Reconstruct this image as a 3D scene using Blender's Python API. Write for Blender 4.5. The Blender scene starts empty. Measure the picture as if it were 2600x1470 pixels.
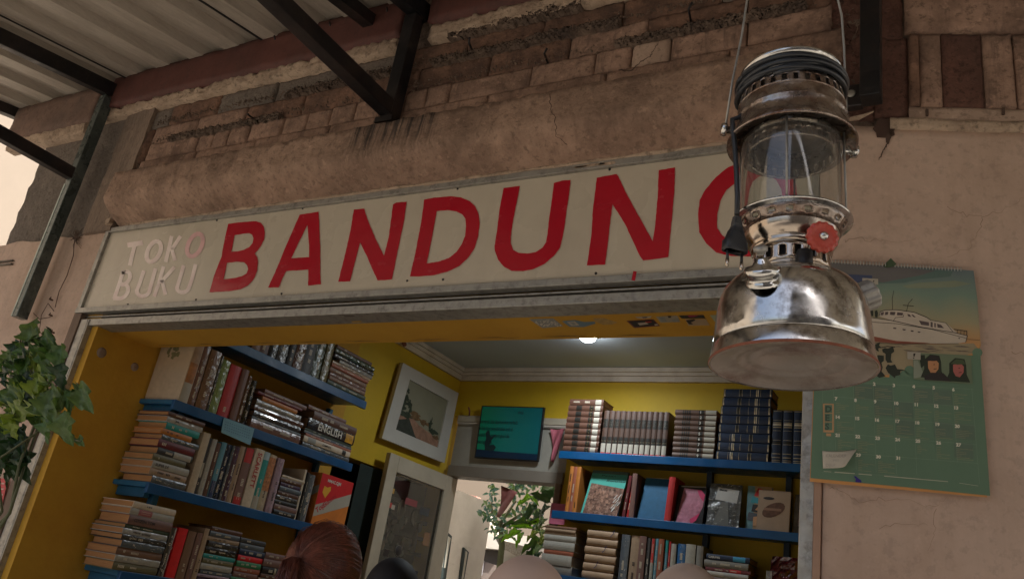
import bpy, bmesh, math, random
from mathutils import Vector, Matrix
R = math.radians
rnd = random.Random(7)
sc = bpy.context.scene
col = sc.collection

# ------------------------------------------------------------------ camera
YAW, PITCH, ROLL, FPX = -0.55778983, 0.37335128, 0.16823399, 2094.117
CAM = Vector((0, -2, 1.45))
fw = Vector((math.sin(YAW)*math.cos(PITCH), math.cos(YAW)*math.cos(PITCH), math.sin(PITCH)))
r0 = Vector((math.cos(YAW), -math.sin(YAW), 0)); u0 = r0.cross(fw)
rt = r0*math.cos(ROLL) + u0*math.sin(ROLL); up = -r0*math.sin(ROLL) + u0*math.cos(ROLL)
cd = bpy.data.cameras.new('camera'); cam = bpy.data.objects.new('camera', cd); col.objects.link(cam)
cam.matrix_world = Matrix(((rt.x, up.x, -fw.x, CAM.x), (rt.y, up.y, -fw.y, CAM.y), (rt.z, up.z, -fw.z, CAM.z), (0, 0, 0, 1)))
cd.sensor_width = 36; cd.lens = 36*FPX/2600; cd.clip_start = .05; cd.clip_end = 500
sc.camera = cam

# ------------------------------------------------------------------ light
w = bpy.data.worlds.new('World'); sc.world = w; w.use_nodes = True
nt = w.node_tree; nt.nodes.clear()
sky = nt.nodes.new('ShaderNodeTexSky'); sky.sky_type = 'NISHITA'; sky.sun_disc = False
SUN_EL, SUN_AZ = 56, 112         # azimuth: degrees from +Y towards +X (in front of the shop, to the right)
sky.sun_elevation = R(SUN_EL); sky.sun_rotation = R(SUN_AZ); sky.dust_density = 7; sky.air_density = 1.0; sky.ozone_density = .3
bg = nt.nodes.new('ShaderNodeBackground'); bg.inputs[1].default_value = .1
wo = nt.nodes.new('ShaderNodeOutputWorld')
nt.links.new(sky.outputs[0], bg.inputs[0]); nt.links.new(bg.outputs[0], wo.inputs[0])
sl = bpy.data.lights.new('sun', 'SUN'); sl.energy = 4.6; sl.angle = R(.6); sl.color = (1, .95, .88)
so = bpy.data.objects.new('sun', sl); col.objects.link(so)
sd = Vector((math.sin(R(SUN_AZ))*math.cos(R(SUN_EL)), math.cos(R(SUN_AZ))*math.cos(R(SUN_EL)), math.sin(R(SUN_EL))))
so.rotation_euler = sd.to_track_quat('Z', 'Y').to_euler()
sc.view_settings.view_transform = 'Standard'; sc.view_settings.look = 'None'
sc.view_settings.exposure = 1.42; sc.view_settings.gamma = 1
sc.render.engine = 'CYCLES'
sc.cycles.max_bounces = 8; sc.cycles.diffuse_bounces = 5; sc.cycles.glossy_bounces = 4; sc.cycles.transmission_bounces = 8
sc.cycles.transparent_max_bounces = 12; sc.cycles.sample_clamp_indirect = 4; sc.cycles.use_denoising = True
sc.cycles.caustics_reflective = False; sc.cycles.caustics_refractive = False

# ------------------------------------------------------------------ helpers
def P(px, py, ax, val):
    """the point of the photograph's pixel (2600 wide) on the world plane ax = val"""
    v = fw*FPX + rt*(px-1300) - up*(py-735)
    i = 'xyz'.index(ax)
    return CAM + v*((val-CAM[i])/v[i])
def proj(p):
    q = Vector(p)-CAM
    return 1300+FPX*q.dot(rt)/q.dot(fw), 735-FPX*q.dot(up)/q.dot(fw)
def along(px, p0, p1):
    """point between p0 and p1 whose picture column is px"""
    a, b = -.5, 1.5; p0 = Vector(p0); p1 = Vector(p1)
    s = proj(p1)[0] > proj(p0)[0]
    for _ in range(40):
        m = (a+b)/2
        if (proj(p0.lerp(p1, m))[0] < px) == s: a = m
        else: b = m
    return p0.lerp(p1, a)

def tag(o, label=None, cat=None, group=None, kind=None):
    if label: o['label'] = label
    if cat: o['category'] = cat
    if group: o['group'] = group
    if kind: o['kind'] = kind
    return o
def thing(name, label, cat, loc=(0, 0, 0), group=None):
    o = bpy.data.objects.new(name, None); o.location = loc; o.empty_display_size = .05
    col.objects.link(o); tag(o, label, cat, group); return o
def wloc(o):
    v = Vector((0, 0, 0))
    while o: v += o.location; o = o.parent
    return v
class MB:
    def __init__(s): s.v = []; s.f = []; s.sm = []
    def add(s, vs, fs, smooth=False):
        n = len(s.v); s.v += [tuple(v) for v in vs]; s.f += [tuple(i+n for i in f) for f in fs]; s.sm += [smooth]*len(fs)
        return s
    def box(s, x0, x1, y0, y1, z0, z1):
        return s.add([(x, y, z) for x in (x0, x1) for y in (y0, y1) for z in (z0, z1)],
                     [(0, 1, 3, 2), (4, 6, 7, 5), (0, 4, 5, 1), (2, 3, 7, 6), (0, 2, 6, 4), (1, 5, 7, 3)])
    def obox(s, o, a, b, c):
        """box with corner o and edge vectors a, b, c"""
        o, a, b, c = map(Vector, (o, a, b, c))
        fs = [(0, 1, 3, 2), (4, 6, 7, 5), (0, 4, 5, 1), (2, 3, 7, 6), (0, 2, 6, 4), (1, 5, 7, 3)]
        if a.cross(b).dot(c) < 0: fs = [f[::-1] for f in fs]
        return s.add([o+a*i+b*j+c*k for i in (0, 1) for j in (0, 1) for k in (0, 1)], fs)
    def tube(s, pts, r, n=8, caps=True):
        pts = [Vector(p) for p in pts]; rs = r if isinstance(r, (list, tuple)) else [r]*len(pts)
        rings = []; nrm = None
        for i, p in enumerate(pts):
            t = (pts[min(i+1, len(pts)-1)]-pts[max(i-1, 0)]).normalized()
            if nrm is None: nrm = t.orthogonal().normalized()
            nrm = (nrm-t*nrm.dot(t))
            nrm = nrm.normalized() if nrm.length > 1e-6 else t.orthogonal().normalized()
            b = t.cross(nrm)
            rings.append([p+(nrm*math.cos(a)+b*math.sin(a))*rs[i] for a in [2*math.pi*k/n for k in range(n)]])
        fs = []
        for i in range(len(pts)-1):
            for k in range(n):
                fs.append((i*n+k, i*n+(k+1) % n, (i+1)*n+(k+1) % n, (i+1)*n+k))
        if caps: fs += [tuple(range(n))[::-1], tuple((len(pts)-1)*n+k for k in range(n))]
        return s.add([v for rg in rings for v in rg], fs, True)
    def lathe(s, prof, fr, n=48, smooth=True, a0=0, a1=2*math.pi):
        """prof [(r, z)], fr = 4x4 matrix; smooth surface of revolution"""
        full = abs(a1-a0-2*math.pi) < 1e-6; m = n if full else n+1
        vs = [fr @ Vector((r*math.cos(a0+(a1-a0)*k/n), r*math.sin(a0+(a1-a0)*k/n), z)) for r, z in prof for k in range(m)]
        fs = [(i*m+k, i*m+(k+1) % m, (i+1)*m+(k+1) % m, (i+1)*m+k) for i in range(len(prof)-1) for k in range(n)]
        return s.add(vs, fs, smooth)
    def obj(s, name, mat, parent=None, label=None, kind=None, bevel=0, solid=0, merge=False):
        me = bpy.data.meshes.new(name); base = wloc(parent)
        me.from_pydata([tuple(Vector(v)-base) for v in s.v], [], s.f)
        me.polygons.foreach_set('use_smooth', s.sm)
        me.materials.append(mat); me.update()
        if merge:
            b = bmesh.new(); b.from_mesh(me); bmesh.ops.remove_doubles(b, verts=b.verts, dist=1e-5); b.to_mesh(me); b.free()
        o = bpy.data.objects.new(name, me); col.objects.link(o)
        if parent: o.parent = parent
        if bevel:
            m = o.modifiers.new('b', 'BEVEL'); m.width = bevel; m.segments = 2; m.limit_method = 'ANGLE'
        if solid:
            m = o.modifiers.new('s', 'SOLIDIFY'); m.thickness = solid; m.offset = 0
        tag(o, label, kind=kind); return o
def own(o):
    """move a top-level mesh's origin to its middle"""
    me = o.data; c = sum((v.co for v in me.vertices), Vector())/max(1, len(me.vertices))
    me.transform(Matrix.Translation(-c)); o.location = c; return o
def poly_prism(mb, outer, holes, to3, t0, t1):
    """flat polygon with holes, 2D -> 3D through to3(x, y, depth), from depth t0 to t1"""
    from mathutils.geometry import tessellate_polygon
    loops = [outer]+holes
    flat = [p for lp in loops for p in lp]
    tris = tessellate_polygon([[Vector((p[0], p[1], 0)) for p in lp] for lp in loops])
    n = len(flat)
    vs = [to3(p[0], p[1], t1) for p in flat]+[to3(p[0], p[1], t0) for p in flat]
    fs = [tuple(t) for t in tris]
    k = 0
    for lp in loops:
        m = len(lp)
        for i in range(m):
            a, b = k+i, k+(i+1) % m
            fs.append((a, b, b+n, a+n))
        k += m
    mb.add(vs, fs)
def ribbon(mb, pts, wd, to3, t):
    """stroke of width wd along 2D pts"""
    for i in range(len(pts)-1):
        a = Vector(pts[i]); b = Vector(pts[i+1]); d = (b-a)
        if d.length < 1e-9: continue
        d.normalize(); n = Vector((-d.y, d.x))
        w0 = wd[i] if isinstance(wd, list) else wd; w1 = wd[i+1] if isinstance(wd, list) else wd
        a2 = a-d*w0*.25; b2 = b+d*w1*.25
        q = [a2+n*w0/2, b2+n*w1/2, b2-n*w1/2, a2-n*w0/2]
        mb.add([to3(p.x, p.y, t+i*2e-5) for p in q], [(0, 1, 2, 3)])
_fonts = {}
def text_geo(s, size=1.0, align='LEFT', spacing=1.0, bold=0.0):
    cu = bpy.data.curves.new('t', 'FONT'); cu.body = s; cu.size = size; cu.align_x = align; cu.space_character = spacing
    cu.offset = bold; cu.resolution_u = 2
    ob = bpy.data.objects.new('t', cu); col.objects.link(ob)
    dg = bpy.context.evaluated_depsgraph_get(); dg.update()
    me = bpy.data.meshes.new_from_object(ob.evaluated_get(dg))
    vs = [v.co.copy() for v in me.vertices]; fs = [tuple(p.vertices) for p in me.polygons]
    bpy.data.objects.remove(ob); bpy.data.curves.remove(cu); bpy.data.meshes.remove(me)
    return vs, fs
def put_text(mb, s, size, to3, x, y, t, align='LEFT', spacing=1.0, bold=0.0, sx=1.0, rot=0, shear=0):
    vs, fs = text_geo(s, size, align, spacing, bold)
    c, sn = math.cos(rot), math.sin(rot)
    out = []
    for v in vs:
        a, b = v.x*sx+v.y*shear, v.y
        out.append(to3(x+a*c-b*sn, y+a*sn+b*c, t))
    mb.add(out, fs)

# ------------------------------------------------------------------ materials
_mc = {}
def M(name, c, rough=.7, metal=0., var=.12, scale=6., dirt=None, dirt_amt=0., dscale=2.5, dlo=.45, dhi=.7, bump=.2, bscale=40., bdist=.004,
      stretch=(1, 1, 1), spec=.5, coat=0., emit=0., alpha=None, trans=0., varmap=True, streak=None, rv=0., grain=0., gscale=70):
    key = name
    if key in _mc: return _mc[key]
    m = bpy.data.materials.new(name); m.use_nodes = True; n = m.node_tree; b = n.nodes['Principled BSDF']; L = n.links.new
    b.inputs['Roughness'].default_value = rough; b.inputs['Metallic'].default_value = metal
    b.inputs['Specular IOR Level'].default_value = spec; b.inputs['Coat Weight'].default_value = coat
    if trans: b.inputs['Transmission Weight'].default_value = trans
    tc = n.nodes.new('ShaderNodeTexCoord'); mp = n.nodes.new('ShaderNodeMapping'); mp.inputs['Scale'].default_value = stretch
    L(tc.outputs['Object'], mp.inputs[0])
    ns = n.nodes.new('ShaderNodeTexNoise'); ns.inputs['Scale'].default_value = scale; ns.inputs['Detail'].default_value = 6
    ns.inputs['Roughness'].default_value = .65
    L(mp.outputs[0], ns.inputs['Vector'])
    cr = n.nodes.new('ShaderNodeValToRGB'); cr.color_ramp.elements[0].position = .3; cr.color_ramp.elements[1].position = .7
    cr.color_ramp.elements[0].color = tuple(min(1, x*(1-var)) for x in c)+(1,)
    cr.color_ramp.elements[1].color = tuple(min(1, x*(1+var)) for x in c)+(1,)
    L(ns.outputs[0], cr.inputs[0]); out = cr.outputs[0]
    def mixin(out, vec, colr, amt, lo, hi, sca, det=8):
        d = n.nodes.new('ShaderNodeTexNoise'); d.inputs['Scale'].default_value = sca; d.inputs['Detail'].default_value = det
        d.inputs['Roughness'].default_value = .7
        L(vec, d.inputs['Vector'])
        mr = n.nodes.new('ShaderNodeMapRange'); mr.inputs[1].default_value = lo; mr.inputs[2].default_value = hi
        mr.inputs[3].default_value = 0; mr.inputs[4].default_value = amt; mr.clamp = True
        L(d.outputs[0], mr.inputs[0])
        mx = n.nodes.new('ShaderNodeMix'); mx.data_type = 'RGBA'
        L(mr.outputs[0], mx.inputs[0]); L(out, mx.inputs[6]); mx.inputs[7].default_value = tuple(colr)+(1,)
        return mx.outputs[2], mr.outputs[0]
    df = None
    if dirt and dirt_amt: out, df = mixin(out, mp.outputs[0], dirt, dirt_amt, dlo, dhi, dscale)
    if streak:
        sm = n.nodes.new('ShaderNodeMapping'); sm.inputs['Scale'].default_value = streak[3]; L(tc.outputs['Object'], sm.inputs[0])
        out, _ = mixin(out, sm.outputs[0], streak[0], streak[1], streak[2][0], streak[2][1], 1.0, 5)
    if grain:
        out, _ = mixin(out, mp.outputs[0], [x*.35 for x in c], grain, .53, .66, gscale, 3)
        out, _ = mixin(out, mp.outputs[0], [min(1, x*1.7) for x in c], grain*.6, .60, .72, gscale*.6, 3)
    L(out, b.inputs['Base Color'])
    if rv:
        mr2 = n.nodes.new('ShaderNodeMapRange'); mr2.inputs[3].default_value = max(.02, rough-rv); mr2.inputs[4].default_value = rough+rv
        n3 = n.nodes.new('ShaderNodeTexNoise'); n3.inputs['Scale'].default_value = scale*1.7; n3.inputs['Detail'].default_value = 5
        L(mp.outputs[0], n3.inputs['Vector']); mr2.inputs[1].default_value = .35; mr2.inputs[2].default_value = .65
        L(n3.outputs[0], mr2.inputs[0]); L(mr2.outputs[0], b.inputs['Roughness'])
    if bump:
        n2 = n.nodes.new('ShaderNodeTexNoise'); n2.inputs['Scale'].default_value = bscale; n2.inputs['Detail'].default_value = 5
        L(mp.outputs[0], n2.inputs['Vector'])
        bp = n.nodes.new('ShaderNodeBump'); bp.inputs['Strength'].default_value = bump; bp.inputs['Distance'].default_value = bdist
        L(n2.outputs[0], bp.inputs['Height']); L(bp.outputs[0], b.inputs['Normal'])
    if emit:
        b.inputs['Emission Color'].default_value = tuple(c)+(1,); b.inputs['Emission Strength'].default_value = emit
    _mc[key] = m; return m

cream_wall = M('cream_plaster', grain=0.22, gscale=40, c=(.60, .45, .365), rough=.85, var=.10, scale=4, dirt=(.38, .25, .18), dirt_amt=.7, dscale=2.1, dlo=.45, dhi=.75, bump=.6, bscale=18, bdist=.007,
               streak=((.40, .28, .20), .35, (.5, .72), (9, 9, 1.2)))
beam_mat = M('beam_plaster', grain=0.55, gscale=45, c=(.42, .285, .21), rough=.88, var=.16, scale=7, dirt=(.15, .095, .07), dirt_amt=.8, dscale=3.2, dlo=.44, dhi=.68, bump=.9, bscale=30, bdist=.012,
             streak=((.15, .1, .075), .5, (.54, .7), (14, 14, 1.5)))
brick_a = M('brick_tan', grain=0.7, gscale=50, c=(.42, .275, .205), rough=.9, var=.22, scale=12, dirt=(.13, .08, .06), dirt_amt=.85, dscale=5, dlo=.42, dhi=.66, bump=1, bscale=26, bdist=.01, streak=((.13, .085, .07), .7, (.54, .68), (30, 30, 2.5)))
brick_b = M('brick_brown', grain=0.75, gscale=50, c=(.25, .145, .10), rough=.92, var=.28, scale=14, dirt=(.08, .05, .04), dirt_amt=.9, dscale=6, dlo=.42, dhi=.64, bump=1, bscale=26, bdist=.012)
brick_r = M('brick_dark_red', grain=0.7, gscale=60, c=(.145, .07, .052), rough=.92, var=.25, scale=12, dirt=(.08, .045, .035), dirt_amt=.8, dscale=4, bump=1, bscale=35, bdist=.012)
brick_p = M('brick_pale', grain=0.55, gscale=50, c=(.50, .37, .29), rough=.9, var=.12, scale=8, dirt=(.28, .18, .13), dirt_amt=.6, dscale=3, bump=.6, bscale=26, bdist=.008)
mortar = M('mortar', grain=0.8, gscale=80, c=(.20, .145, .11), rough=.95, var=.3, scale=20, dirt=(.07, .05, .045), dirt_amt=.8, dscale=7, bump=1, bscale=45, bdist=.02)
grey_cem = M('grey_cement', grain=0.6, gscale=70, c=(.20, .17, .145), rough=.92, var=.2, scale=9, dirt=(.10, .08, .07), dirt_amt=.7, dscale=3, bump=.9, bscale=50, bdist=.012)
plaster_rag = M('peeling_plaster', grain=0.7, gscale=45, c=(.52, .40, .30), rough=.9, var=.15, scale=12, dirt=(.25, .17, .12), dirt_amt=.6, dscale=9, bump=.9, bscale=35, bdist=.012)
red_paint = M('oxide_red_paint', grain=0.4, gscale=40, c=(.125, .045, .036), rough=.7, var=.2, scale=10, dirt=(.07, .03, .026), dirt_amt=.7, dscale=4, bump=.4, bscale=30,
              streak=((.05, .025, .02), .5, (.5, .7), (20, 20, 2)))
stain_mat = M('soot_stain', (.10, .07, .055), .9, var=.3, scale=20)
crack_mat = M('crack_dark', (.10, .065, .05), .95, bump=0)
crack_soft = M('crack_soft', (.33, .235, .175), .95, bump=0)
roof_mat = M('roof_sheet', grain=0.25, gscale=30, c=(.55, .50, .43), rough=.6, metal=.1, var=.08, scale=5, dirt=(.30, .26, .21), dirt_amt=.5, dscale=2, bump=.2, bscale=60, stretch=(14, .7, 14), rv=.1)
steel_blk = M('black_steel', (.012, .012, .014), .42, metal=.2, var=.4, scale=10, dirt=(.09, .06, .05), dirt_amt=.4, dscale=6, bump=.25, bscale=50, rv=.12)
steel_teal = M('worn_green_steel', (.09, .115, .11), .30, metal=.4, var=.3, scale=14, dirt=(.3, .34, .32), dirt_amt=.35, dscale=5, bump=.15, rv=.1)
galv = M('galvanised_steel', (.37, .36, .33), .48, metal=.55, var=.14, scale=26, dirt=(.17, .16, .145), dirt_amt=.75, dscale=34, dlo=.5, dhi=.66, bump=.25, bscale=70, rv=.12)
galv_dark = M('dark_zinc', (.16, .145, .125), .55, metal=.4, var=.2, scale=20, dirt=(.06, .05, .045), dirt_amt=.6, dscale=12, bump=.2)
sign_white = M('sign_board_paint', (.62, .565, .46), .28, var=.045, scale=2.2, dirt=(.47, .40, .32), dirt_amt=.5, dscale=2.0, dlo=.45, dhi=.75, bump=.12, bscale=8, bdist=.003, rv=.08,
               streak=((.50, .45, .36), .4, (.5, .75), (7, 7, .6)))
sign_red = M('sign_red_paint', (.48, .009, .026), .2, var=.06, scale=6, bump=.25, bscale=18, bdist=.003, stretch=(1, 1, 2), rv=.08)
sign_glare = M('sign_glare_pink_paint', (.92, .78, .73), .3, var=.14, scale=12, bump=.5, bscale=30, dirt=(.66, .36, .38), dirt_amt=.4, dscale=9)  # glare over the red small letters, put into a pale pink colour
sign_glare2 = M('sign_half_glare_paint', (.82, .52, .52), .25, var=.2, scale=12, bump=.5, bscale=30, dirt=(.75, .5, .5), dirt_amt=.8, dscale=12)  # red letter half under glare, the glare mixed into its colour
yel_out = M('ochre_yellow_paint', (.60, .335, .035), .75, var=.06, scale=3, dirt=(.42, .2, .02), dirt_amt=.5, dscale=1.8, bump=.3, bscale=60)
yel_in = M('bright_yellow_paint', (.60, .40, .015), .65, var=.06, scale=3, dirt=(.42, .30, .02), dirt_amt=.4, dscale=1.8, bump=.2, bscale=60)
ceil_mat = M('ceiling_board', (.47, .54, .60), .8, var=.05, scale=2, bump=.1)
white_trim = M('white_trim', (.62, .56, .48), .55, var=.08, scale=6, dirt=(.35, .28, .2), dirt_amt=.5, dscale=7, bump=.2)
blue_paint = M('blue_shelf_paint', (.004, .082, .225), .38, var=.15, scale=7, dirt=(.005, .045, .17), dirt_amt=.5, dscale=4, bump=.15, bscale=50, rv=.08)
blue_end = M('teal_shelf_end', (.02, .13, .25), .45, var=.15, scale=8)  # shelf blue made lighter: light on the shelf ends put into the colour
door_mat = M('cream_door_paint', (.50, .44, .34), .4, var=.06, scale=5, dirt=(.3, .25, .18), dirt_amt=.4, dscale=3, bump=.12)
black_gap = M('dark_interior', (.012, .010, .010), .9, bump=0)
paper_or = M('aged_orange_pages', (.42, .21, .085), .9, var=.15, scale=4, stretch=(3, 3, 90), bump=.3, bscale=8)
paper_cr = M('cream_pages', (.55, .43, .30), .9, var=.12, scale=4, stretch=(3, 3, 90), bump=.3, bscale=8)
paper_dk = M('brown_pages', (.28, .16, .09), .9, var=.15, scale=4, stretch=(3, 3, 90), bump=.3, bscale=8)

def local_streaks(m, cx, hw, z0, z1, colr, amt, freq=60):
    """water-run stain of its own shape: streaks around cx, fading down from z1 to z0 (object coordinates)"""
    n = m.node_tree; L = n.links.new; b = n.nodes['Principled BSDF']; src = b.inputs['Base Color'].links[0].from_socket
    tc = n.nodes.new('ShaderNodeTexCoord'); sx = n.nodes.new('ShaderNodeSeparateXYZ'); L(tc.outputs['Object'], sx.inputs[0])
    def mr(sock, a, b_, c=0, d=1):
        q = n.nodes.new('ShaderNodeMapRange'); q.inputs[1].default_value = a; q.inputs[2].default_value = b_; q.inputs[3].default_value = c; q.inputs[4].default_value = d; q.clamp = True
        q.interpolation_type = 'SMOOTHSTEP'; L(sock, q.inputs[0]); return q.outputs[0]
    def mth(op, a, b_):
        q = n.nodes.new('ShaderNodeMath'); q.operation = op
        for i, v in enumerate((a, b_)):
            if hasattr(v, 'links'): L(v, q.inputs[i])
            else: q.inputs[i].default_value = v
        return q.outputs[0]
    mx_ = mth('ABSOLUTE', mth('SUBTRACT', sx.outputs[0], cx), 0.)
    mp = n.nodes.new('ShaderNodeMapping'); mp.inputs['Scale'].default_value = (freq, 1, 5); L(tc.outputs['Object'], mp.inputs[0])
    ns = n.nodes.new('ShaderNodeTexNoise'); ns.inputs['Scale'].default_value = 1; ns.inputs['Detail'].default_value = 3; L(mp.outputs[0], ns.inputs['Vector'])
    ns2 = n.nodes.new('ShaderNodeTexNoise'); ns2.inputs['Scale'].default_value = 9; L(tc.outputs['Object'], ns2.inputs['Vector'])
    fx = mr(mth('ADD', mx_, mth('MULTIPLY', ns2.outputs[0], .06)), hw, hw*.55+.03, 0, 1)
    fz = mr(mth('ADD', sx.outputs[2], mth('MULTIPLY', ns.outputs[0], .12)), z0+.06, z1+.06, 0, 1)
    f = mth('MULTIPLY', mth('MULTIPLY', fx, fz), mth('MULTIPLY', mr(ns.outputs[0], .38, .62, .25, 1), amt))
    mx = n.nodes.new('ShaderNodeMix'); mx.data_type = 'RGBA'; L(f, mx.inputs[0]); L(src, mx.inputs[6]); mx.inputs[7].default_value = tuple(colr)+(1,)
    L(mx.outputs[2], b.inputs['Base Color'])
local_streaks(beam_mat, .13, .26, -.06, .08, (.045, .035, .03), .95, 90)

# ------------------------------------------------------------------ setting: ground, street, yard
g = MB(); g.box(-60, 60, -60, 60, -.3, 0); tag(g.obj('ground', M('street_paving', (.16, .145, .125), .85, var=.15, scale=3, bump=.4)), kind='structure')
sunwall = M('added_sunlit_cream_render', (.24, .20, .158), .85, var=.04, scale=1.5, bump=.2)
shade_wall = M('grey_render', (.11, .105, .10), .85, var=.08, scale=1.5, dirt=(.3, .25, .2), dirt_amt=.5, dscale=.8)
glass_dark = M('window_glass_dark', (.03, .035, .04), .08, spec=.8, bump=0)

def simple_building(name, label, x0, x1, y0, y1, h, mat, wins, axis, roofm=None):
    t = thing(name, label, 'building', ((x0+x1)/2, (y0+y1)/2, 0))
    MB().box(x0, x1, y0, y1, 0, h).obj('wall', mat, t)
    MB().box(x0-.15, x1+.15, y0-.15, y1+.15, h, h+.18).obj('roof', roofm or shade_wall, t)
    for (a, b, z0, z1) in wins:
        if axis == '+x': f = (x1, x1+.04, a, b)
        elif axis == '+y': f = (a, b, y1, y1+.04)
        else: f = (a, b, y0-.04, y0)
        fr = MB().box(f[0], f[1], f[2], f[3], z0, z1).obj('window', white_trim, t)
        m = MB()
        for k in range(2):
            if axis == '+x':
                s = (b-a)/2; m.box(x1+.04, x1+.05, a+k*s+.05, a+(k+1)*s-.05, z0+.06, z1-.06)
            elif axis == '+y':
                s = (b-a)/2; m.box(a+k*s+.05, a+(k+1)*s-.05, y1+.04, y1+.05, z0+.06, z1-.06)
            else:
                s = (b-a)/2; m.box(a+k*s+.05, a+(k+1)*s-.05, y0-.05, y0-.04, z0+.06, z1-.06)
        m.obj('pane', glass_dark, fr)
    return t
simple_building('street_house', 'pale cream house added across the side street beyond the left end of the shop wall', -20, -13, -14, 16, 13, sunwall, [], '+x')  # first block is added to stand where bright sky would show
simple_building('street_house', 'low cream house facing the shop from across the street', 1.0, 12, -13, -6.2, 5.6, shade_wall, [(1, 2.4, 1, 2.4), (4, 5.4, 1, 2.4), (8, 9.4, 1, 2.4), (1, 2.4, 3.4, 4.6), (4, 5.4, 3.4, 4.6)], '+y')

# ------------------------------------------------------------------ shop walls
XL, YB, ZC = -3.288, 2.785, 3.04
HX = -.334
ca, sa = math.cos(R(18)), math.sin(R(18))
def RW(s, z, out=0.):
    """right wall: turned 18 degrees from the sign's wall"""
    return Vector((HX+s*ca+out*sa, s*sa-out*ca, z))
def PR(px, py):
    v = fw*FPX+rt*(px-1300)-up*(py-735); n = Vector((sa, -ca, 0)); h = Vector((HX, 0, 0))
    p = CAM+v*(n.dot(h-CAM)/n.dot(v))
    return (p.x-HX)*ca+p.y*sa, p.z

# front wall above the opening (solid core behind bricks and beam)
MB().box(-4.27, HX, .02, .30, 2.80, 4.3).obj('front_wall', mortar, kind='structure')
# lintel soffit block, yellow underside
MB().box(XL, HX, .092, .29, 2.318, 2.799).obj('lintel', yel_out, kind='structure')
MB().box(XL, HX, .29, .31, 2.33, ZC).obj('lintel_inner_face', yel_in, kind='structure')
# left exterior plaster
def wall_sheet(name, x0, x1, z0, z1, y0, y1, mat, top=None, left=None, seed=1, nx=24, nz=24):
    """wall slab whose top and left edges are uneven"""
    r = random.Random(seed); mb = MB(); vs = []; fs = []
    for side, yy in ((0, y0), (1, y1)):
        for j in range(nz+1):
            for i in range(nx+1):
                fx = i/nx; fz = j/nz
                xx0 = x0+(left(fz) if left else 0); zz1 = z1+(top(fx) if top else 0)
                x = xx0+(x1-xx0)*fx; z = z0+(zz1-z0)*fz
                d = 0 if side else (r.random()-.5)*.004
                vs.append((x, yy+d, z))
    n = (nx+1)*(nz+1)
    for j in range(nz):
        for i in range(nx):
            a = j*(nx+1)+i
            fs.append((a, a+1, a+nx+2, a+nx+1)); fs.append((a+n, a+n+nx+1, a+n+nx+2, a+n+1))
    for i in range(nx):
        a = nz*(nx+1)+i; fs.append((a, a+1, a+1+n, a+n)); fs.append((i, i+n, i+1+n, i+1))
    for j in range(nz):
        a = j*(nx+1); fs.append((a, a+nx+1, a+nx+1+n, a+n)); a += nx; fs.append((a, a+n, a+nx+1+n, a+nx+1))
    mb.add(vs, fs); return mb.obj(name, mat, kind='structure')
def wob(amp, seed, n=12):
    r = random.Random(seed); ks = [(r.uniform(2, 40), r.uniform(0, 6.28), r.uniform(.3, 1)) for _ in range(n)]
    return lambda t: amp*sum(a*math.sin(k*t+p) for k, p, a in ks)/n*2
wall_left = wall_sheet('left_front_wall', -4.9, -3.44, 0, 2.775, 0, .25, cream_wall, top=wob(.02, 3), seed=2, nx=30, nz=10)
wall_sheet('left_cement_wall', -4.29, -3.58, 2.77, 3.46, .012, .25, grey_cem, left=wob(.014, 9), seed=3)
wall_sheet('left_pilaster', -3.60, -3.40, 2.77, 3.46, -.02, .02, M('pilaster_cement', grain=0.5, gscale=60, c=(.27, .205, .16), rough=.92, var=.2, scale=8, dirt=(.13, .1, .08), dirt_amt=.7, dscale=3, bump=.8, bscale=30, bdist=.01, stretch=(2, 2, .6)), left=wob(.012, 19), seed=4, nx=6)
# broken cement patches at the wall's ragged left edge
def chip(name, cx, cz, w_, h_, y, th, mat, parent=None, seed=0, to3=None, kind='structure'):
    r = random.Random(seed); n = 14
    pts = []
    for k in range(n):
        a = 2*math.pi*k/n; q = .75+.5*r.random()
        pts.append((cx+math.cos(a)*w_/2*q, cz+math.sin(a)*h_/2*q))
    mb = MB(); t3 = to3 or (lambda x, z, t: (x, y-t, z))
    poly_prism(mb, pts, [], t3, 0, th)
    return mb.obj(name, mat, parent, kind=kind if not parent else None)
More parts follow.
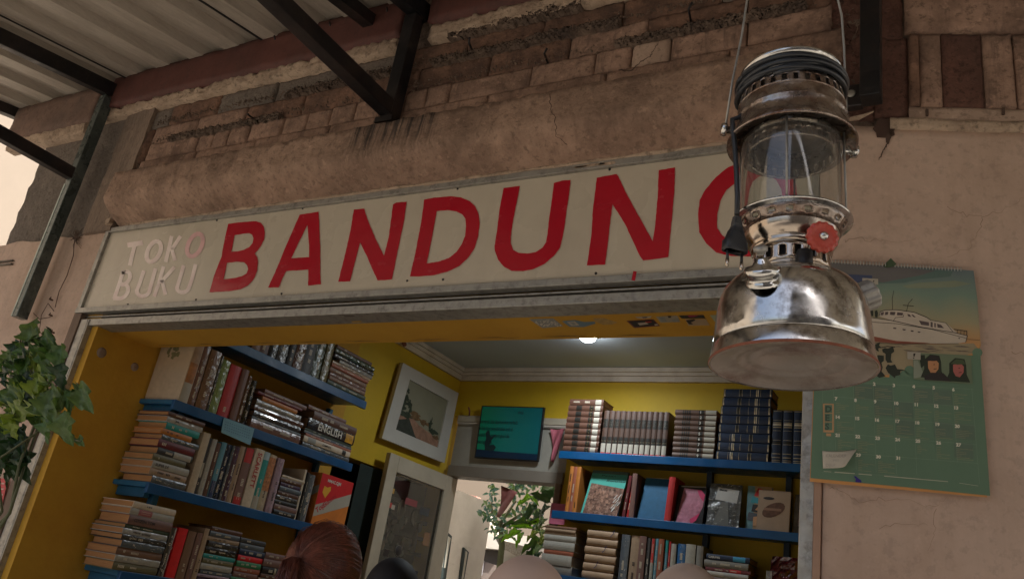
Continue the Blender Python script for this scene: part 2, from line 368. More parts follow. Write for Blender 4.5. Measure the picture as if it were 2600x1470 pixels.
# roof-line beam in oxide red, in two lengths
def rough_band(name, x0, x1, z0, z1, y0, depth, mat, parent=None, amp=.006, seed=1, nx=40, nz=6, kind='structure', to3=None, round_=.0):
    r = random.Random(seed); vs = []; fs = []; wt = wob(amp, seed+50); wb = wob(amp, seed+70)
    t3 = to3 or (lambda x, z, o: (x, y0-o, z))
    for j in range(nz+1):
        for i in range(nx+1):
            fx, fz = i/nx, j/nz
            zz = (z0+wb(fx*3))*(1-fz)+(z1+wt(fx*3))*fz
            ed = min(fx*(x1-x0), (1-fx)*(x1-x0), fz*(z1-z0), (1-fz)*(z1-z0))
            o = depth*(1-round_*max(0, 1-ed/.008))+r.uniform(-1, 1)*amp*.35
            vs.append(t3(x0+(x1-x0)*fx+(r.uniform(-1, 1)*amp if 0 < i < nx else 0)*.5, zz, o))
    n = len(vs)
    bord = [i for i in range(nx+1)]+[j*(nx+1)+nx for j in range(1, nz+1)]+[nz*(nx+1)+i for i in range(nx-1, -1, -1)]+[j*(nx+1) for j in range(nz-1, 0, -1)]
    for j in range(nz):
        for i in range(nx):
            a = j*(nx+1)+i; fs.append((a, a+1, a+nx+2, a+nx+1))
    m = len(bord)
    for q in bord:
        fx = (q % (nx+1))/nx; fz = (q//(nx+1))/nz
        vs.append(t3(x0+(x1-x0)*fx, z0+(z1-z0)*fz, -.02))
    for k in range(m):
        a, b = bord[k], bord[(k+1) % m]; fs.append((a, n+k, n+(k+1) % m, b))
    mb = MB(); mb.add(vs, fs, True); return mb.obj(name, mat, parent, kind=kind if not parent else None)
wt = thing('masonry_wall', 'weathered brick and plaster wall above the shop sign under the roof', 'wall', (-2, 0, 2.8))
rough_band('painted_beam', -3.78, -1.93, 3.478, 3.655, 0, .05, red_paint, wt, amp=.007, seed=4, nx=60)
rough_band('painted_beam', -1.80, -.30, 3.50, 3.70, 0, .05, red_paint, wt, amp=.007, seed=8, nx=50)
rough_band('painted_beam', -4.62, -3.86, 3.42, 3.63, 0, .05, M('faded_oxide_paint', grain=0.5, gscale=50, c=(.21, .135, .105), rough=.85, var=.25, scale=9, dirt=(.12, .09, .075), dirt_amt=.7, dscale=4, bump=.7), wt, amp=.01, seed=5, nx=24)
rough_band('plaster_remnant', -3.84, -1.95, 3.425, 3.478, 0, .035, plaster_rag, wt, amp=.022, seed=12, nx=90, nz=4)
rough_band('plaster_remnant', -1.80, -.30, 3.43, 3.50, 0, .03, plaster_rag, wt, amp=.02, seed=13, nx=80, nz=4)
rough_band('plaster_remnant', -4.60, -3.90, 3.36, 3.43, 0, .04, plaster_rag, wt, amp=.02, seed=14, nx=30, nz=4)
# courses of blocks above the beam
rb = random.Random(31)
def course(z0, z1, xs, mats, y, amp, lean=0., rnd_=.28):
    for a, b in zip(xs[:-1], xs[1:]):
        m = mats[rb.randrange(len(mats))]; g_ = .002+rb.random()*.003
        rough_band('brick', a+g_, b-g_, z0+g_*.6, z1-g_*.4, y, .014+rb.random()*.010, m, wt, amp=amp*.8, seed=rb.randrange(9999), nx=max(8, int((b-a)*60)), nz=8, round_=rnd_)
course(3.02, 3.125, [-3.36, -2.98, -2.61, -2.2, -1.86, -1.47, -1.02, -.62, -.30], [brick_a], .0, .004)
xs = [-3.34]
while xs[-1] < -.45: xs.append(xs[-1]+rb.choice([.1, .13, .19, .24, .34]))
xs[-1] = -.33
course(3.125, 3.215, xs, [brick_a, brick_a, brick_p], .004, .005)
course(3.215, 3.32, [-3.36, -3.05, -2.74, -2.4, -2.05, -1.82, -1.50, -1.18, -.90, -.58, -.33], [brick_b, brick_a, brick_b], .012, .007)
course(3.32, 3.425, [-3.58, -3.28, -2.95, -2.6, -2.25, -1.93, -1.62, -1.30, -1.0, -.66, -.33], [brick_b, brick_b, grey_cem], .016, .009)
rough_band('brick', -3.60, -3.37, 3.12, 3.31, .01, .02, brick_b, wt, amp=.008, seed=77, nx=8, nz=8, round_=.6)
rough_band('mortar_patch', -3.58, -3.38, 3.01, 3.12, .01, .012, mortar, wt, amp=.012, seed=78, nx=8, nz=6)
for k, (a, b, z) in enumerate([(-3.2, -2.5, 3.215), (-2.5, -1.95, 3.325), (-1.75, -1.0, 3.32), (-1.7, -1.15, 3.43), (-1.0, -.4, 3.225)]):
    rough_band('mortar_crust', a, b, z-.014, z+.014, 0, .030, mortar, wt, amp=.016, seed=90+k, nx=150, nz=6)
rg_ = random.Random(55); mg = MB()
for k in range(1500):                                  # loose grit left in the joints and on top of the beam
    z = rg_.choice([3.215, 3.32, 3.32]); x = rg_.uniform(-3.3, -.34); q = rg_.uniform(.002, .008)
    c = Vector((x, -.026-rg_.random()*.012, z+rg_.gauss(0, .009)))
    mg.add([c+Vector((q*rg_.uniform(.5, 1)*dx, q*rg_.uniform(.5, 1)*dy, q*rg_.uniform(.5, 1)*dz)) for dx, dy, dz in ((1, 0, 0), (-1, 0, 0), (0, 1, 0), (0, -1, 0), (0, 0, 1), (0, 0, -1))], [(0, 2, 4), (2, 1, 4), (1, 3, 4), (3, 0, 4), (2, 0, 5), (1, 2, 5), (3, 1, 5), (0, 3, 5)])
mg.obj('joint_grit', mortar, wt, kind='stuff')
# nails and roots sticking out of the courses
for k, (px, py, dx, dz) in enumerate([(630, 290, .03, -.02), (1745, 40, .02, .03), (1380, 148, .02, .02), (1190, 122, .01, .03), (700, 112, .0, .03), (840, 78, 0, .03), (985, 42, 0, .03)]):
    p = P(px, py, 'y', -.04); MB().tube([p+Vector((0, .04, 0)), p+Vector((dx*.3, -.01, dz*.5)), p+Vector((dx, -.02, dz))], .004, 5).obj('nail', steel_blk, wt)
# hairline cracks
def crack(pts, w0, mat, to3, parent, seed, name='crack', sub=6, j=.25):
    r = random.Random(seed); out = []
    for (a, b) in zip(pts[:-1], pts[1:]):
        L_ = math.hypot(b[0]-a[0], b[1]-a[1])
        for k in range(sub):
            t = k/sub; out.append((a[0]+(b[0]-a[0])*t+r.uniform(-1, 1)*L_*j/sub*1.5, a[1]+(b[1]-a[1])*t+r.uniform(-1, 1)*L_*j/sub*1.5))
    out.append(pts[-1]); mb = MB(); n = len(out)
    ribbon(mb, out, [w0*(.35+.65*(1-i/n))*(.6+.8*r.random()) for i in range(n)], to3, 0)
    return mb.obj(name, mat, parent)
T0 = lambda y: (lambda px, py, t: P(px, py, 'y', y-t))
crack([(1572, 178), (1600, 182), (1625, 160), (1650, 145), (1662, 122), (1680, 96)], 3.2, crack_mat, T0(-.035), wt, 1)
# the rounded concrete beam
bt = thing('concrete_beam', 'long rounded plaster-coated concrete beam projecting just above the sign', 'beam', (-1.9, 0, 2.9))
mb = MB(); nx = 150; prof = []
for k in range(15):
    a = k/14
    if a < .12: y, z = -.02-.1*(a/.12), 3.012
    elif a < .5: y, z = -.12-.010*(a-.12)/.38, 3.01-(a-.12)/.38*.132
    else:
        q = (a-.5)/.5; y, z = -.130+.132*q**1.25, 2.878-.094*q**.8
    prof.append((y, z))
prof = [(.02, 3.03)]+prof+[(.02, 2.782)]
rr = random.Random(5); w1 = wob(.007, 41); w2 = wob(.006, 43); vs = []
for i in range(nx+1):
    f = i/nx; x = -3.40+f*(3.40-.355)
    endf = min(1, (f*3.05)/.07); endr = min(1, ((1-f)*3.05)/.05); e = math.sqrt(max(0, 1-(1-min(endf, endr))**2))
    for y, z in prof:
        vs.append((x, .02+(y-.02)*(.25+.75*e)+w1(f*6)+rr.uniform(-1, 1)*.0016, 2.9+(z-2.9)*(.55+.45*e)+w2(f*7+y*3)+rr.uniform(-1, 1)*.0014))
m_ = len(prof)
fs = [(i*m_+k, i*m_+k+1, (i+1)*m_+k+1, (i+1)*m_+k) for i in range(nx) for k in range(m_-1)]
fs += [tuple(range(m_))[::-1], tuple(nx*m_+k for k in range(m_))]
mb.add(vs, fs, True); mb.obj('beam_body', beam_mat, bt)
rs = random.Random(12)
for k in range(0):
    x = -2.06+.62*k/25+rs.uniform(-.008, .008); c = abs(x+1.8)/.3; L_ = rs.uniform(.03, .14)*(1.1-.7*min(1, c)); m = MB()
    ribbon(m, [(x+rs.uniform(-.004, .004), 3.0-L_*q) for q in (0, .3, .6, 1)], [.016*rs.uniform(.5, 1), .012, .008, .002], lambda a, b, t: (a, -.1345-t, b), 0)
    m.obj('water_stain', stain_mat, bt)
crack([(1395, 238), (1398, 280), (1410, 300), (1412, 345), (1440, 368)], 2.5, crack_mat, T0(-.137), bt, 5)
crack([(925, 320), (928, 372), (925, 400)], 2.2, crack_mat, T0(-.137), bt, 6)

# ------------------------------------------------------------------ right wall
rwt = thing('right_wall', 'peach plastered wall with bare blocks on top where the calendar hangs', 'wall', RW(0, 0))
MBq = MB(); MBq.obox(RW(0, 0, -.004), RW(2.2, 0)-RW(0, 0), RW(0, 0, -.25)-RW(0, 0), (0, 0, 4.2)); MBq.obj('wall_core', mortar, rwt)
TR = lambda s, z, o: RW(s, z, o)
def rw_band(name, s0, s1, z0, z1, depth, mat, **k): return rough_band(name, s0, s1, z0, z1, 0, depth, mat, rwt, to3=TR, **k)
rw_band('plaster_face', .0, 2.2, 0.0, 2.803, .012, cream_wall, amp=.002, seed=22, nx=90, nz=90)
chip('broken_plaster', .134, 2.795, .052, .07, 0, .0165, M('hollow_dark', (.07, .04, .03), .95), rwt, seed=7, to3=lambda s, z, t: RW(s, z, t))
rw_band('plaster_ledge', .15, 2.2, 2.795, 2.825, .022, plaster_rag, amp=.006, seed=24, nx=90, nz=3)
rw_band('cement_fillet', .2, 2.2, 2.83, 2.868, .012, brick_p, amp=.003, seed=25, nx=40, nz=4)
rw_band('brick', .115, .20, 2.84, 3.10, .008, brick_r, amp=.008, seed=26, nx=8, nz=20, round_=.5)
rw_band('brick', .202, .226, 2.872, 3.105, .016, brick_b, amp=.004, seed=27, nx=4, nz=16)
rw_band('brick', .229, .282, 2.872, 3.108, .019, brick_a, amp=.004, seed=28, nx=5, nz=16, round_=.4)
rw_band('brick', .285, .383, 2.872, 3.108, .012, brick_r, amp=.005, seed=29, nx=8, nz=16)
rw_band('brick', .387, .458, 2.872, 3.108, .020, brick_a, amp=.006, seed=30, nx=6, nz=16, round_=.3)
rw_band('brick', .464, .60, 2.872, 3.108, .020, brick_a, amp=.005, seed=31, nx=9, nz=16, round_=.3)
rw_band('brick', .604, .85, 2.872, 3.108, .018, brick_b, amp=.005, seed=32, nx=12, nz=14, round_=.3)
rw_band('brick', .195, .60, 3.118, 3.30, .022, brick_a, amp=.004, seed=33, nx=24, nz=12, round_=.3)
rw_band('brick', .606, 1.0, 3.118, 3.30, .02, brick_a, amp=.004, seed=34, nx=24, nz=12, round_=.3)
rw_band('brick', .12, .19, 3.10, 3.35, .004, brick_r, amp=.01, seed=35, nx=8, nz=16, round_=.5)
rw_band('brick', .0, .115, 2.83, 3.4, .0, brick_r, amp=.016, seed=36, nx=14, nz=50, round_=.2)
rw_band('brick', .19, 1.0, 3.31, 3.5, .02, brick_b, amp=.005, seed=37, nx=40, nz=12, round_=.3)
TRP = lambda px, py, t: RW(*PR(px, py), .0165+t)
crack([(2258, 345), (2252, 372), (2240, 390), (2228, 415)], 5, crack_mat, TRP, rwt, 8)
crack([(2262, 335), (2250, 370)], 14, crack_mat, TRP, rwt, 9, sub=3)
for k, pts in enumerate([[(2395, 530), (2450, 555), (2490, 558), (2540, 545), (2600, 512)], [(2490, 558), (2480, 600), (2450, 640), (2400, 660)],
                         [(2140, 620), (2180, 612), (2240, 622), (2320, 615)], [(2100, 1240), (2135, 1250), (2175, 1278), (2230, 1270), (2300, 1275), (2370, 1290), (2400, 1262)],
                         [(2370, 1290), (2368, 1340), (2350, 1400)], [(2230, 1340), (2280, 1330), (2350, 1335)], [(2560, 900), (2600, 905)]]):
    crack(pts, 1.3, crack_soft, TRP, rwt, 20+k, sub=5, j=.35)
for px, py in ((2350, 295), (2542, 292)):
    s, z = PR(px, py); m = MB(); m.obox(RW(s-.003, z-.01, .006), RW(.006, 0)-RW(0, 0), (0, 0, .02), RW(0, 0, .012)-RW(0, 0)); m.obj('nail_hole', crack_mat, rwt)
# torn flake of plaster lying on the ledge beside the bracket post
s0, z0 = PR(2165, 320)
m = MB(); poly_prism(m, [(0, 0), (.03, -.002), (.065, .018), (.04, .012), (.01, .008)], [], lambda a, b, t: RW(s0-.02+a, z0+b, .02+t+a*.3), 0, .006)
m.obj('plaster_flake', plaster_rag, rwt)

# ------------------------------------------------------------------ room
MB().box(XL-.12, XL, 0.02, 1.66, 0, ZC).obj('room_left_wall', yel_out, kind='structure')
MB().box(XL-.12, XL-.001, 1.66, YB+.1, 2.172, ZC).obj('room_left_wall_upper', yel_in, kind='structure')
MB().box(XL-.12, XL-.001, 2.62, YB+.1, 0, 2.172).obj('room_left_wall_end', yel_in, kind='structure')
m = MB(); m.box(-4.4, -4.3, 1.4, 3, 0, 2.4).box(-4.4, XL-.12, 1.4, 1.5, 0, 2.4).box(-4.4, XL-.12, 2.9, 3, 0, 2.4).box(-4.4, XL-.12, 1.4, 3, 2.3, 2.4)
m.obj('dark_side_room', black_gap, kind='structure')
m = MB(); m.box(XL, -.2, YB, YB+.15, 2.70, ZC).box(-2.40, -.2, YB, YB+.15, 0, 2.70); m.obj('room_back_wall', yel_in, kind='structure')
MB().box(-.32, -.2, .31, YB, 0, ZC).obj('room_right_wall', yel_in, kind='structure')
MB().box(XL-.2, -.335, .3, YB+.15, ZC, ZC+.1).obj('ceiling', ceil_mat, kind='structure')
MB().box(XL, -.33, .2, YB, 0.0, .01).obj('shop_floor', M('floor_tile', (.30, .25, .2), .4, var=.08), kind='structure')
MB().box(-4.3, 1.5, .0, YB+.3, 4.3, 4.4).obj('shop_roof_slab', grey_cem, kind='structure')
for zz, ww, hh in ((2.955, .022, .045), (2.990, .038, .022), (3.012, .055, .026)):   # stepped cornice
    MB().box(XL, XL+ww, .31, YB, zz, zz+hh).obj('cornice', white_trim, kind='structure')
    MB().box(XL+ww, -.33, YB-ww, YB, zz, zz+hh).obj('cornice', white_trim, kind='structure')
# chipped yellow paint edge where the cornice meets the wall
chip('chipped_plaster', 0, 0, .05, .035, 0, .004, M('chip_red', (.16, .05, .035), .9), seed=4, to3=lambda a, b, t: (XL+.033+t, 2.03+a, 2.965+b))
# plugged holes in the left reveal
for y, z, r_ in ((.075, 2.218, .022), (.248, 2.212, .018)):
    m = MB(); m.lathe([(0, .006), (r_*.6, .007), (r_, .003), (r_*1.05, 0)], Matrix.Translation((XL, y, z)) @ Matrix.Rotation(R(90), 4, 'Y'), 14)
    tag(own(m.obj('wall_plug', M('grey_putty', (.30, .22, .17), .9, var=.2))), 'round grey putty plug in the ochre reveal %s' % ('nearer the street' if y < .1 else 'nearer the shelves'), 'wall plug')
m = MB(); ribbon(m, [(y, 2.3275) for y in (.115, .17, .23, .29)], [.004, .006, .003, .003], lambda a, b, t: (XL+.001+t, a, b-.006), 0); m.obj('corner_crack', crack_mat, kind='structure')
rc = random.Random(3)
for k in range(9):
    x = XL+.12+k*.27+rc.uniform(-.05, .05); m = MB()
    ribbon(m, [(x+q*.04, .262+rc.uniform(-.006, .006)) for q in range(5)], [.0015, .004, .005, .003, .001], lambda a, b, t: (a, b, 2.3165-t), 0)
    m.obj('soffit_crack', crack_mat, kind='structure')

# jambs of the opening
jt = thing('shutter_rail', 'galvanised shutter rail with brown timber strip down the left side of the opening', 'rail', (-3.38, 0, 0))
MB().box(-3.44, -3.386, -.012, .05, 0, 2.37).obj('timber_strip', M('brown_timber', (.20, .135, .10), .7, var=.15, scale=6, stretch=(6, 6, 1), dirt=(.1, .07, .05), dirt_amt=.5), jt, bevel=.002)
MB().box(-3.384, -3.336, -.006, .05, 0, 2.343).obj('steel_channel', galv, jt, bevel=.002)
MB().box(-3.336, -3.292, .03, .06, 0, 2.343).obj('channel_slot', galv_dark, jt)
MB().box(-3.336, -3.329, -.004, .03, 0, 2.343).obj('channel_lip', galv, jt)
jt = thing('shutter_rail', 'galvanised shutter rail down the right side of the opening beside the peach wall', 'rail', (-.36, 0, 0))
MB().box(-.382, -.350, -.01, .06, 0, 2.343).obj('steel_channel', galv, jt, bevel=.002)
MB().box(-.350, -.334, -.018, .05, 0, 2.343).obj('edge_strip', M('peach_edge_strip', (.40, .26, .19), .8, var=.15), jt, bevel=.002)

# ------------------------------------------------------------------ sign
sg = thing('shop_sign', 'long white hand-painted signboard reading TOKO BUKU BANDUNG above the opening', 'sign', (-1.9, 0, 2.37))
MB().box(-3.412, -.36, 0, .02, 2.393, 2.766).obj('panel', sign_white, sg)
fr_ = MB().box(-3.440, -.334, -.014, .022, 2.372, 2.395).obj('frame', galv, sg, bevel=.0015)
fr_ = MB().box(-3.436, -.334, -.014, .022, 2.7635, 2.786).obj('frame', galv, sg, bevel=.0015)
MB().box(-3.436, -3.410, -.013, .022, 2.395, 2.7635).obj('frame', galv, sg, bevel=.0015)
MB().box(-.36, -.335, -.013, .022, 2.395, 2.7635).obj('frame', galv, sg, bevel=.0015)
rough_band('cement_crumbs', -3.30, -.36, 2.785, 2.795, 0, .018, plaster_rag, sg, amp=.006, seed=15, nx=160, nz=2)
def SP(ox, oy, s, off=0.): return lambda x, y, t: P(ox+x/s, oy+y/s, 'y', -.0008-t)
def letter(outer, holes, ox, oy, s, mat):
    mb = MB(); r = random.Random(int(outer[0][0]))
    def rough(lp):
        o = []
        for i, p in enumerate(lp):
            q = lp[(i+1) % len(lp)]; L_ = math.hypot(q[0]-p[0], q[1]-p[1]); n = max(1, int(L_/28)); o.append(p)
            for k in range(1, n): o.append((p[0]+(q[0]-p[0])*k/n+r.uniform(-2, 2), p[1]+(q[1]-p[1])*k/n+r.uniform(-2, 2)))
        return o
    poly_prism(mb, rough(outer), [rough(h) for h in holes], SP(ox, oy, s), 0, .0012); return mb.obj('letter', mat, sg)
letter([(365,408),(450,395),(560,385),(690,376),(745,395),(780,440),(793,510),(785,590),(750,660),(710,715),(675,752),(705,800),(714,860),(705,950),(680,1020),(640,1080),(590,1130),(510,1170),(400,1190),(250,1200),(145,1205),(200,1010),(290,780),(310,650)],
       [[(440,540),(540,522),(610,517),(645,535),(660,575),(650,630),(610,680),(550,710),(480,727),(402,732)],[(352,862),(470,848),(550,855),(585,890),(598,935),(580,985),(520,1020),(430,1040),(310,1055)]], 500, 480, 4.6, sign_red)
letter([(1200,300),(1420,267),(1428,400),(1440,700),(1440,1000),(1448,1112),(1298,1128),(1300,1020),(1300,940),(1042,960),(1000,1040),(955,1148),(830,1150),(900,1000),(1000,760),(1100,530)],
       [[(1290,420),(1300,550),(1310,660),(1310,795),(1100,810),(1170,660),(1240,520)]], 500, 480, 4.6, sign_red)
letter([(1832,240),(1955,230),(1990,350),(2080,570),(2185,778),(2240,560),(2290,180),(2330,158),(2450,150),(2420,360),(2370,600),(2310,900),(2275,1055),(2190,1065),(2110,1068),(2060,960),(2000,820),(1905,625),(1870,760),(1820,950),(1788,1078),(1650,1083),(1740,720),(1790,500)], [], 500, 480, 4.6, sign_red)
letter([(295,350),(430,322),(650,305),(780,318),(900,370),(970,440),(1015,540),(1030,660),(1010,830),(960,990),(880,1110),(760,1225),(600,1300),(430,1345),(240,1362),(107,1362),(180,1050),(250,680),(285,440)],
       [[(460,502),(600,488),(720,505),(800,545),(840,600),(848,700),(835,830),(790,940),(720,1040),(620,1120),(480,1168),(330,1190),(370,990),(420,740)]], 1020, 440, 5.2, sign_red)
letter([(1345,195),(1450,183),(1560,170),(1530,330),(1490,520),(1460,680),(1440,840),(1440,930),(1470,1010),(1540,1050),(1660,1060),(1770,1040),(1860,980),(1905,910),(1925,800),(1945,600),(1975,400),(2000,200),(2008,130),(2110,100),(2230,90),(2210,280),(2175,500),(2150,700),(2120,860),(2090,980),(2010,1090),(1880,1200),(1740,1265),(1600,1293),(1450,1290),(1350,1235),(1270,1140),(1228,1020),(1225,960),(1260,740),(1290,480),(1325,300)], [], 1020, 440, 5.2, sign_red)
letter([(215,280),(410,243),(430,265),(500,420),(600,600),(700,780),(770,908),(795,740),(820,450),(830,205),(992,178),(985,400),(965,640),(940,880),(925,1065),(790,1085),(675,1098),(640,1050),(580,920),(490,730),(372,540),(350,700),(325,920),(298,1140),(118,1147),(160,860),(180,560),(205,370)], [], 1460, 380, 3.903, sign_red)
letter([(1220,640),(1235,500),(1290,400),(1400,270),(1520,175),(1660,125),(1850,130),(2050,170),(2170,240),(2200,350),(2220,468),(2050,485),(2020,380),(1960,310),(1850,265),(1700,290),(1590,330),(1500,400),(1440,510),(1408,650),(1410,780),(1460,850),(1560,920),(1750,940),(1900,920),(1980,880),(1990,760),(1800,770),(1800,640),(2170,610),(2150,900),(2100,1010),(1950,1050),(1740,1058),(1550,1055),(1400,1020),(1300,930),(1230,820)], [], 1460, 380, 3.903, sign_red)
def strokes(lines, wd, mat, t=.0):
    mb = MB()
    for ln in lines: ribbon(mb, ln, wd, SP(180, 540, 4.55), .0006+t)
    return mb.obj('letter', mat, sg)
def ell(cx, cy, rx, ry, sl=-.3, n=22, a0=0, a1=360): return [(cx+rx*math.cos(R(a0+(a1-a0)*k/n))+sl*(ry*math.sin(R(a0+(a1-a0)*k/n))), cy+ry*math.sin(R(a0+(a1-a0)*k/n))) for k in range(n+1)]
mb = MB(); ribbon(mb, [(668, 375), (745, 362), (815, 350)], 58, SP(180, 540, 4.55), .0006); ribbon(mb, [(738, 375), (705, 500), (684, 600)], 46, SP(180, 540, 4.55), .0007); mb.obj('letter', sign_glare, sg)
strokes([ell(958, 450, 75, 118)], 48, sign_glare)
strokes([[(1163, 280), (1130, 420), (1098, 560)], [(1262, 280), (1165, 425)], [(1165, 420), (1200, 545)]], 42, sign_glare)
strokes([ell(1433, 375, 82, 130)], 48, sign_glare2)
strokes([[(600, 690), (550, 850), (500, 990)], ell(625, 755, 55, 72, -.3, 12, -110, 110), ell(590, 910, 68, 80, -.3, 12, -110, 110), [(600, 690), (640, 685)], [(500, 990), (560, 990)]], 44, sign_glare)
strokes([[(840, 680), (800, 800), (762, 900)]+ell(835, 900, 72, 65, -.1, 10, 170, 10)+[(935, 800), (975, 655)]], 44, sign_glare)
strokes([[(1068, 630), (1020, 800), (965, 960)], [(1190, 635), (1045, 800)], [(1055, 790), (1090, 940)]], 42, sign_glare)
strokes([[(1300, 620), (1265, 740), (1228, 860)]+ell(1295, 865, 68, 55, -.1, 10, 170, 10)+[(1400, 760), (1438, 605)]], 44, sign_glare)
m = MB(); ribbon(m, [(1612, 691), (1608, 710)], 9, lambda x, y, t: P(x, y, 'y', -.0150-t), 0); m.obj('paint_drip', sign_red, sg)
for px, py in ((551, 560), (769, 530), (1162, 480), (1548, 431), (325, 773), (498, 761), (715, 746), (1034, 713), (1513, 694), (1125, 710)):
    p = P(px, py, 'y', 0); m = MB(); m.lathe([(0, .004), (.003, .0035), (.0045, 0)], Matrix.Translation(p) @ Matrix.Rotation(R(90), 4, 'X'), 8); m.obj('screw', steel_blk, sg)
# flaked paint on the upper frame
for k, (px, py, w_, h_) in enumerate([(1500, 420, .10, .010), (1540, 416, .06, .012), (1475, 424, .05, .006), (690, 512, .05, .006), (1090, 470, .04, .005), (1800, 372, .08, .004)]):
    p = P(px, py, 'y', -.0145); chip('paint_flake', p.x, p.z, w_, h_, -.0142, .0008, plaster_rag, sg, seed=60+k)
# lintel channel under the sign
lt = thing('lintel_channel', 'pair of grey steel channels running under the signboard', 'steel channel', (-1.9, 0, 2.34))
MB().box(-3.40, -.334, .03, .09, 2.344, 2.3719).obj('recess', galv_dark, lt)
MB().box(-3.40, -.334, .012, .03, 2.358, 2.364).obj('bead', galv, lt, bevel=.001)
MB().box(-3.40, -.334, 0, .0905, 2.316, 2.346).obj('channel', galv, lt, bevel=.002)
for px, py in ((887, 802), (905, 816)):
    p = P(px, py, 'z', 2.316); m = MB(); m.add([(p.x-.022, p.y-.005, 2.3152), (p.x+.022, p.y-.005, 2.3152), (p.x+.022, p.y+.006, 2.3152), (p.x-.022, p.y+.006, 2.3152)], [(0, 1, 2, 3)])
    m.obj('slot', M('yellow_slot', (.6, .36, .05), .7) if py > 810 else galv_dark, lt)

# ------------------------------------------------------------------ roof and steel brackets
SL = .18
zr = lambda y: 3.655+SL*y
rf = thing('metal_roof', 'corrugated metal awning roof with trapezoid ribs seen from below', 'roof', (-2, -1, 3.4))
Y1 = -2.5
sheet = -4.66
k = 0
while sheet < 6:
    x1 = sheet+.96; m = MB(); x = sheet; pts = []
    while x < x1-1e-6:
        pts += [(x, 0), (x+.095, 0), (x+.115, .040), (x+.222, .040), (x+.24, 0)]; x += .24
    pts.append((x1+.02, 0)); off = .004*(k % 2)
    vs = [];
    for y in (.05 if sheet < -1 else 1.2, -.6, -1.2, -1.8, Y1):  # right-hand sheets run back past the wall, shaped to block stray sun
        vs += [(a, y, zr(y)+b+off) for a, b in pts]
    n = len(pts)
    m.add(vs, [(j*n+i, j*n+i+1, (j+1)*n+i+1, (j+1)*n+i) for j in range(4) for i in range(n-1)])
    o = m.obj('roof_sheet', roof_mat, rf, solid=.0012)
    m = MB(); m.obox((sheet+.958, .02, zr(.02)-.004), (.012, 0, 0), (0, Y1-.02, SL*(Y1-.02)), (0, 0, .003)); m.obj('lap_gap', black_gap, rf)
    sheet = x1; k += 1
def steel_truss(x, label, wall_z, chord_z, w_=.045):
    t = thing('roof_bracket', label, 'roof bracket', (x, 0, chord_z), 'steel brackets carrying the awning roof')
    MB().box(x-w_/2, x+w_/2, -.085, -.032, wall_z, 3.53).obj('post', steel_teal if wall_z < 2.5 else steel_blk, t, bevel=.003)
    m = MB(); m.obox((x-w_/2, .0, zr(0)-.105), (w_, 0, 0), (0, -2.4, -2.4*SL), (0, 0, .075)); m.obj('rafter', steel_blk, t, bevel=.003)
    MB().box(x-w_/2, x+w_/2, -2.2, -.085, chord_z-.03, chord_z+.03).obj('chord', steel_blk, t, bevel=.003)
    return t
steel_truss(-3.765, 'leftmost steel roof bracket, its long post with a pale worn edge reaching below the sign', 2.34, 3.075)
b1 = [o for o in col.objects if o.name == 'roof_bracket'][0]
MB().box(-3.789, -3.7872, -.083, -.034, 2.342, 3.02).obj('worn_edge', M('chalky_green_paint', (.42, .50, .47), .35, metal=.3, var=.2, scale=20, dirt=(.15, .18, .17), dirt_amt=.6, dscale=12), b1)
MB().box(-3.786, -3.776, -.0868, -.0852, 2.342, 3.02).obj('worn_edge', M('chalky_green_paint', (.42, .50, .47)), b1)
b2 = steel_truss(-1.86, 'black steel roof bracket standing on the concrete beam above the letters', 3.055, 3.095, .055)
MB().box(-1.90, -1.82, -.09, .0, 3.035, 3.058).obj('foot_plate', steel_blk, b2)
b3 = steel_truss(-.222, 'black steel roof bracket on the wall corner behind the lantern', 2.83, 3.45, .05)
MB().box(-.30, -.245, -.045, -.02, 2.83, 2.90).obj('foot_plate', steel_blk, b3, bevel=.004)
m = MB(); m.lathe([(.007, 0), (.011, .001), (.012, .004), (.008, .006), (0, .006)], Matrix.Translation((-.272, -.046, 2.868)) @ Matrix.Rotation(R(90), 4, 'X'), 12); m.obj('bolt', galv, b3)
# short second rafter beside the middle bracket, edge beam on the left
m = MB(); m.obox((-2.13, .02, zr(0)-.085), (.05, 0, 0), (0, -2.4, -2.4*SL), (0, 0, .055)); tag(own(m.obj('rafter', steel_blk)), 'loose black rafter just left of the middle bracket', 'rafter')
m = MB(); m.obox((-4.70, .0, zr(0)-.06), (.05, 0, 0), (0, -2.45, -2.45*SL), (0, 0, .075)); tag(own(m.obj('edge_beam', steel_blk)), 'dark steel beam along the left edge of the awning', 'steel beam')
m = MB(); m.box(-4.7, 6.5, -2.5, -2.45, zr(-2.5)-.09, zr(-2.5)-.01); tag(own(m.obj('front_purlin', steel_blk)), 'black purlin along the street edge of the awning', 'purlin')
m = MB(); m.box(-4.7, 6.5, -1.16, -1.11, zr(-1.13)-.10, zr(-1.13)-.04); tag(own(m.obj('lantern_purlin', steel_blk)), 'black purlin the lantern hangs from', 'purlin')
for x in (-4.6, 6.3):
    m = MB(); m.box(x-.04, x+.04, -2.5, -2.42, 0, zr(-2.5)-.09); tag(own(m.obj('awning_post', steel_teal)), '%s street post of the awning' % ('left' if x < 0 else 'right'), 'post')
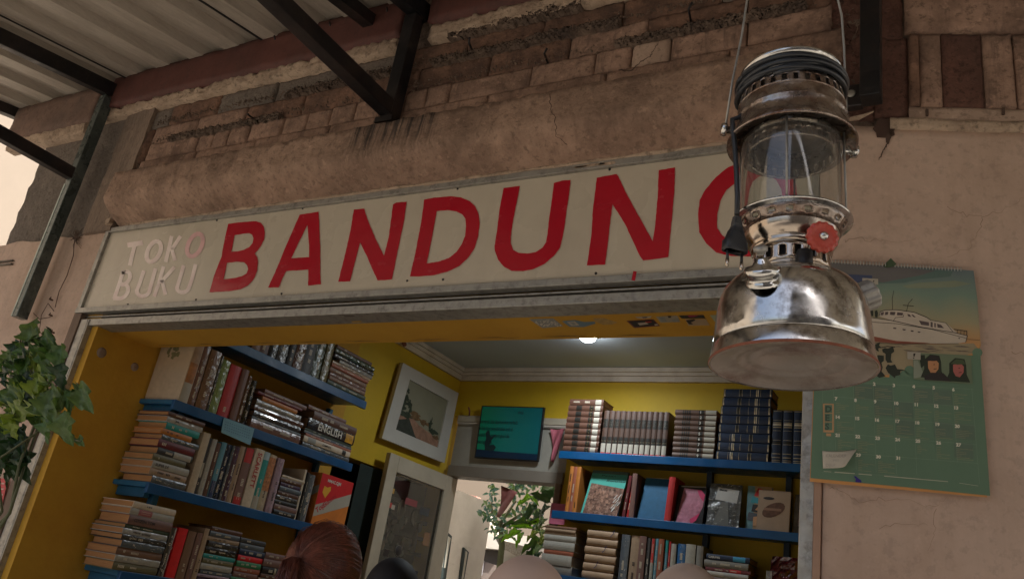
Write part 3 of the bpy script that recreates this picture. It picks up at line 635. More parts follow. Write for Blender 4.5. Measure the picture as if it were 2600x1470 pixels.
# dead root cluster and wires on the left plaster
rt_ = thing('dried_roots', 'dried creeper roots clinging to the plaster left of the sign', 'dried plant', P(190, 606, 'y', -.01))
rr = random.Random(4); c = P(192, 606, 'y', -.012)
for k in range(26):
    a = rr.uniform(0, 6.28); L_ = rr.uniform(.02, .075)*(1.5 if math.sin(a) < -.5 else 1)
    p = [c+Vector((math.cos(a)*L_*q+rr.uniform(-.004, .004), -.012*q*(1-q), math.sin(a)*L_*q+rr.uniform(-.004, .004))) for q in (0, .35, .7, 1)]
    MB().tube(p, [.0035, .002, .0012, .0006], 4).obj('root', crack_mat, rt_)
for pts in ([(190, 600), (186, 650), (170, 700), (150, 740), (140, 780)], [(137, 790), (122, 770), (105, 800), (100, 840), (115, 860)], [(128, 805), (100, 810), (85, 795)]):
    MB().tube([P(x, y, 'y', -.01) for x, y in pts], .0018, 4).obj('root', crack_mat, rt_)
for px, py in ((132, 802), (137, 845), (133, 762)):
    q = P(px, py, 'y', -.012); MB().tube([q, q+Vector((.012, -.02, -.004)), q+Vector((.02, -.022, .006))], [.005, .004, .002], 5).obj('root', crack_mat, rt_)
m = MB(); ps = [P(x, y, 'y', 0) for x, y in ((455, 0),)]
chip('mortar_lump', P(292, 572, 'y', 0).x, P(292, 572, 'y', 0).z, .03, .03, -.02, .02, plaster_rag, seed=88)
m = MB(); m.box(-4.9, -4.12, -.012, 0, 2.655, 2.662).box(-4.9, -4.12, -.012, 0, 2.675, 2.68); m.obj('wall_moulding', galv_dark, kind='structure')

# ------------------------------------------------------------------ shelves
XF, YR = -3.05, 2.5
LZ = {1: 2.443, 2: 2.090, 3: 1.733, 4: 1.378}
RZ = {1: 2.427, 2: 2.072, 3: 1.717}
LN = {1: 'topmost left shelf', 2: 'second left shelf', 3: 'third left shelf', 4: 'lowest left shelf'}
RN = {1: 'top right shelf', 2: 'middle right shelf', 3: 'bottom right shelf'}
for k, z in LZ.items():
    t = thing('wall_shelf', 'blue painted plank, %s along the yellow side wall' % LN[k], 'shelf', (-3.17, .95, z-.045), 'blue plank shelves')
    y0, y1 = .325, (1.56 if k > 1 else 1.56)
    MB().box(XL+.002, XF-.004, y0+.004, y1, z-.022, z).obj('board', blue_paint, t, bevel=.0015)
    MB().box(XF-.02, XF, y0, y1, z-.043, z).obj('front_rail', blue_paint, t, bevel=.002)
    MB().box(XL+.002, XF-.02, y0, y0+.004, z-.02, z-.001).obj('end_edge', blue_end, t)
    MB().box(XL+.002, XF-.05, y0+.03, y0+.055, z-.06, z-.0221).obj('cross_bar', blue_end, t)
for y in (.40, 1.50):
    m = MB().box(XL+.16, XL+.19, y, y+.03, 1.0, LZ[1]-.06) if y < 1 else MB().box(XL+.004, XL+.03, y, y+.03, 1.0, LZ[1]-.06)
    tag(own(m.obj('shelf_upright', blue_end)), '%s blue upright carrying the left shelves' % ('near' if y < 1 else 'far'), 'shelf support')
for k, z in RZ.items():
    x0 = {1: -2.268, 2: -2.264, 3: -2.25}[k]
    t = thing('wall_shelf', 'blue painted plank, %s on the back wall' % RN[k], 'shelf', (-1.3, 2.62, z-.045), 'blue plank shelves')
    MB().box(x0, -.35, YR+.004, YB-.002, z-.022, z).obj('board', blue_paint, t, bevel=.0015)
    MB().box(x0-.003, -.35, YR-.012, YR+.004, z-.045, z).obj('front_rail', blue_paint, t, bevel=.002)
for x in (-1.43, -.985):
    m = MB().box(x, x+.03, YB-.045, YB-.002, 1.2, RZ[1]-.023); tag(own(m.obj('shelf_upright', M('navy_upright', (.01, .03, .06), .5))), '%s dark blue upright behind the right shelves' % ('left' if x < -1.2 else 'right'), 'shelf support')

# ------------------------------------------------------------------ books
PAL = {
 'cream': (.56, .45, .32), 'tan': (.42, .29, .19), 'brown': (.22, .12, .075), 'dark brown': (.12, .052, .032), 'black': (.018, .016, .017), 'charcoal': (.05, .048, .05),
 'dark green': (.045, .065, .035), 'pale green': (.24, .33, .13), 'red': (.50, .03, .03), 'bright red': (.75, .015, .02), 'maroon': (.16, .025, .03), 'orange': (.55, .20, .04),
 'teal': (.03, .30, .27), 'blue': (.03, .14, .33), 'navy': (.012, .026, .065), 'sky blue': (.12, .30, .38), 'grey': (.25, .235, .21), 'pale grey': (.42, .40, .35),
 'white': (.60, .54, .45), 'lilac': (.38, .27, .34), 'purple': (.07, .03, .07), 'rust': (.36, .11, .06), 'olive': (.16, .14, .07), 'green': (.04, .22, .10), 'pink': (.5, .13, .18),
 'slate': (.11, .13, .15), 'rose brown': (.215, .115, .095), 'ivory': (.66, .55, .42), 'umber': (.085, .044, .030), 'light umber': (.13, .072, .05), 'silver': (.45, .44, .42), 'turquoise': (.10, .48, .40)}
def cm(c, wrap=False):
    if wrap: return M('wrapped_%s_cover' % c.replace(' ', '_'), PAL[c], .24, var=.2, scale=14, bump=.8, bscale=24, bdist=.010, spec=.7, coat=.4, dirt=tuple(x*.5 for x in PAL[c]), dirt_amt=.5, dscale=12)
    return M('%s_cover' % c.replace(' ', '_'), PAL[c], .5, var=.16, scale=16, bump=.2, bscale=60, dirt=tuple(x*.55 for x in PAL[c]), dirt_amt=.5, dscale=9)
band_blk = M('black_band', (.02, .018, .015), .4, var=.3); band_gold = M('gold_band', (.50, .43, .30), .3, metal=.5, var=.1, bump=0)
band_white = M('white_band', (.42, .385, .32), .5, var=.1); band_red = M('red_band', (.5, .03, .03), .5); band_text = M('printed_lines', (.60, .52, .40), .5, bump=0)
ink_dark = M('dark_ink', (.03, .025, .025), .6, bump=0); ink_white = M('white_ink', (.72, .68, .60), .6, bump=0); ink_red = M('red_ink', (.45, .03, .03), .6, bump=0)
glint = M('plastic_glint', (.75, .73, .68), .12, var=.1, bump=0, spec=1)  # pale slivers laid on the wrapping as painted highlights
def book(label, o, T, L, W, mat, pages=paper_cr, bands=(), text=None, rnd=.0, lines=0, seed=0, group=None, loose_cover=.002, glints=0, name='book'):
    """o spine corner; T thickness vector, L vector along the spine, W vector from spine inwards"""
    o, T, L, W = map(Vector, (o, T, L, W)); tn, ln, wn = T.normalized(), L.normalized(), W.normalized()
    c = min(.0028, T.length*.14); e = min(.004, L.length*.03)
    root = MB()
    root.obox(o, tn*c, L, W).obox(o+T-tn*c, tn*c, L, W)
    n = 5; sp = []
    for k in range(n+1):
        f = k/n; b = math.sin(f*math.pi)*rnd; sp.append(o+T*f-wn*b)
    vs = [p for q in sp for p in (q, q+L)]+[p for p in (o+wn*c, o+L+wn*c, o+T+wn*c, o+T+L+wn*c)]
    fs = [(2*k, 2*k+1, 2*k+3, 2*k+2) for k in range(n)]

    root.add(vs, fs)
    root.obox(o+wn*.0002+tn*c, T-2*tn*c, L, wn*c)
    b = own(root.obj(name, mat)); tag(b, label, 'book', group)
    pg = MB(); pg.obox(o+tn*c+wn*(c+.0003)+ln*e, T-2*tn*c, L-2*ln*e, W-wn*(c+.004)); pg.obj('pages', pages, b)
    def t3(x, y, t):       # x along L, y along T on the spine face
        f = y/T.length; return o+ln*x+tn*y-wn*(.0006+t+math.sin(max(0, min(1, f))*math.pi)*rnd)
    for (a0, a1, bm) in bands:
        m = MB(); m.add([t3(L.length*q, T.length*(.07+.86*f), .0002) for q in (a0, a1) for f in [k/n for k in range(n+1)]], [(k, k+1, n+2+k, n+1+k) for k in range(n)]); m.obj('spine_band', bm, b)
    if text:
        s, sz, tm, x0 = text; m = MB()
        up_is_z = abs(ln.z) > .5
        h = T.length*sz
        if up_is_z:
            dirx = -ln; base = o+L*(1-x0)+tn*(T.length*(.5+sz*.36)) if True else o
            # text reads downwards on an upright spine
            side = -tn if flip_side(tn, wn, dirx) else tn
            base = o+L*(1-x0)+(T*(.5))-side*h*.36
            put_text(m, s, h, lambda x, y, t: base+dirx*x+side*y-wn*(.0012+rnd*1.02), 0, 0, 0, spacing=1.0, bold=h*.02)
        else:
            base = o+L*x0+T*.5-tn*h*.36
            put_text(m, s, h, lambda x, y, t: base+ln*x+tn*y-wn*(.0012+rnd*1.02), 0, 0, 0, bold=h*.02)
        m.obj('lettering', tm, b)
    r = random.Random(seed)
    if lines:
        m = MB(); x = L.length*r.uniform(.08, .25)
        for q in range(lines):
            d = L.length*r.uniform(.04, .22)
            if x+d > L.length*.93: break
            y0 = T.length*r.uniform(.28, .4); y1 = T.length*r.uniform(.55, .7)
            nn = max(2, int(d/.006)); 
            for z in range(nn):
                xa = x+d*z/nn
                m.add([t3(xa, y0, .0004), t3(xa+d/nn*.62, y0, .0004), t3(xa+d/nn*.62, y1, .0004), t3(xa, y1, .0004)], [(0, 1, 2, 3)])
            x += d+L.length*r.uniform(.04, .15)
        if m.v: m.obj('printed_title', band_text if sum(mat_color(mat)) < .75 else ink_dark, b, kind='stuff')
    if glints:
        m = MB()
        for q in range(glints):
            x = r.uniform(.05, .95)*L.length; y = r.uniform(.1, .9)*T.length; a = r.uniform(-.6, .6); l_ = r.uniform(.003, .011); w_ = r.uniform(.0006, .0017)
            dx, dy = math.cos(a)*l_, math.sin(a)*l_
            m.add([t3(x, y, .0015), t3(x+dx, y+dy, .003), t3(x+dx-dy*w_/l_, y+dy+dx*w_/l_, .0045), t3(x-dy*w_/l_, y+dx*w_/l_, .0025)], [(0, 1, 2, 3)])
        m.obj('plastic_glint', glint, b, kind='stuff')
    return b
def mat_color(m):
    for k, v in PAL.items():
        if k.replace(' ', '_') in m.name: return v
    return (.3, .3, .3)
def flip_side(tn, wn, dirx):
    # text plane normal must face the viewer (-wn): dirx x side = -wn
    return dirx.cross(tn).dot(-wn) < 0
ORD = ['first', 'second', 'third', 'fourth', 'fifth', 'sixth', 'seventh', 'eighth', 'ninth', 'tenth', 'eleventh', 'twelfth', 'thirteenth', 'fourteenth', 'fifteenth', 'sixteenth']
rk = random.Random(99)
def place(side, k, px0, px1):
    if side == 'L':
        a, b = Vector((XF, .2, LZ[k])), Vector((XF, 1.9, LZ[k])); return along(px0, a, b).y, along(px1, a, b).y
    a, b = Vector((-2.6, YR, RZ[k])), Vector((-.4, YR, RZ[k])); return along(px0, a, b).x, along(px1, a, b).x
def frame(side, k):
    """origin builder, thickness axis, depth axis, shelf z"""
    if side == 'L': return (lambda s, d, z: Vector((XF-d, s, LZ[k]+z))), Vector((0, 1, 0)), Vector((-1, 0, 0)), LN[k]
    return (lambda s, d, z: Vector((s, YR+d, RZ[k]+z))), Vector((1, 0, 0)), Vector((0, 1, 0)), RN[k]
def upright(side, k, items, where=''):
    """items: (px0, px1, height, colour[, opts])"""
    F, S, D, nm = frame(side, k)
    for i, it in enumerate(items):
        px0, px1, h, c = it[:4]; op = dict(it[4]) if len(it) > 4 else {}
        a, b = place(side, k, px0, px1); wrap = op.pop('wrap', False); wd = op.pop('w', rk.uniform(.15, .19)); d = op.pop('d', rk.uniform(.002, .014))
        lean = op.pop('lean', 0); desc = op.pop('desc', ''); kind = op.pop('kind', 'upright book')
        T = S*(b-a-.0006); L = Vector((0, 0, h))+S*lean
        lab = '%s%s %s, %s, %s' % (c, ' ' + desc if desc else '', kind, ORD[i] + (' ' + where if where else ' upright one from the left'), nm)
        book(lab, F(a, d, .0005), T, L, D*wd, cm(c, wrap), rnd=min(.004, (b-a)*.12), seed=rk.randrange(9999), group='upright books on the '+nm,
             pages=op.pop('pages', paper_cr), lines=op.pop('lines', rk.choice([2, 3, 4])), glints=op.pop('glints', 9 if wrap else 0), **op)
def stack(side, k, px0, px1, items, where, pages=paper_or, z0=.0005, dd=.01, group=None, jit=.008, depth=.17):
    """items bottom to top: (thickness, colour[, opts])"""
    F, S, D, nm = frame(side, k); a, b = place(side, k, px0, px1); z = z0
    for i, it in enumerate(items):
        th, c = it[:2]; op = dict(it[2]) if len(it) > 2 else {}; wrap = op.pop('wrap', False); desc = op.pop('desc', ''); gap = op.pop('gap', .0006)
        ja, jb = rk.uniform(-jit, jit)+op.pop('da', 0), rk.uniform(-jit, jit)-op.pop('db', 0)
        d = rk.uniform(0, dd)
        lab = '%s%s book, %s up in the %s, %s' % (c, ' ' + desc if desc else '', ORD[i], where, nm)
        book(lab, F(a+ja, d, z), Vector((0, 0, th-gap)), S*(b-a+jb-ja), D*(depth+rk.uniform(-.01, .01)), cm(c, wrap), pages=op.pop('pages', pages),
             rnd=min(.004, th*.12) if gap < .002 else .006, seed=rk.randrange(9999), group=group or 'books in the %s on the %s' % (where, nm), lines=op.pop('lines', rk.choice([1, 2, 3])), glints=op.pop('glints', 10 if wrap else 0), **op)
        z += th
    return z
W_ = dict(wrap=True)
# left, topmost shelf
upright('L', 1, [(640, 660, .2, 'brown'), (660, 682, .22, 'dark brown'), (683, 702, .22, 'black', W_), (703, 726, .23, 'charcoal', W_), (727, 742, .22, 'black'), (743, 765, .24, 'dark brown', W_), (766, 790, .24, 'black'), (791, 812, .24, 'dark green', W_), (813, 829, .23, 'olive', W_)])
stack('L', 1, 833, 925, [(.026, 'dark green'), (.021, 'brown'), (.024, 'rose brown', W_), (.026, 'brown'), (.018, 'rust'), (.016, 'tan', W_), (.022, 'grey', dict(da=.05, db=-.02, wrap=True)), (.024, 'charcoal', dict(wrap=True, db=-.03)), (.026, 'dark green', dict(wrap=True, db=-.03)), (.02, 'dark brown')], 'plastic-wrapped pile', pages=paper_dk)
# left, second shelf
upright('L', 2, [(453, 476, .285, 'cream', dict(desc='marbled-spine hardback', w=.225, d=.003, lines=0, bands=((.0, .3, band_white), (.3, .62, M('orange_marble', (.42, .17, .05), .6, var=.4, scale=25)), (.62, 1, M('mottled_tan', (.40, .25, .15), .6, var=.3, scale=20))))),
    (478, 495, .275, 'rose brown', W_), (497, 524, .27, 'brown', dict(wrap=True, glints=6)), (525, 531, .26, 'charcoal', W_), (532, 553, .25, 'pale green', dict(wrap=True, glints=5, lines=0)),
    (555, 583, .245, 'red', dict(lines=1, w=.19)), (584, 599, .245, 'rose brown', dict(lines=0)), (601, 613, .225, 'dark brown', W_), (614, 627, .215, 'black', W_)])
stack('L', 2, 634, 756, [(.040, 'rose brown', dict(wrap=True, desc='thick')), (.012, 'slate'), (.030, 'charcoal', W_), (.026, 'dark brown', W_), (.030, 'grey', dict(wrap=True, db=.02)), (.022, 'orange', dict(da=.03, db=.06)), (.014, 'maroon', dict(db=.03)), (.022, 'rose brown', dict(da=.03))], 'middle pile', pages=paper_dk)
stack('L', 2, 768, 886, [(.024, 'slate', W_), (.030, 'ivory', dict(desc='thick', text=('COMPLETE', .5, ink_dark, .38), lines=0, bands=((.08, .24, M('grey_spine_block', (.3, .3, .28), .6)), (.82, .9, band_blk)))), (.014, 'rust'), (.014, 'slate', dict(lines=5)), (.012, 'dark green'),
    (.055, 'black', dict(desc='thick ENGLISH dictionary', text=('ENGLISH', .92, ink_white, .2), lines=0, wrap=True, glints=4, bands=((.80, .97, M('yellow_red_emblem', (.6, .3, .02), .5, var=.5, scale=40)),))), (.042, 'dark brown', dict(da=.02)), (.02, 'rose brown', dict(da=-.03, db=.1))], 'far pile', pages=paper_dk)
# left, third shelf
stack('L', 3, 376, 468, [(.030, 'slate', dict(da=.02, wrap=True, glints=5)), (.030, 'tan', dict(db=.01)), (.030, 'pale grey', dict(text=('SUPER DE', .55, ink_dark, .06), lines=0)), (.028, 'olive', dict(db=.03)), (.030, 'charcoal', dict(bands=((.45, .95, band_white),))), (.033, 'maroon'), (.022, 'slate', dict(wrap=True, glints=8, db=-.01)), (.024, 'orange', dict(db=.03)), (.030, 'teal', dict(da=.012)), (.026, 'silver', dict(wrap=True, glints=12, da=.012)), (.018, 'dark brown')], 'near stack', jit=.012, depth=.2)
upright('L', 3, [(476, 494, .265, 'cream', dict(lines=0, w=.18)), (495, 502, .25, 'charcoal', dict(bands=((.3, .55, band_white),))), (503, 514, .25, 'pale grey'), (515, 526, .24, 'dark brown'), (527, 540, .25, 'sky blue', dict(bands=((0, .3, M('dark_blue_patch', (.02, .04, .12), .5)),))), (541, 556, .25, 'navy', W_),
    (557, 563, .25, 'slate', W_), (564, 576, .25, 'purple', W_), (577, 590, .26, 'tan', dict(lines=6)), (591, 612, .262, 'rose brown', dict(lines=2, bands=((0, .13, band_red), (.74, 1, band_red)))),
    (613, 636, .272, 'ivory', dict(desc='SCARLETT', text=('SCARLETT', .62, ink_red, .06), lines=0)), (637, 653, .27, 'teal', dict(bands=((0, .22, band_white), (.86, 1, M('pale_sky', (.4, .5, .55), .5))))), (654, 673, .268, 'cream', dict(wrap=True, glints=8, bands=((.35, .95, M('orange_letters', (.5, .2, .08), .5, var=.5, scale=60)),))), (674, 690, .262, 'lilac', dict(wrap=True, glints=10))])
stack('L', 3, 693, 746, [(.024, 'black'), (.026, 'rose brown'), (.020, 'black'), (.024, 'charcoal', W_), (.022, 'dark brown'), (.022, 'slate'), (.02, 'purple'), (.02, 'dark brown'), (.014, 'cream', dict(db=-.02))], 'dark far stack', pages=paper_dk)
upright('L', 3, [(748, 753, .25, 'ivory', dict(lines=0)), (755, 760, .24, 'black'), (761, 775, .235, 'slate', W_)], where='beyond the dark stack')
# left, lowest shelf
stack('L', 4, 286, 398, [(.032, 'olive'), (.026, 'pale grey', W_), (.030, 'brown'), (.028, 'slate', dict(wrap=True, glints=14)), (.022, 'charcoal', W_), (.024, 'silver', dict(wrap=True, glints=14)), (.016, 'dark green'), (.038, 'rose brown', dict(text=('CITIZEN TOM', .45, ink_dark, .1), lines=0)), (.028, 'pale grey', dict(bands=((.18, .48, M('rose_panel', (.36, .12, .12), .6)),))), (.026, 'ivory', dict(text=('A M B', .4, ink_dark, .3), lines=0))], 'near stack', jit=.006, depth=.2)
upright('L', 4, [(400, 412, .2, 'charcoal', W_), (413, 418, .2, 'silver', W_), (422, 446, .205, 'bright red', dict(lines=0)), (448, 468, .2, 'brown'), (470, 484, .2, 'rose brown'), (485, 497, .225, 'tan')])
stack('L', 4, 500, 580, [(.024, 'purple'), (.012, 'lilac'), (.02, 'slate'), (.026, 'pale grey'), (.022, 'olive'), (.018, 'teal'), (.03, 'black', W_), (.026, 'charcoal', W_), (.02, 'tan'), (.022, 'slate'), (.02, 'dark brown')], 'second stack', pages=paper_dk)
stack('L', 4, 584, 648, [(.024, 'slate'), (.022, 'green', dict(desc='dull')), (.024, 'rose brown'), (.022, 'rust'), (.026, 'green'), (.026, 'bright red'), (.028, 'navy'), (.024, 'slate'), (.024, 'charcoal')], 'third stack', pages=paper_dk)
stack('L', 4, 652, 725, [(.03, 'brown'), (.03, 'tan', dict(bands=((.1, .2, M('teal_patch', (.03, .3, .28), .5)),))), (.02, 'dark brown'), (.034, 'black', dict(bands=((.4, .46, band_gold), (.7, .76, band_white)))), (.034, 'rose brown'), (.03, 'rose brown')], 'fourth stack', pages=paper_dk)
# carton at the end of the third shelf
ybox0, ybox1 = place('L', 3, 790, 872)
cb = thing('carton', 'red and orange printed carton standing at the far end of the third left shelf', 'carton', (XF-.08, (ybox0+ybox1)/2, LZ[3]))
MB().box(XF-.13, XF-.004, ybox0, ybox1, LZ[3]+.0005, LZ[3]+.262).obj('box_body', M('carton_orange', (.66, .20, .03), .5, var=.15, scale=8, bump=.1), cb, bevel=.002)
tb = lambda y, z, t: (XF-.0034+t, y, z)
def flat(pts, mat, to3, t, parent, name='printed_patch'):
    m = MB(); poly_prism(m, pts, [], to3, t-.0002, t); return m.obj(name, mat, parent)
z0, z1 = LZ[3]+.001, LZ[3]+.261; y0, y1 = ybox0+.001, ybox1-.001
flat([(y0, z1-.055), (y1, z1-.055), (y1, z1), (y0, z1)], M('carton_red', (.62, .015, .02), .45), tb, .0006, cb)
flat([(y0, z0+.07), (y1, z0+.20), (y1, z1-.055), (y0, z1-.055)], M('carton_red', (.62, .015, .02), .45), tb, .0006, cb)
flat([(y0, z0+.035), (y1, z0+.135), (y1, z0+.20), (y0, z0+.095)], band_white, tb, .0010, cb)
m = MB(); m.add([tb(a, b, .001) for a, b in ((y0+.03, z0+.165), (y0+.06, z0+.14), (y0+.09, z0+.185), (y0+.085, z0+.205), (y0+.06, z0+.195), (y0+.035, z0+.2))], [(0, 1, 2, 3, 4, 5)]); m.obj('printed_heart', M('carton_yellow', (.75, .38, .03), .5), cb)
m = MB(); put_text(m, 'Top', .04, tb, y0+.022, z0+.055, .0014, rot=.72, bold=.001); put_text(m, 'Ekonomi', .036, tb, y0+.068, z0+.092, .0014, rot=.72, bold=.001, sx=.8); m.obj('lettering', M('carton_print', (.5, .01, .03), .5), cb)
m = MB(); put_text(m, 'MMAC.QJM', .022, tb, y0+.05, z1-.036, .0014, sx=1.0, bold=.0006); m.obj('lettering', ink_white, cb)
flat([(y0-.002, z0), (y0-.0021, z1)] and [(XF-.128, z0+.10), (XF-.006, z0+.16), (XF-.006, z0+.2), (XF-.128, z0+.15)], band_white, lambda x, z, t: (x, ybox0-t, z), .0006, cb)
# price note on the second shelf
a, b = place('L', 2, 568, 645)
nt_ = thing('paper_note', 'pale blue paper note taped over the edge of the second left shelf', 'note', (XF+.01, (a+b)/2, LZ[2]))
m = MB(); m.add([(XF+.002, a, LZ[2]-.002), (XF+.004, b, LZ[2]-.004), (XF+.016, b-.01, LZ[2]-.085), (XF+.010, a+.002, LZ[2]-.072)], [(0, 1, 2, 3)]); m.obj('paper', M('pale_blue_paper', (.22, .42, .52), .8, var=.06), nt_, solid=.0004)
m = MB()
for q in range(4):
    z = LZ[2]-.02-.012*q
    for j in range(12): m.add([(XF+.0065+.0022*q, a+.012+(b-a-.03)*j/12+p_[0], z+p_[1]) for p_ in ((0, 0), (.006, -.001), (.006, .0015), (0, .002))], [(0, 1, 2, 3)])
m.obj('handwriting', M('blue_biro', (.05, .08, .25), .7), nt_)

# right, top shelf: encyclopaedias
enc = dict(lines=0, bands=((.16, .40, band_blk), (.60, .76, band_blk), (.78, 1.0, band_white)))
stack('R', 1, 1428, 1517, [(.0366, 'dark brown', dict(gap=.0025, lines=0, bands=((.24, .40, band_blk), (.62, .74, band_blk), (.78, .93, band_white), (.66, .70, M('dull_gold', (.22, .17, .09), .4))))) for _ in range(8)]+[(.036, 'dark brown', dict(lines=2, da=.006, bands=((.77, .94, band_white),)))], 'encyclopaedia stack', jit=.002, dd=.004, pages=paper_dk)
xs_ = [1522+14.05*i for i in range(13)]
upright('R', 1, [(xs_[i], xs_[i+1]-1.2, .262, 'umber', dict(desc='encyclopaedia volume', w=.17, d=.006, lines=0, bands=((.0, .03, band_red), (.03, .235, band_white), (.235, .39, band_blk), (.60, .80, band_blk), (.28, .3, band_gold), (.66, .665, band_gold), (.69, .695, band_gold), (.72, .725, band_gold), (.75, .755, band_gold)))) for i in range(12)])
stack('R', 1, 1706, 1812, [(.0312, 'light umber', dict(gap=.0025, desc='encyclopaedia volume', lines=0, bands=((.19, .22, band_blk), (.24, .27, band_blk), (.29, .32, band_blk), (.34, .38, band_blk), (.58, .70, band_blk), (.74, .99, band_white)), text=(str(9-i), .8, ink_white, .6))) for i in range(9)], 'light encyclopaedia stack', jit=.003, dd=.004, pages=paper_dk)
bl = []
for i in range(8):
    b_ = [(.01, .035, band_gold), (.955, .98, band_gold), (.325, .332, band_gold), (.385, .392, band_gold), (.335, .382, band_blk), (.555, .561, band_gold), (.765, .771, band_gold), (.675, .70, band_gold), (.71, .73, band_text)]
    if i < 3: b_ = [(1-y, 1-x, q) for x, y, q in b_]
    bl.append((.0512, 'navy', dict(gap=.004, desc='gold-tooled', lines=0,  bands=tuple(b_), da=.004*i*.6)))
stack('R', 1, 1818, 1952, bl, 'navy and gold stack', jit=.003, dd=.004, pages=paper_dk)
upright('R', 1, [(1957+27.5*i, 1957+27.5*i+25, .288, 'navy', dict(desc='gold-tooled', w=.2, d=.004, lines=0, bands=((0, .02, band_gold), (.04, .05, band_gold), (.09, .105, band_gold), (.16, .175, band_gold), (.34, .348, band_gold), (.42, .428, band_gold), (.36, .40, band_blk), (.60, .608, band_gold), (.66, .68, band_gold), (.70, .74, band_text), (.75, .765, band_gold), (.80, .808, band_gold), (.97, .985, band_gold)))) for i in range(3)], where='after the navy stack')

# right, middle shelf: books facing out
def facing(label, px0, px1, z0, h, d, cov, parts=(), wrapm=None, tilt=.03, th=.02, name='book', lean=0.):
    """a book standing with its front cover to the room"""
    k = 2; a, b = place('R', k, px0, px1); F, S, D, nm = frame('R', k)
    o = F(a, d, .0006); L = Vector((lean, tilt*1.4, h)); T = D*th
    rb_ = MB(); rb_.obox(o, S*(b-a), L, D*.002).obox(o+D*(th-.002), S*(b-a), L, D*.002).obox(o, S*.002, L, D*th)
    bk = own(rb_.obj(name, cov)); tag(bk, label, 'book', 'books facing out on the middle right shelf')
    pg = MB(); pg.obox(o+D*.0022+S*.0025+Vector((0, 0, .003)), S*(b-a-.006), L*.97, D*(th-.0045)); pg.obj('pages', paper_cr, bk)
    def t3(x, y, t): return o+S*((b-a)*x)+L*y-D*(.0005+t)
    for pts, mt in parts:
        m = MB(); m.add([t3(x, y, .0003*(1+parts.index((pts, mt)))) for x, y in pts], [tuple(range(len(pts)))]); m.obj('cover_print', mt, bk)
    return bk, t3
upright('R', 2, [(1433, 1442, .268, 'orange', dict(lines=3, w=.19)), (1442, 1451, .268, 'rust', dict(lines=2, w=.19)), (1451, 1461, .268, 'orange', dict(lines=1, w=.19))], where='at the left end')
fig = M('crowd_print', (.17, .09, .065), .4, var=.9, scale=55, bump=.2, dirt=(.42, .26, .19), dirt_amt=.8, dscale=38, dlo=.5, dhi=.6)
bk, t3 = facing('turquoise book with a dark crowd picture on its front cover, leaning at the left', 1470, 1562, 0, .265, .02, M('turquoise_cover', (.10, .44, .37), .3, var=.08), [([(.06, 0), (1, 0), (1, .62), (.5, .66), (.06, .7)], fig), ([(0, .93), (1, .93), (1, 1), (0, 1)], M('dull_teal', (.10, .17, .14), .4))], lean=.03)
m = MB(); put_text(m, 'Pesan', .05, lambda x, y, t: t3(x, y, t), .28, .87, .001, sx=3.6, shear=.5); put_text(m, 'Ronalan', .055, lambda x, y, t: t3(x, y, t), .45, .76, .001, sx=3.0, shear=.5); m.obj('lettering', ink_dark, bk)
m = MB(); r_ = random.Random(8)
for q in range(24):
    x, y = r_.uniform(.15, .9), r_.uniform(.1, .55); m.add([t3(x+dx, y+dy, .0014) for dx, dy in ((-.035, -.03), (.03, -.04), (.045, .02), (0, .05), (-.05, .02))], [(0, 1, 2, 3, 4)])
m.obj('cover_print', M('figure_print', (.36, .2, .14), .4, var=.5, scale=40), bk)
m = MB()
for q in range(9):
    x, y = r_.uniform(.78, .95), r_.uniform(.04, .42); m.add([t3(x, y, .004), t3(x+.02, y-.005, .004), t3(x+.09, y+.09, .006), t3(x+.075, y+.095, .006)], [(0, 1, 2, 3)])
m.obj('plastic_glint', glint, bk, kind='stuff')
upright('R', 2, [(1578, 1586, .235, 'maroon', dict(w=.12, lean=.02)), (1587, 1594, .235, 'red', dict(w=.12, lean=.02)), (1595, 1607, .25, 'rose brown', dict(w=.15, lines=0))], where='beside the turquoise cover')
facing('plain blue clothbound cover facing out beside a red spine', 1612, 1682, 0, .245, .03, M('blue_cloth_cover', (.012, .105, .22), .65, var=.12, scale=40), [([(0, .985), (1, .985), (1, 1), (0, 1)], M('cream_edge', (.5, .4, .2), .6))], lean=.016)
upright('R', 2, [(1684, 1700, .245, 'red', dict(w=.17, lines=0, lean=.012))], where='right of the blue cover')
bag_pink = M('pink_print', (.42, .16, .22), .35, var=.35, scale=22, bump=.4, dirt=(.22, .07, .1), dirt_amt=.6, dscale=14)
facing('pink and rose patterned cover in a clear bag between blue and silver-wrapped books', 1706, 1778, 0, .215, .03, M('dark_backing', (.02, .018, .02), .3), [([(.08, .02), (.62, 0), (.78, .1), (.95, .45), (.98, .78), (.82, .9), (.2, .93)], bag_pink), ([(.6, .0), (.78, .1), (.88, .3), (.55, .12)], M('hot_pink', (.5, .02, .10), .4)), ([(.68, .9), (.82, .9), (.98, .78), (.95, .6), (.8, .72)], M('hot_pink', (.5, .02, .10), .4)), ([(.1, .95), (.98, .97), (.98, 1), (.1, .98)], band_white)])
bk, t3 = facing('dark book wrapped in crinkled clear plastic with a white price slip', 1789, 1872, 0, .235, .02, M('crinkled_wrap', (.085, .088, .09), .12, var=.5, scale=14, bump=1.0, bscale=18, bdist=.02, spec=.9, coat=1), [([(.2, .62), (.88, .56), (.92, .86), (.26, .92)], M('grey_slip', (.42, .40, .37), .5)), ([(.3, .84), (.55, .82), (.55, .86), (.3, .88)], ink_dark), ([(.2, .02), (.7, .02), (.62, .56), (.42, .58)], M('grey_sheet', (.16, .16, .15), .2, bump=.6, bscale=20))], lean=.0)
m = MB()
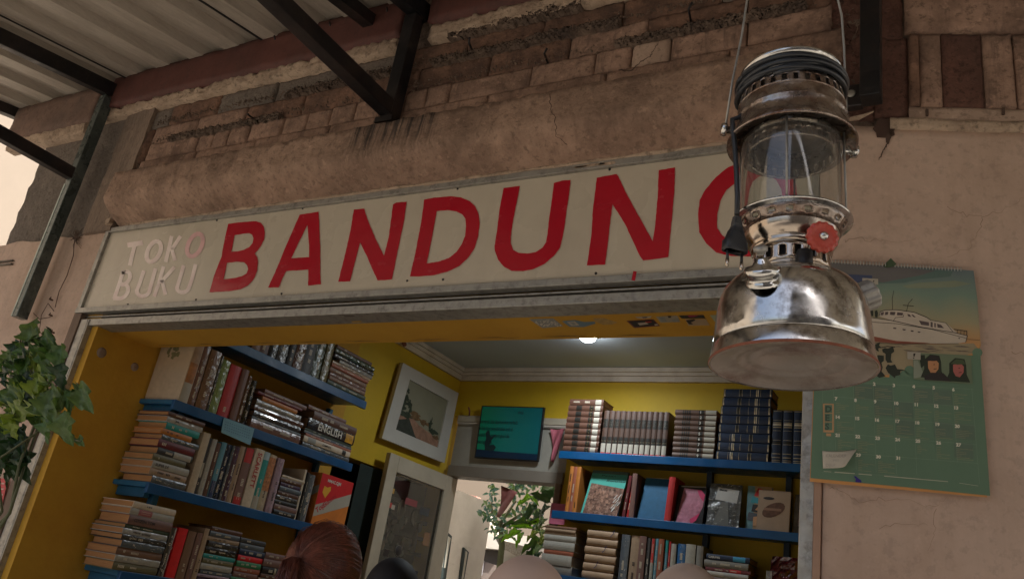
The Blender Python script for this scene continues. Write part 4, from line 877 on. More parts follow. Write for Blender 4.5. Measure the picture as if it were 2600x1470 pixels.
for q in range(46):
    x, y = r_.uniform(.05, .95), r_.uniform(.02, .98); a_ = r_.uniform(0, 3.1); l_ = r_.uniform(.02, .09); w_ = .007
    dx, dy = math.cos(a_)*l_, math.sin(a_)*l_*.6
    m.add([t3(x, y, .004), t3(x+dx, y+dy, .006), t3(x+dx+w_, y+dy-w_, .005), t3(x+w_, y-w_, .004)], [(0, 1, 2, 3)])
m.obj('plastic_glint', glint, bk, kind='stuff')
bk, t3 = facing("illustrated children's book cover in brown, blue and red behind the craft paper cover", 1886, 1950, 0, .235, .05, M('picture_blue', (.13, .25, .28), .4, var=.3, scale=20), [([(.3, 0), (1, 0), (1, 1), (.3, 1)], M('sand_print', (.35, .23, .12), .45, var=.3, scale=20)), ([(.28, .78), (.62, .76), (.7, .92), (.42, .96)], M('red_print', (.5, .03, .03), .5)), ([(.15, .62), (.55, .60), (.62, .72), (.2, .76)], M('teal_print', (.05, .28, .34), .5)), ([(.2, .42), (.5, .4), (.55, .58), (.25, .58)], ink_dark), ([(.35, .46), (.55, .44), (.52, .58)], M('skin_print', (.5, .27, .14), .5)), ([(.05, .22), (.5, .2), (.5, .38), (.1, .4)], M('hair_print', (.08, .09, .11), .5)), ([(.3, .1), (.6, .12), (.55, .33), (.3, .3)], M('skin_print', (.5, .27, .14), .5))], tilt=.01)
bk, t3 = facing('brown craft paper cover with a dark oval picture near the right rail', 1917, 2000, 0, .215, .02, M('craft_paper', (.36, .25, .17), .5, var=.1, scale=12), [([(.5+.34*math.cos(q*.4)+.08*math.sin(q*.4), .52+.19*math.sin(q*.4)+.05*math.cos(q*.4)) for q in range(16)], M('oval_print', (.13, .065, .045), .4, var=.4, scale=30)), ([(.15+.2*(1+math.cos(q*.5))*.9, .80+.035*math.sin(q*.5)) for q in range(13)], ink_dark), ([(.2, .5), (.74, .5), (.74, .56), (.2, .56)], M('oval_light', (.28, .16, .11), .4))], tilt=.02)
facing('grey book in a clear bag at the right end', 2008, 2050, 0, .21, .04, M('grey_bagged', (.14, .13, .13), .2, var=.4, scale=14, bump=.8, bscale=20, bdist=.01), [([(.3, .2), (1, .2), (1, .62), (.3, .62)], M('mauve_slip', (.30, .24, .27), .5))])
# right, bottom shelf
stack('R', 3, 1370, 1448, [(.050, 'grey', dict(lines=0)), (.058, 'pale grey', dict(lines=0)), (.026, 'rust', dict(lines=0)), (.048, 'pale grey', dict(lines=0)), (.036, 'pale grey', dict(lines=0)), (.017, 'tan', dict(lines=0)), (.018, 'tan', dict(lines=0)), (.016, 'brown', dict(lines=0))], 'string-tied stack', jit=.006, pages=paper_cr)
F, S, D, nm = frame('R', 3); a, b = place('R', 3, 1476, 1556)
kraft = M('kraft_wrap', (.40, .265, .165), .55, var=.12, scale=10, bump=.6, bscale=18, bdist=.008)
z = RZ[3]+.0008
for i in range(6):
    j = rk.uniform(-.005, .005); h = .045; t = thing('wrapped_parcel', 'brown paper parcel of books, %s from the bottom of its stack' % ORD[i], 'parcel', (a, YR+.1, z), 'brown paper parcels on the bottom right shelf')
    m = MB(); n = 8; prof = []
    for q in range(n+1): th_ = math.pi*q/n; prof.append((-.012*math.sin(th_), h*.5-h*.5*math.cos(th_)))
    pr_ = [(YR+.012+p_[0]-(0), z+p_[1]*.97) for p_ in prof]+[(YR+.17, z+h*.97), (YR+.17, z)]
    vs = [(xx, y_, z_) for xx in (a+j, b+j) for y_, z_ in pr_]; L_ = len(pr_)
    m.add(vs, [(q, (q+1) % L_, L_+(q+1) % L_, L_+q) for q in range(L_)]+[tuple(range(L_))[::-1], tuple(range(L_, 2*L_))]); m.obj('wrapping', kraft, t, bevel=.004)
    if i in (1, 3, 5):
        m = MB(); xx = a+.05+.02*i; ribbon(m, [(xx, z+h*.3), (xx+.012, z+h*.6), (xx+.02, z+h*1.15)], .0035, lambda p_, q_, t_: (p_, YR-.003-t_, q_), 0); m.obj('pen_mark', M('blue_marker', (.02, .03, .12), .6), t)
    z += h
m = MB()
for (x_, z_) in ((.11, .015), (.115, -.03)): pass
upright('R', 3, [(1567, 1588, .26, 'slate', W_), (1590, 1611, .262, 'tan'), (1612, 1630, .262, 'rose brown'), (1633, 1641, .255, 'charcoal', W_), (1644, 1652, .255, 'pale grey', dict(bands=((.5, 1, band_red),))), (1654, 1661, .257, 'sky blue'), (1662, 1676, .257, 'rust'), (1678, 1686, .255, 'sky blue', dict(bands=((.75, 1, M('teal_patch', (.03, .3, .28), .5)),))), (1688, 1693, .25, 'red', dict(lines=4)), (1694, 1707, .24, 'pale grey'), (1711, 1731, .243, 'blue', W_), (1733, 1758, .245, 'pale grey', dict(lines=1)), (1761, 1778, .242, 'grey', dict(lines=1))])
stack('R', 3, 1786, 1898, [(.026, 'slate'), (.034, 'rose brown', W_), (.036, 'pale grey', dict(bands=((0, .45, M('mauve_band', (.25, .18, .17), .5)),))), (.026, 'silver', dict(lines=0, bands=((.0, .45, M('white_strip', (.5, .46, .4), .5)),))), (.02, 'maroon', dict(bands=((.55, .8, band_red),))), (.036, 'grey'), (.03, 'navy', dict(bands=((.62, .9, M('cyan_label', (.04, .28, .48), .5)),), text=('GABUNG', .5, ink_white, .05), lines=0))], 'right-hand stack', pages=paper_dk)
a, b = place('R', 3, 1935, 2045)
t = thing('plastic_bag', 'maroon books in a shiny clear bag in the bottom right corner of the shelves', 'bag', (a, YR+.1, RZ[3]))
m = MB(); nx_, nz_ = 10, 12; r_ = random.Random(3)
vs = [(a+(b-a)*i/nx_+.02*j/nz_, YR+.05+r_.uniform(-.008, .008)-.03*math.sin(i/nx_*3.1)+.05*j/nz_, RZ[3]+.001+.24*j/nz_) for j in range(nz_+1) for i in range(nx_+1)]
m.add(vs, [(j*(nx_+1)+i, j*(nx_+1)+i+1, (j+1)*(nx_+1)+i+1, (j+1)*(nx_+1)+i) for j in range(nz_) for i in range(nx_)]); m.obj('bag_front', M('maroon_wrap', (.12, .012, .02), .1, var=.4, scale=10, bump=.9, bscale=16, bdist=.02, coat=1, spec=.9), t)
MB().box(a+.01, b+.01, YR+.11, YR+.20, RZ[3]+.001, RZ[3]+.225).obj('bagged_books', cm('maroon'), t)
m = MB()
for q in range(5): x_ = a+.008+q*.006; m.add([(x_, YR+.015, RZ[3]+.0), (x_+.003, YR+.015, RZ[3]+.0), (x_+.001, YR+.04, RZ[3]+.16), (x_-.001, YR+.04, RZ[3]+.16)], [(0, 1, 2, 3)])
m.obj('plastic_glint', glint, t, kind='stuff')

# ------------------------------------------------------------------ pictures, door and header
pt = thing('framed_picture', 'white framed seaside landscape tilted on the yellow wall above the glass door', 'picture', (XL+.05, 2.42, 2.6))
A = [P(1023, 921, 'x', XL+.05), P(1164, 998, 'x', XL+.05), P(1128, 1174, 'x', XL+.05), P(969, 1112, 'x', XL+.05)]
def q4(u, v, t=0.):
    a_ = A[0].lerp(A[1], u); b_ = A[3].lerp(A[2], u); p_ = a_.lerp(b_, v); return Vector((p_.x+t, p_.y, p_.z))
def qpoly(pts, mat, t, name, parent=None, th=.0006):
    m = MB(); poly_prism(m, pts, [], lambda x, y, d: q4(x, y, d), t-th, t); return m.obj(name, mat, parent or pt)
m = MB(); poly_prism(m, [(0, 0), (1, 0), (1, 1), (0, 1)], [[(.17, .155), (.86, .17), (.85, .84), (.16, .83)]], lambda x, y, d: q4(x, y, d), -.022, 0); m.obj('frame', M('white_frame', (.52, .50, .46), .4, var=.06), pt, bevel=.002)
qpoly([(.0, .0), (1, 0), (1, 1), (0, 1)], M('frame_back', (.3, .2, .12), .8), -.022, 'backing', th=.008)
qpoly([(.15, .13), (.88, .15), (.87, .86), (.14, .85)], M('print_sky', (.25, .24, .17), .6, var=.08, scale=8), -.010, 'print')
qpoly([(.16, .62), (.3, .57), (.5, .66), (.7, .7), (.86, .75), (.86, .85), (.15, .84)], M('print_ground', (.30, .165, .11), .6, var=.35, scale=22), -.0085, 'print')
qpoly([(.16, .70), (.32, .63), (.46, .80), (.52, .85), (.16, .84)], M('print_dark', (.035, .04, .03), .6, var=.5, scale=30), -.0078, 'print')
for cx_, cy_, rx_, ry_, c_ in ((.20, .30, .03, .035, 0), (.21, .40, .05, .05, 0), (.26, .45, .05, .05, 0), (.18, .50, .06, .10, 0), (.30, .55, .03, .1, 0), (.40, .56, .09, .05, 1), (.56, .60, .09, .045, 1), (.66, .57, .03, .08, 0), (.72, .66, .08, .04, 0), (.80, .72, .06, .03, 1), (.26, .6, .1, .04, 0)):
    rt2 = random.Random(int(cx_*900+cy_*77)); qpoly([(cx_+rx_*math.cos(q*.314)*rt2.uniform(.35, 1.35), cy_+ry_*math.sin(q*.314)*rt2.uniform(.4, 1.3)) for q in range(20)], M('print_tree', (.035, .05, .03), .6, var=.4, scale=40) if c_ == 0 else M('print_tree_warm', (.16, .09, .04), .6, var=.5, scale=40), -.0072, 'print')
# back-wall header with panel
hd = thing('door_header', 'cream timber panel over the back doorway carrying the green plaque', 'door header', (-2.8, YB, 2.48))
MB().box(-3.24, -2.36, YB-.02, YB+.04, 2.655, 2.70).obj('top_rail', door_mat, hd, bevel=.003)
MB().box(-3.23, -2.36, YB-.03, YB-.02, 2.640, 2.648).obj('bead', white_trim, hd)
MB().box(-3.24, -2.36, YB-.002, YB+.03, 2.345, 2.655).obj('panel', M('header_panel', (.38, .36, .31), .6, var=.08, scale=4, dirt=(.25, .22, .18), dirt_amt=.5), hd)
MB().box(-3.24, -2.36, YB-.025, YB+.10, 2.275, 2.348).obj('bottom_rail', M('grey_brown_rail', (.25, .215, .175), .6, var=.08), hd, bevel=.003)
m = MB().box(-2.405, -2.365, YB-.03, YB+.1, 0, 2.275); tag(own(m.obj('door_post', M('brown_jamb', (.2, .13, .09), .6, var=.15))), 'brown timber jamb on the right of the back doorway', 'door post')
m = MB().box(-3.27, -3.225, YB-.03, YB+.1, 0, 2.275); tag(own(m.obj('door_post', door_mat)), 'cream timber jamb on the left of the back doorway', 'door post')
gp = thing('plaque', 'green framed plaque with typed lines and a squatting figure silhouette', 'plaque', (-2.78, YB-.05, 2.58))
g0, g1, gz0, gz1 = -3.033, -2.545, 2.405, 2.762
G3 = lambda x, y, t: (g0+(g1-g0)*x, YB-.060-t+.02*(1-y), gz0+(gz1-gz0)*y)
m = MB(); m.obox((g0, YB-.04, gz0), (g1-g0, 0, 0), (0, -.02, gz1-gz0), (0, .02, 0)); m.obj('frame', M('black_frame', (.012, .012, .014), .35), gp, bevel=.002)
def gpoly(pts, mat, t, name='print'):
    m = MB(); m.add([G3(x, y, t) for x, y in pts], [tuple(range(len(pts)))]); return m.obj(name, mat, gp)
def gradmat(name, stops, axis=0, rough=.4, coat=0):
    m = bpy.data.materials.new(name); m.use_nodes = True; n = m.node_tree; b = n.nodes['Principled BSDF']; b.inputs['Roughness'].default_value = rough; b.inputs['Coat Weight'].default_value = coat
    tc = n.nodes.new('ShaderNodeTexCoord'); sx = n.nodes.new('ShaderNodeSeparateXYZ'); ns = n.nodes.new('ShaderNodeTexNoise'); ns.inputs['Scale'].default_value = 3.
    cr = n.nodes.new('ShaderNodeValToRGB'); n.links.new(tc.outputs['Generated'], sx.inputs[0]); n.links.new(tc.outputs['Generated'], ns.inputs['Vector'])
    ad = n.nodes.new('ShaderNodeMath'); ad.operation = 'MULTIPLY_ADD'; ad.inputs[1].default_value = .16; n.links.new(ns.outputs[0], ad.inputs[0]); n.links.new(sx.outputs[axis], ad.inputs[2])
    sb = n.nodes.new('ShaderNodeMath'); sb.operation = 'SUBTRACT'; sb.inputs[1].default_value = .08; n.links.new(ad.outputs[0], sb.inputs[0]); n.links.new(sb.outputs[0], cr.inputs[0])
    e = cr.color_ramp.elements
    e[0].position, e[0].color = stops[0][0], tuple(stops[0][1])+(1,); e[1].position, e[1].color = stops[-1][0], tuple(stops[-1][1])+(1,)
    for p_, c_ in stops[1:-1]: q = e.new(p_); q.color = tuple(c_)+(1,)
    n.links.new(cr.outputs[0], b.inputs['Base Color']); return m
gpoly([(.02, .02), (.98, .02), (.98, .98), (.02, .98)], gradmat('plaque_green', [(0, (.01, .30, .16)), (.45, (.01, .22, .20)), (1, (.01, .14, .16))], 0, .2), .0006)
gpoly([(.02, .02), (.98, .02), (.98, .13), (.45, .14), (.02, .16)], M('plaque_navy', (.008, .03, .07), .25), .0012)
m = MB()
for y_, s_, x_ in ((.855, 'untuk', .60), (.66, 'elamanya, kita dipertemukan berbeda', .02), (.53, 'an kita bisa menyelaraskan arah di', .01), (.40, 'i sedikit tinta mengeringkan luka', .0), (.27, 'luka agar tidak', .02)):
    put_text(m, s_, .105, lambda x, y, t: G3(x, y, t), x_, y_, .0018, sx=.38, bold=.0006)
m.obj('lettering', M('plaque_ink', (.01, .035, .04), .4, bump=0), gp)
gpoly([(.16, .15), (.24, .14), (.30, .15), (.33, .21), (.29, .26), (.22, .25), (.24, .34), (.30, .44), (.29, .46), (.23, .40), (.20, .46), (.19, .52), (.15, .52), (.13, .46), (.15, .38), (.14, .26)], M('plaque_ink', (.01, .035, .04), .4, bump=0), .0022, 'silhouette')
m = MB(); m.tube([(-3.14, YB-.03, 2.70), (-3.13, YB-.05, 2.725), (-3.145, YB-.05, 2.75)], .006, 6); tag(own(m.obj('wooden_peg', M('rust_peg', (.2, .06, .04), .8))), 'small rusty peg on the corner beside the white picture', 'peg')
# pennants
def pennant(lab, pts, y, mat, nm_='bunting_flag'):
    m = MB(); n = 8; a_, b_, c_ = [Vector(P(px, py, 'y', y)) for px, py in pts]; vs = []
    for j in range(n+1):
        for i in range(n+1):
            f, g_ = i/n, j/n; p_ = a_.lerp(b_, f).lerp(c_, g_); p_.y += .02*math.sin(f*5+g_*3); vs.append(p_)
    m.add(vs, [(j*(n+1)+i, j*(n+1)+i+1, (j+1)*(n+1)+i+1, (j+1)*(n+1)+i) for j in range(n) for i in range(n)], True)
    tag(own(m.obj(nm_, mat, solid=.001)), lab, 'bunting flag')
pennant('faded red cloth pennant hanging in the back doorway among the leaves', [(1272, 1232), (1318, 1250), (1264, 1312)], YB+.02, M('faded_red_cloth', (.42, .13, .115), .8, var=.12, dirt=(.6, .45, .4), dirt_amt=.6, dscale=5))
pennant('pink triangular pennant on the header beside the brown encyclopaedias', [(1397, 1088), (1437, 1090), (1402, 1172)], YB-.035, M('pink_cloth', (.55, .15, .2), .8))
m = MB(); a_, b_ = P(1400, 1276, 'y', YB-.09), P(1432, 1332, 'y', YB-.09); m.box(a_.x, b_.x, YB-.0902, YB-.0895, b_.z, a_.z); tag(own(m.obj('pink_card', M('pink_card_paper', (.62, .16, .26), .7))), 'bright pink card behind the tip of the middle right shelf', 'card')

# glass door leaf, open against the left wall
dt = thing('glass_door', 'open cream framed glass door with stickers, folded against the left wall', 'door', (-3.205, 2.72, 0))
dx0, dx1, dy0, dy1, dz1 = -3.215, -3.18, 2.035, 2.755, 2.262
MB().box(dx0, dx1, dy0, dy0+.095, 0, dz1).obj('stile', door_mat, dt, bevel=.004)
MB().box(dx0, dx1, dy1-.075, dy1, 0, dz1).obj('stile', door_mat, dt, bevel=.004)
MB().box(dx0, dx1, dy0+.0952, dy1-.0752, dz1-.10, dz1).obj('top_rail', door_mat, dt, bevel=.004)
MB().box(dx0, dx1, dy0+.0952, dy1-.0752, 0, .5).obj('kick_panel', door_mat, dt, bevel=.004)
MB().box(dx0+.014, dx0+.019, dy0+.0955, dy1-.0755, .5, dz1-.1002).obj('pane', M('door_glass', (.80, .88, .84), .02, var=0, trans=1, bump=0, spec=.8), dt)
MB().box(XL+.0, XL+.004, 1.9, 2.62, .3, 2.16).obj('door_backing', M('added_dark_sheet', (.022, .034, .030), .9, var=.2, scale=9), kind='structure')  # dark sheet added behind the pane so the glass looks dark green
rd = random.Random(17)
for i, z in enumerate((2.02, 1.93, 1.83, 1.73, 1.62)):   # ledges and packets behind the glass
    MB().box(XL+.005, XL+.03, 2.12, 2.66, z-.012, z+.012).obj('rack_ledge', M('rack_grey', (.04, .055, .05), .6), dt)
def wp(y, z, t): return (XL+.034+t, y, z)
pk_m = [M('packet_%d' % i, c, .35, var=.15, bump=.5, bscale=25) for i, c in enumerate(((.60, .58, .52), (.24, .28, .25), (.34, .22, .15), (.70, .68, .62), (.30, .26, .15), (.07, .09, .08)))]
for i in range(34):
    y = rd.uniform(2.13, 2.60); z = rd.uniform(1.42, 2.0); w_, h_ = rd.uniform(.025, .07), rd.uniform(.04, .13); n = 7
    pts = [(y+w_/2*math.cos(6.28*k/n)*rd.uniform(.7, 1.2), z+h_/2*math.sin(6.28*k/n)*rd.uniform(.7, 1.2)) for k in range(n)]
    m = MB(); poly_prism(m, pts, [], wp, 0, rd.uniform(.003, .02)); m.obj('hanging_packet', pk_m[rd.choice([0, 1, 1, 2, 3, 4, 5, 0, 1])], dt)
for (y, z, w_, h_, mt) in ((2.15, 1.965, .035, .03, M('sticker_red', (.45, .04, .04), .4)), (2.185, 1.958, .035, .028, band_white), (2.14, 2.05, .05, .03, M('sticker_amber', (.5, .3, .06), .4)), (2.36, 2.02, .13, .04, M('sticker_maroon', (.28, .06, .07), .4)), (2.52, 1.99, .11, .045, M('sticker_slate', (.06, .07, .08), .4)), (2.13, 1.88, .035, .05, band_white), (2.21, 1.69, .045, .04, ink_dark), (2.60, 1.83, .07, .08, M('sticker_tan', (.3, .17, .09), .4))):
    m = MB(); m.box(dx0+.0193, dx0+.0197, y-w_/2, y+w_/2, z-h_/2, z+h_/2); m.obj('sticker', mt, dt)
m = MB(); m.lathe([(0, .0004), (.038, .0004), (.038, 0)], Matrix.Translation((dx0+.0195, 2.325, 1.72)) @ Matrix.Rotation(R(90), 4, 'Y'), 20); m.obj('sticker', ink_dark, dt)
m = MB(); m.lathe([(.032, .0008), (.034, .0008)], Matrix.Translation((dx0+.0195, 2.325, 1.72)) @ Matrix.Rotation(R(90), 4, 'Y'), 20); m.obj('sticker', band_white, dt)
m = MB(); m.tube([(-3.17, 2.72, 1.55), (-3.165, 2.715, 1.4), (-3.16, 2.72, 1.1)], [.004, .03, .06], 8); tag(own(m.obj('hanging_cloth', M('navy_cloth', (.015, .03, .05), .9))), 'dark blue cloth hanging behind the edge of the open door', 'cloth')

# ceiling lamp
L0 = P(1493, 846, 'z', ZC)
lp = thing('ceiling_lamp', 'round glowing white downlight on the shop ceiling', 'lamp', L0)
m = MB(); m.lathe([(.052, 0), (.072, -.004), (.072, -.012), (.05, -.014)], Matrix.Translation(L0), 28); m.obj('rim', white_trim, lp)
m = MB(); m.lathe([(0, -.052), (.025, -.049), (.045, -.036), (.058, -.012)], Matrix.Translation(L0), 24); m.obj('diffuser', M('lamp_glow', (.95, .98, 1.0), .5, emit=22, bump=0), lp)
pl = bpy.data.lights.new('ceiling_lamp_light', 'AREA'); pl.shape = 'DISK'; pl.size = .1; pl.energy = 3.2; pl.color = (.86, .95, 1); pl.spread = R(170)
po = bpy.data.objects.new('ceiling_lamp_light', pl); po.location = L0+Vector((0, 0, -.058)); col.objects.link(po); po.parent = None

# stickers on the soffit
def sticker(lab, pts, mt, extra=None):
    t = thing('sticker', lab, 'sticker', P(pts[0][0], pts[0][1], 'z', 2.318))
    m = MB(); ps = [P(a_, b_, 'z', 2.3172) for a_, b_ in pts]; m.add(ps, [tuple(range(len(ps)))]); m.obj('sticker_face', mt, t)
    for k, (pp, mm) in enumerate(extra or []):
        m = MB(); ps = [P(a_, b_, 'z', 2.3166-.0003*k) for a_, b_ in pp]; m.add(ps, [tuple(range(len(ps)))]); m.obj('sticker_print', mm, t)
    return t
so_ = lambda x, y: (1330+x/4.954, 780+y/4.954)
SQ = lambda *a: [so_(a[i], a[i+1]) for i in range(0, len(a), 2)]
grey_st = M('sticker_grey', (.27, .29, .29), .4, var=.2, scale=40); pale_st = M('sticker_pale', (.50, .45, .38), .4); blue_st = M('sticker_blue', (.12, .22, .30), .4)
r_ = random.Random(6)
t = sticker('slate sticker with white block lettering, leftmost on the yellow soffit', SQ(65, 150, 370, 140, 495, 238, 235, 262), grey_st)
m = MB()
for k in range(40):
    u_, v_ = r_.uniform(.05, .9), r_.uniform(.12, .85); x_ = 65+305*u_+150*v_; y_ = 150+(100-5*u_)*v_; ps = [P(*so_(x_+dx, y_+dy), 'z', 2.3166) for dx, dy in ((0, 0), (16, -3), (20, 8), (6, 12))]; m.add(ps, [(0, 1, 2, 3)])
m.obj('sticker_print', ink_white, t)
sticker('blue and white lettered sticker, second from the left on the soffit', SQ(480, 175, 640, 160, 760, 185, 890, 180, 905, 205, 750, 250, 575, 245), blue_st, [(SQ(540, 185, 640, 175, 700, 225, 600, 235), pale_st), (SQ(580, 190, 625, 187, 660, 220, 620, 224), grey_st)])
sticker('round worn drawing sticker behind the lamp glow on the soffit', SQ(870, 140, 1000, 135, 1180, 190, 1120, 215, 1000, 220, 900, 180), M('sticker_worn', (.42, .28, .10), .5, var=.3, scale=60))
sticker('dark red rectangular sticker on the soffit', SQ(1290, 172, 1630, 150, 1715, 235, 1390, 262), M('sticker_deep_red', (.16, .02, .02), .4, var=.4, scale=50), [(SQ(1320, 178, 1620, 158, 1690, 228, 1400, 250), ink_dark), (SQ(1430, 200, 1540, 190, 1570, 212, 1460, 228), pale_st), (SQ(1640, 212, 1680, 208, 1692, 226, 1650, 232), pale_st), (SQ(1520, 182, 1600, 176, 1612, 190, 1540, 196), band_red)])
sticker('half-hidden round white sticker touching the steel channel', SQ(1400, 122, 1610, 112, 1590, 135, 1500, 145, 1430, 140), pale_st, [(SQ(1480, 125, 1560, 120, 1540, 135, 1500, 137), ink_dark)])
sticker('pale sticker with two blocks of grey lines on the soffit', SQ(1660, 118, 1930, 105, 1970, 185, 1720, 195), M('sticker_beige', (.40, .36, .29), .4), [(SQ(1700, 130, 1770, 126, 1800, 180, 1735, 184), grey_st), (SQ(1855, 155, 1930, 150, 1950, 182, 1880, 186), grey_st), (SQ(1810, 112, 1855, 110, 1850, 132, 1820, 134), ink_dark)])
sticker('black sticker with a pink streak beside the steel channel', SQ(1945, 103, 2260, 97, 2285, 140, 1985, 143), M('sticker_black', (.02, .02, .025), .4), [(SQ(2060, 105, 2200, 103, 2140, 122, 2080, 124), M('sticker_pink', (.4, .03, .1), .4))])
sticker('pale portrait sticker, rightmost before the lantern on the soffit', SQ(2030, 150, 2290, 150, 2340, 228, 2070, 232), M('sticker_sand', (.45, .33, .22), .4), [(SQ(2035, 165, 2140, 150, 2160, 165, 2100, 190, 2130, 215, 2080, 215), ink_dark)])
sticker('pale green sticker partly hidden by the lantern on the soffit', SQ(2340, 100, 2440, 98, 2440, 180, 2400, 180), M('sticker_mint', (.35, .40, .30), .4))

# ------------------------------------------------------------------ back yard seen through the doorway
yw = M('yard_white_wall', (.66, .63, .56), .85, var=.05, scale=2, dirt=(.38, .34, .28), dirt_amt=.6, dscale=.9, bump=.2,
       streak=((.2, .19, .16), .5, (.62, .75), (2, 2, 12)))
YY = 7.0
def ypoly(name, pts, y, mat, th=.2, kind='structure', parent=None, label=None, cat=None):
    m = MB(); ps = [P(1120+a/5.394, 1200+b/5.394, 'y', y) for a, b in pts]; c2 = [(p.x, p.z) for p in ps]
    poly_prism(m, c2, [], lambda x, z, t: (x, y-t, z), -th, 0)
    o = m.obj(name, mat, parent, kind=None if (parent or cat) else kind)
    if cat: tag(own(o), label, cat)
    return o
simple_building('yard_house', 'tall plain block added out of view to shade the back yard', -.9, 6, 3.3, 9.5, 8, yw, [], '-y')  # unseen block added to keep direct sun off the yard walls
yb = thing('yard_house', 'whitewashed house at the left of the back yard with two narrow windows', 'building', (-5.2, 5.5, 0))
# side wall running away from the door (faces +x)
XW = P(1120+40/5.394, 1200+620/5.394, 'y', 4.6).x
def wpoly(name, pts, mat, th, parent, off=0.):
    m = MB(); ps = [P(1120+a/5.394, 1200+b/5.394, 'x', XW+off) for a, b in pts]
    poly_prism(m, [(p.y, p.z) for p in ps], [], lambda y, z, t: (XW+off+t, y, z), -th, 0); return m.obj(name, mat, parent)
ya = P(1120+205/5.394, 1200+770/5.394, 'x', XW)
MB().box(XW-.2, XW, 3.1, ya.y+.6, 0, ya.z+.35).obj('wall', yw, yb)
f_ = wpoly('window', [(38, 760), (150, 865), (60, 1500), (0, 1500)], M('dark_green_frame', (.035, .05, .05), .5), .02, yb, .025)
for pts in ([(62, 830), (82, 850), (20, 1290), (0, 1290)], [(98, 865), (132, 890), (60, 1300), (40, 1300)]): wpoly('pane', pts, M('milky_pane', (.45, .44, .38), .3), .004, f_, .031)
f_ = wpoly('window', [(318, 1020), (382, 1085), (310, 1500), (255, 1500)], M('dark_green_frame', (.035, .05, .05), .5), .02, yb, .025)
wpoly('pane', [(340, 1065), (362, 1090), (300, 1480), (280, 1480)], M('milky_pane', (.45, .44, .38), .3), .004, f_, .031)
# ceiling-like canopy and cross wall behind it
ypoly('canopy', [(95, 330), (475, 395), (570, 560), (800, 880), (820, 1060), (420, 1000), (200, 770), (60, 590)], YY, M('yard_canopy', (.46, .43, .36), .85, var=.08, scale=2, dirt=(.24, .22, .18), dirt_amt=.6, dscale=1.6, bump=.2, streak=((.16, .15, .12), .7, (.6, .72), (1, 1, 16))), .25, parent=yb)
ypoly('roof_edge', [(110, 248), (200, 250), (480, 320), (480, 402), (100, 335)], YY-.05, M('pink_fascia', (.55, .27, .22), .8, var=.06), .12, parent=yb)
ypoly('column', [(340, 800), (430, 770), (820, 900), (830, 1050), (420, 1010)], YY-.12, yw, .2, parent=yb)
MB().box(-8.4, -3.6, YY+.05, YY+.25, 0, P(1120+300/5.394, 1200+760/5.394, 'y', YY).z).obj('rear_wall', yw, yb)
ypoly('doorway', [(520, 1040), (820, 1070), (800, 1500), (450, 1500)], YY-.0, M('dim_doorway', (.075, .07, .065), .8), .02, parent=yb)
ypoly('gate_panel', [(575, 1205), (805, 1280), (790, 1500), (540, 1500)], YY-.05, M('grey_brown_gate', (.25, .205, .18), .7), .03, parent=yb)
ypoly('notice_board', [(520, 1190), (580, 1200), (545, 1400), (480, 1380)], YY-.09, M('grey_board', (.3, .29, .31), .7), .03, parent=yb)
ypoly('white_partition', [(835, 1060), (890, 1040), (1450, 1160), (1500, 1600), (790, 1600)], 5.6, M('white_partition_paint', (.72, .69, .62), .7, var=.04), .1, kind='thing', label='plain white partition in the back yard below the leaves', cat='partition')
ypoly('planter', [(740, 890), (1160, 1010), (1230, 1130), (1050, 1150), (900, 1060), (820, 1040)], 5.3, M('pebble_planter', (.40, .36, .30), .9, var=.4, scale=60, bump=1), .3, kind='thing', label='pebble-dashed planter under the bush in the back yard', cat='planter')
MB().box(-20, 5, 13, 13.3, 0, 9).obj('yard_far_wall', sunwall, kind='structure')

# ------------------------------------------------------------------ leaves
def leaf_mesh(name, nl=6, fold=.28, curl=.35, wave=.06, shape=.5, mat=None, seed=0):
    r = random.Random(seed); vs = []; fs = []; nc = 6
    for i in range(nl+1):
        f = i/nl; w_ = math.sin(math.pi*(f**shape))**.85*.5 if 0 < f < 1 else .0
        z = -curl*f*f+.03*math.sin(f*14+seed); lat = .05*math.sin(f*4+seed*2)
        for k in range(nc+1):
            u = (k/nc*2-1); vein = .018*math.cos(f*34-abs(u)*9)*(abs(u) > .05)
            vs.append((f+.05*abs(u)*(1-f), u*w_+lat, z+fold*w_*(abs(u)**1.4)+wave*w_*math.sin(f*13+u*5+seed)*2*abs(u)+vein*w_*2))
    for i in range(nl):
        for k in range(nc): a = i*(nc+1)+k; fs.append((a, a+1, a+nc+2, a+nc+1))
    me = bpy.data.meshes.new(name); me.from_pydata(vs, [], fs); me.polygons.foreach_set('use_smooth', [True]*len(fs)); me.materials.append(mat)
    return me
def put_leaf(me, base, tip, width, nrm, parent):
    base, tip = Vector(base), Vector(tip); x = tip-base; L_ = x.length; x.normalize(); z = (Vector(nrm)-x*x.dot(Vector(nrm))).normalized(); y = z.cross(x)
    o = bpy.data.objects.new('leaf', me); col.objects.link(o); o.parent = parent
    b_ = base-wloc(parent)
    o.matrix_local = Matrix(((x.x*L_, y.x*width, z.x*L_, b_.x), (x.y*L_, y.y*width, z.y*L_, b_.y), (x.z*L_, y.z*width, z.z*L_, b_.z), (0, 0, 0, 1)))
    return o
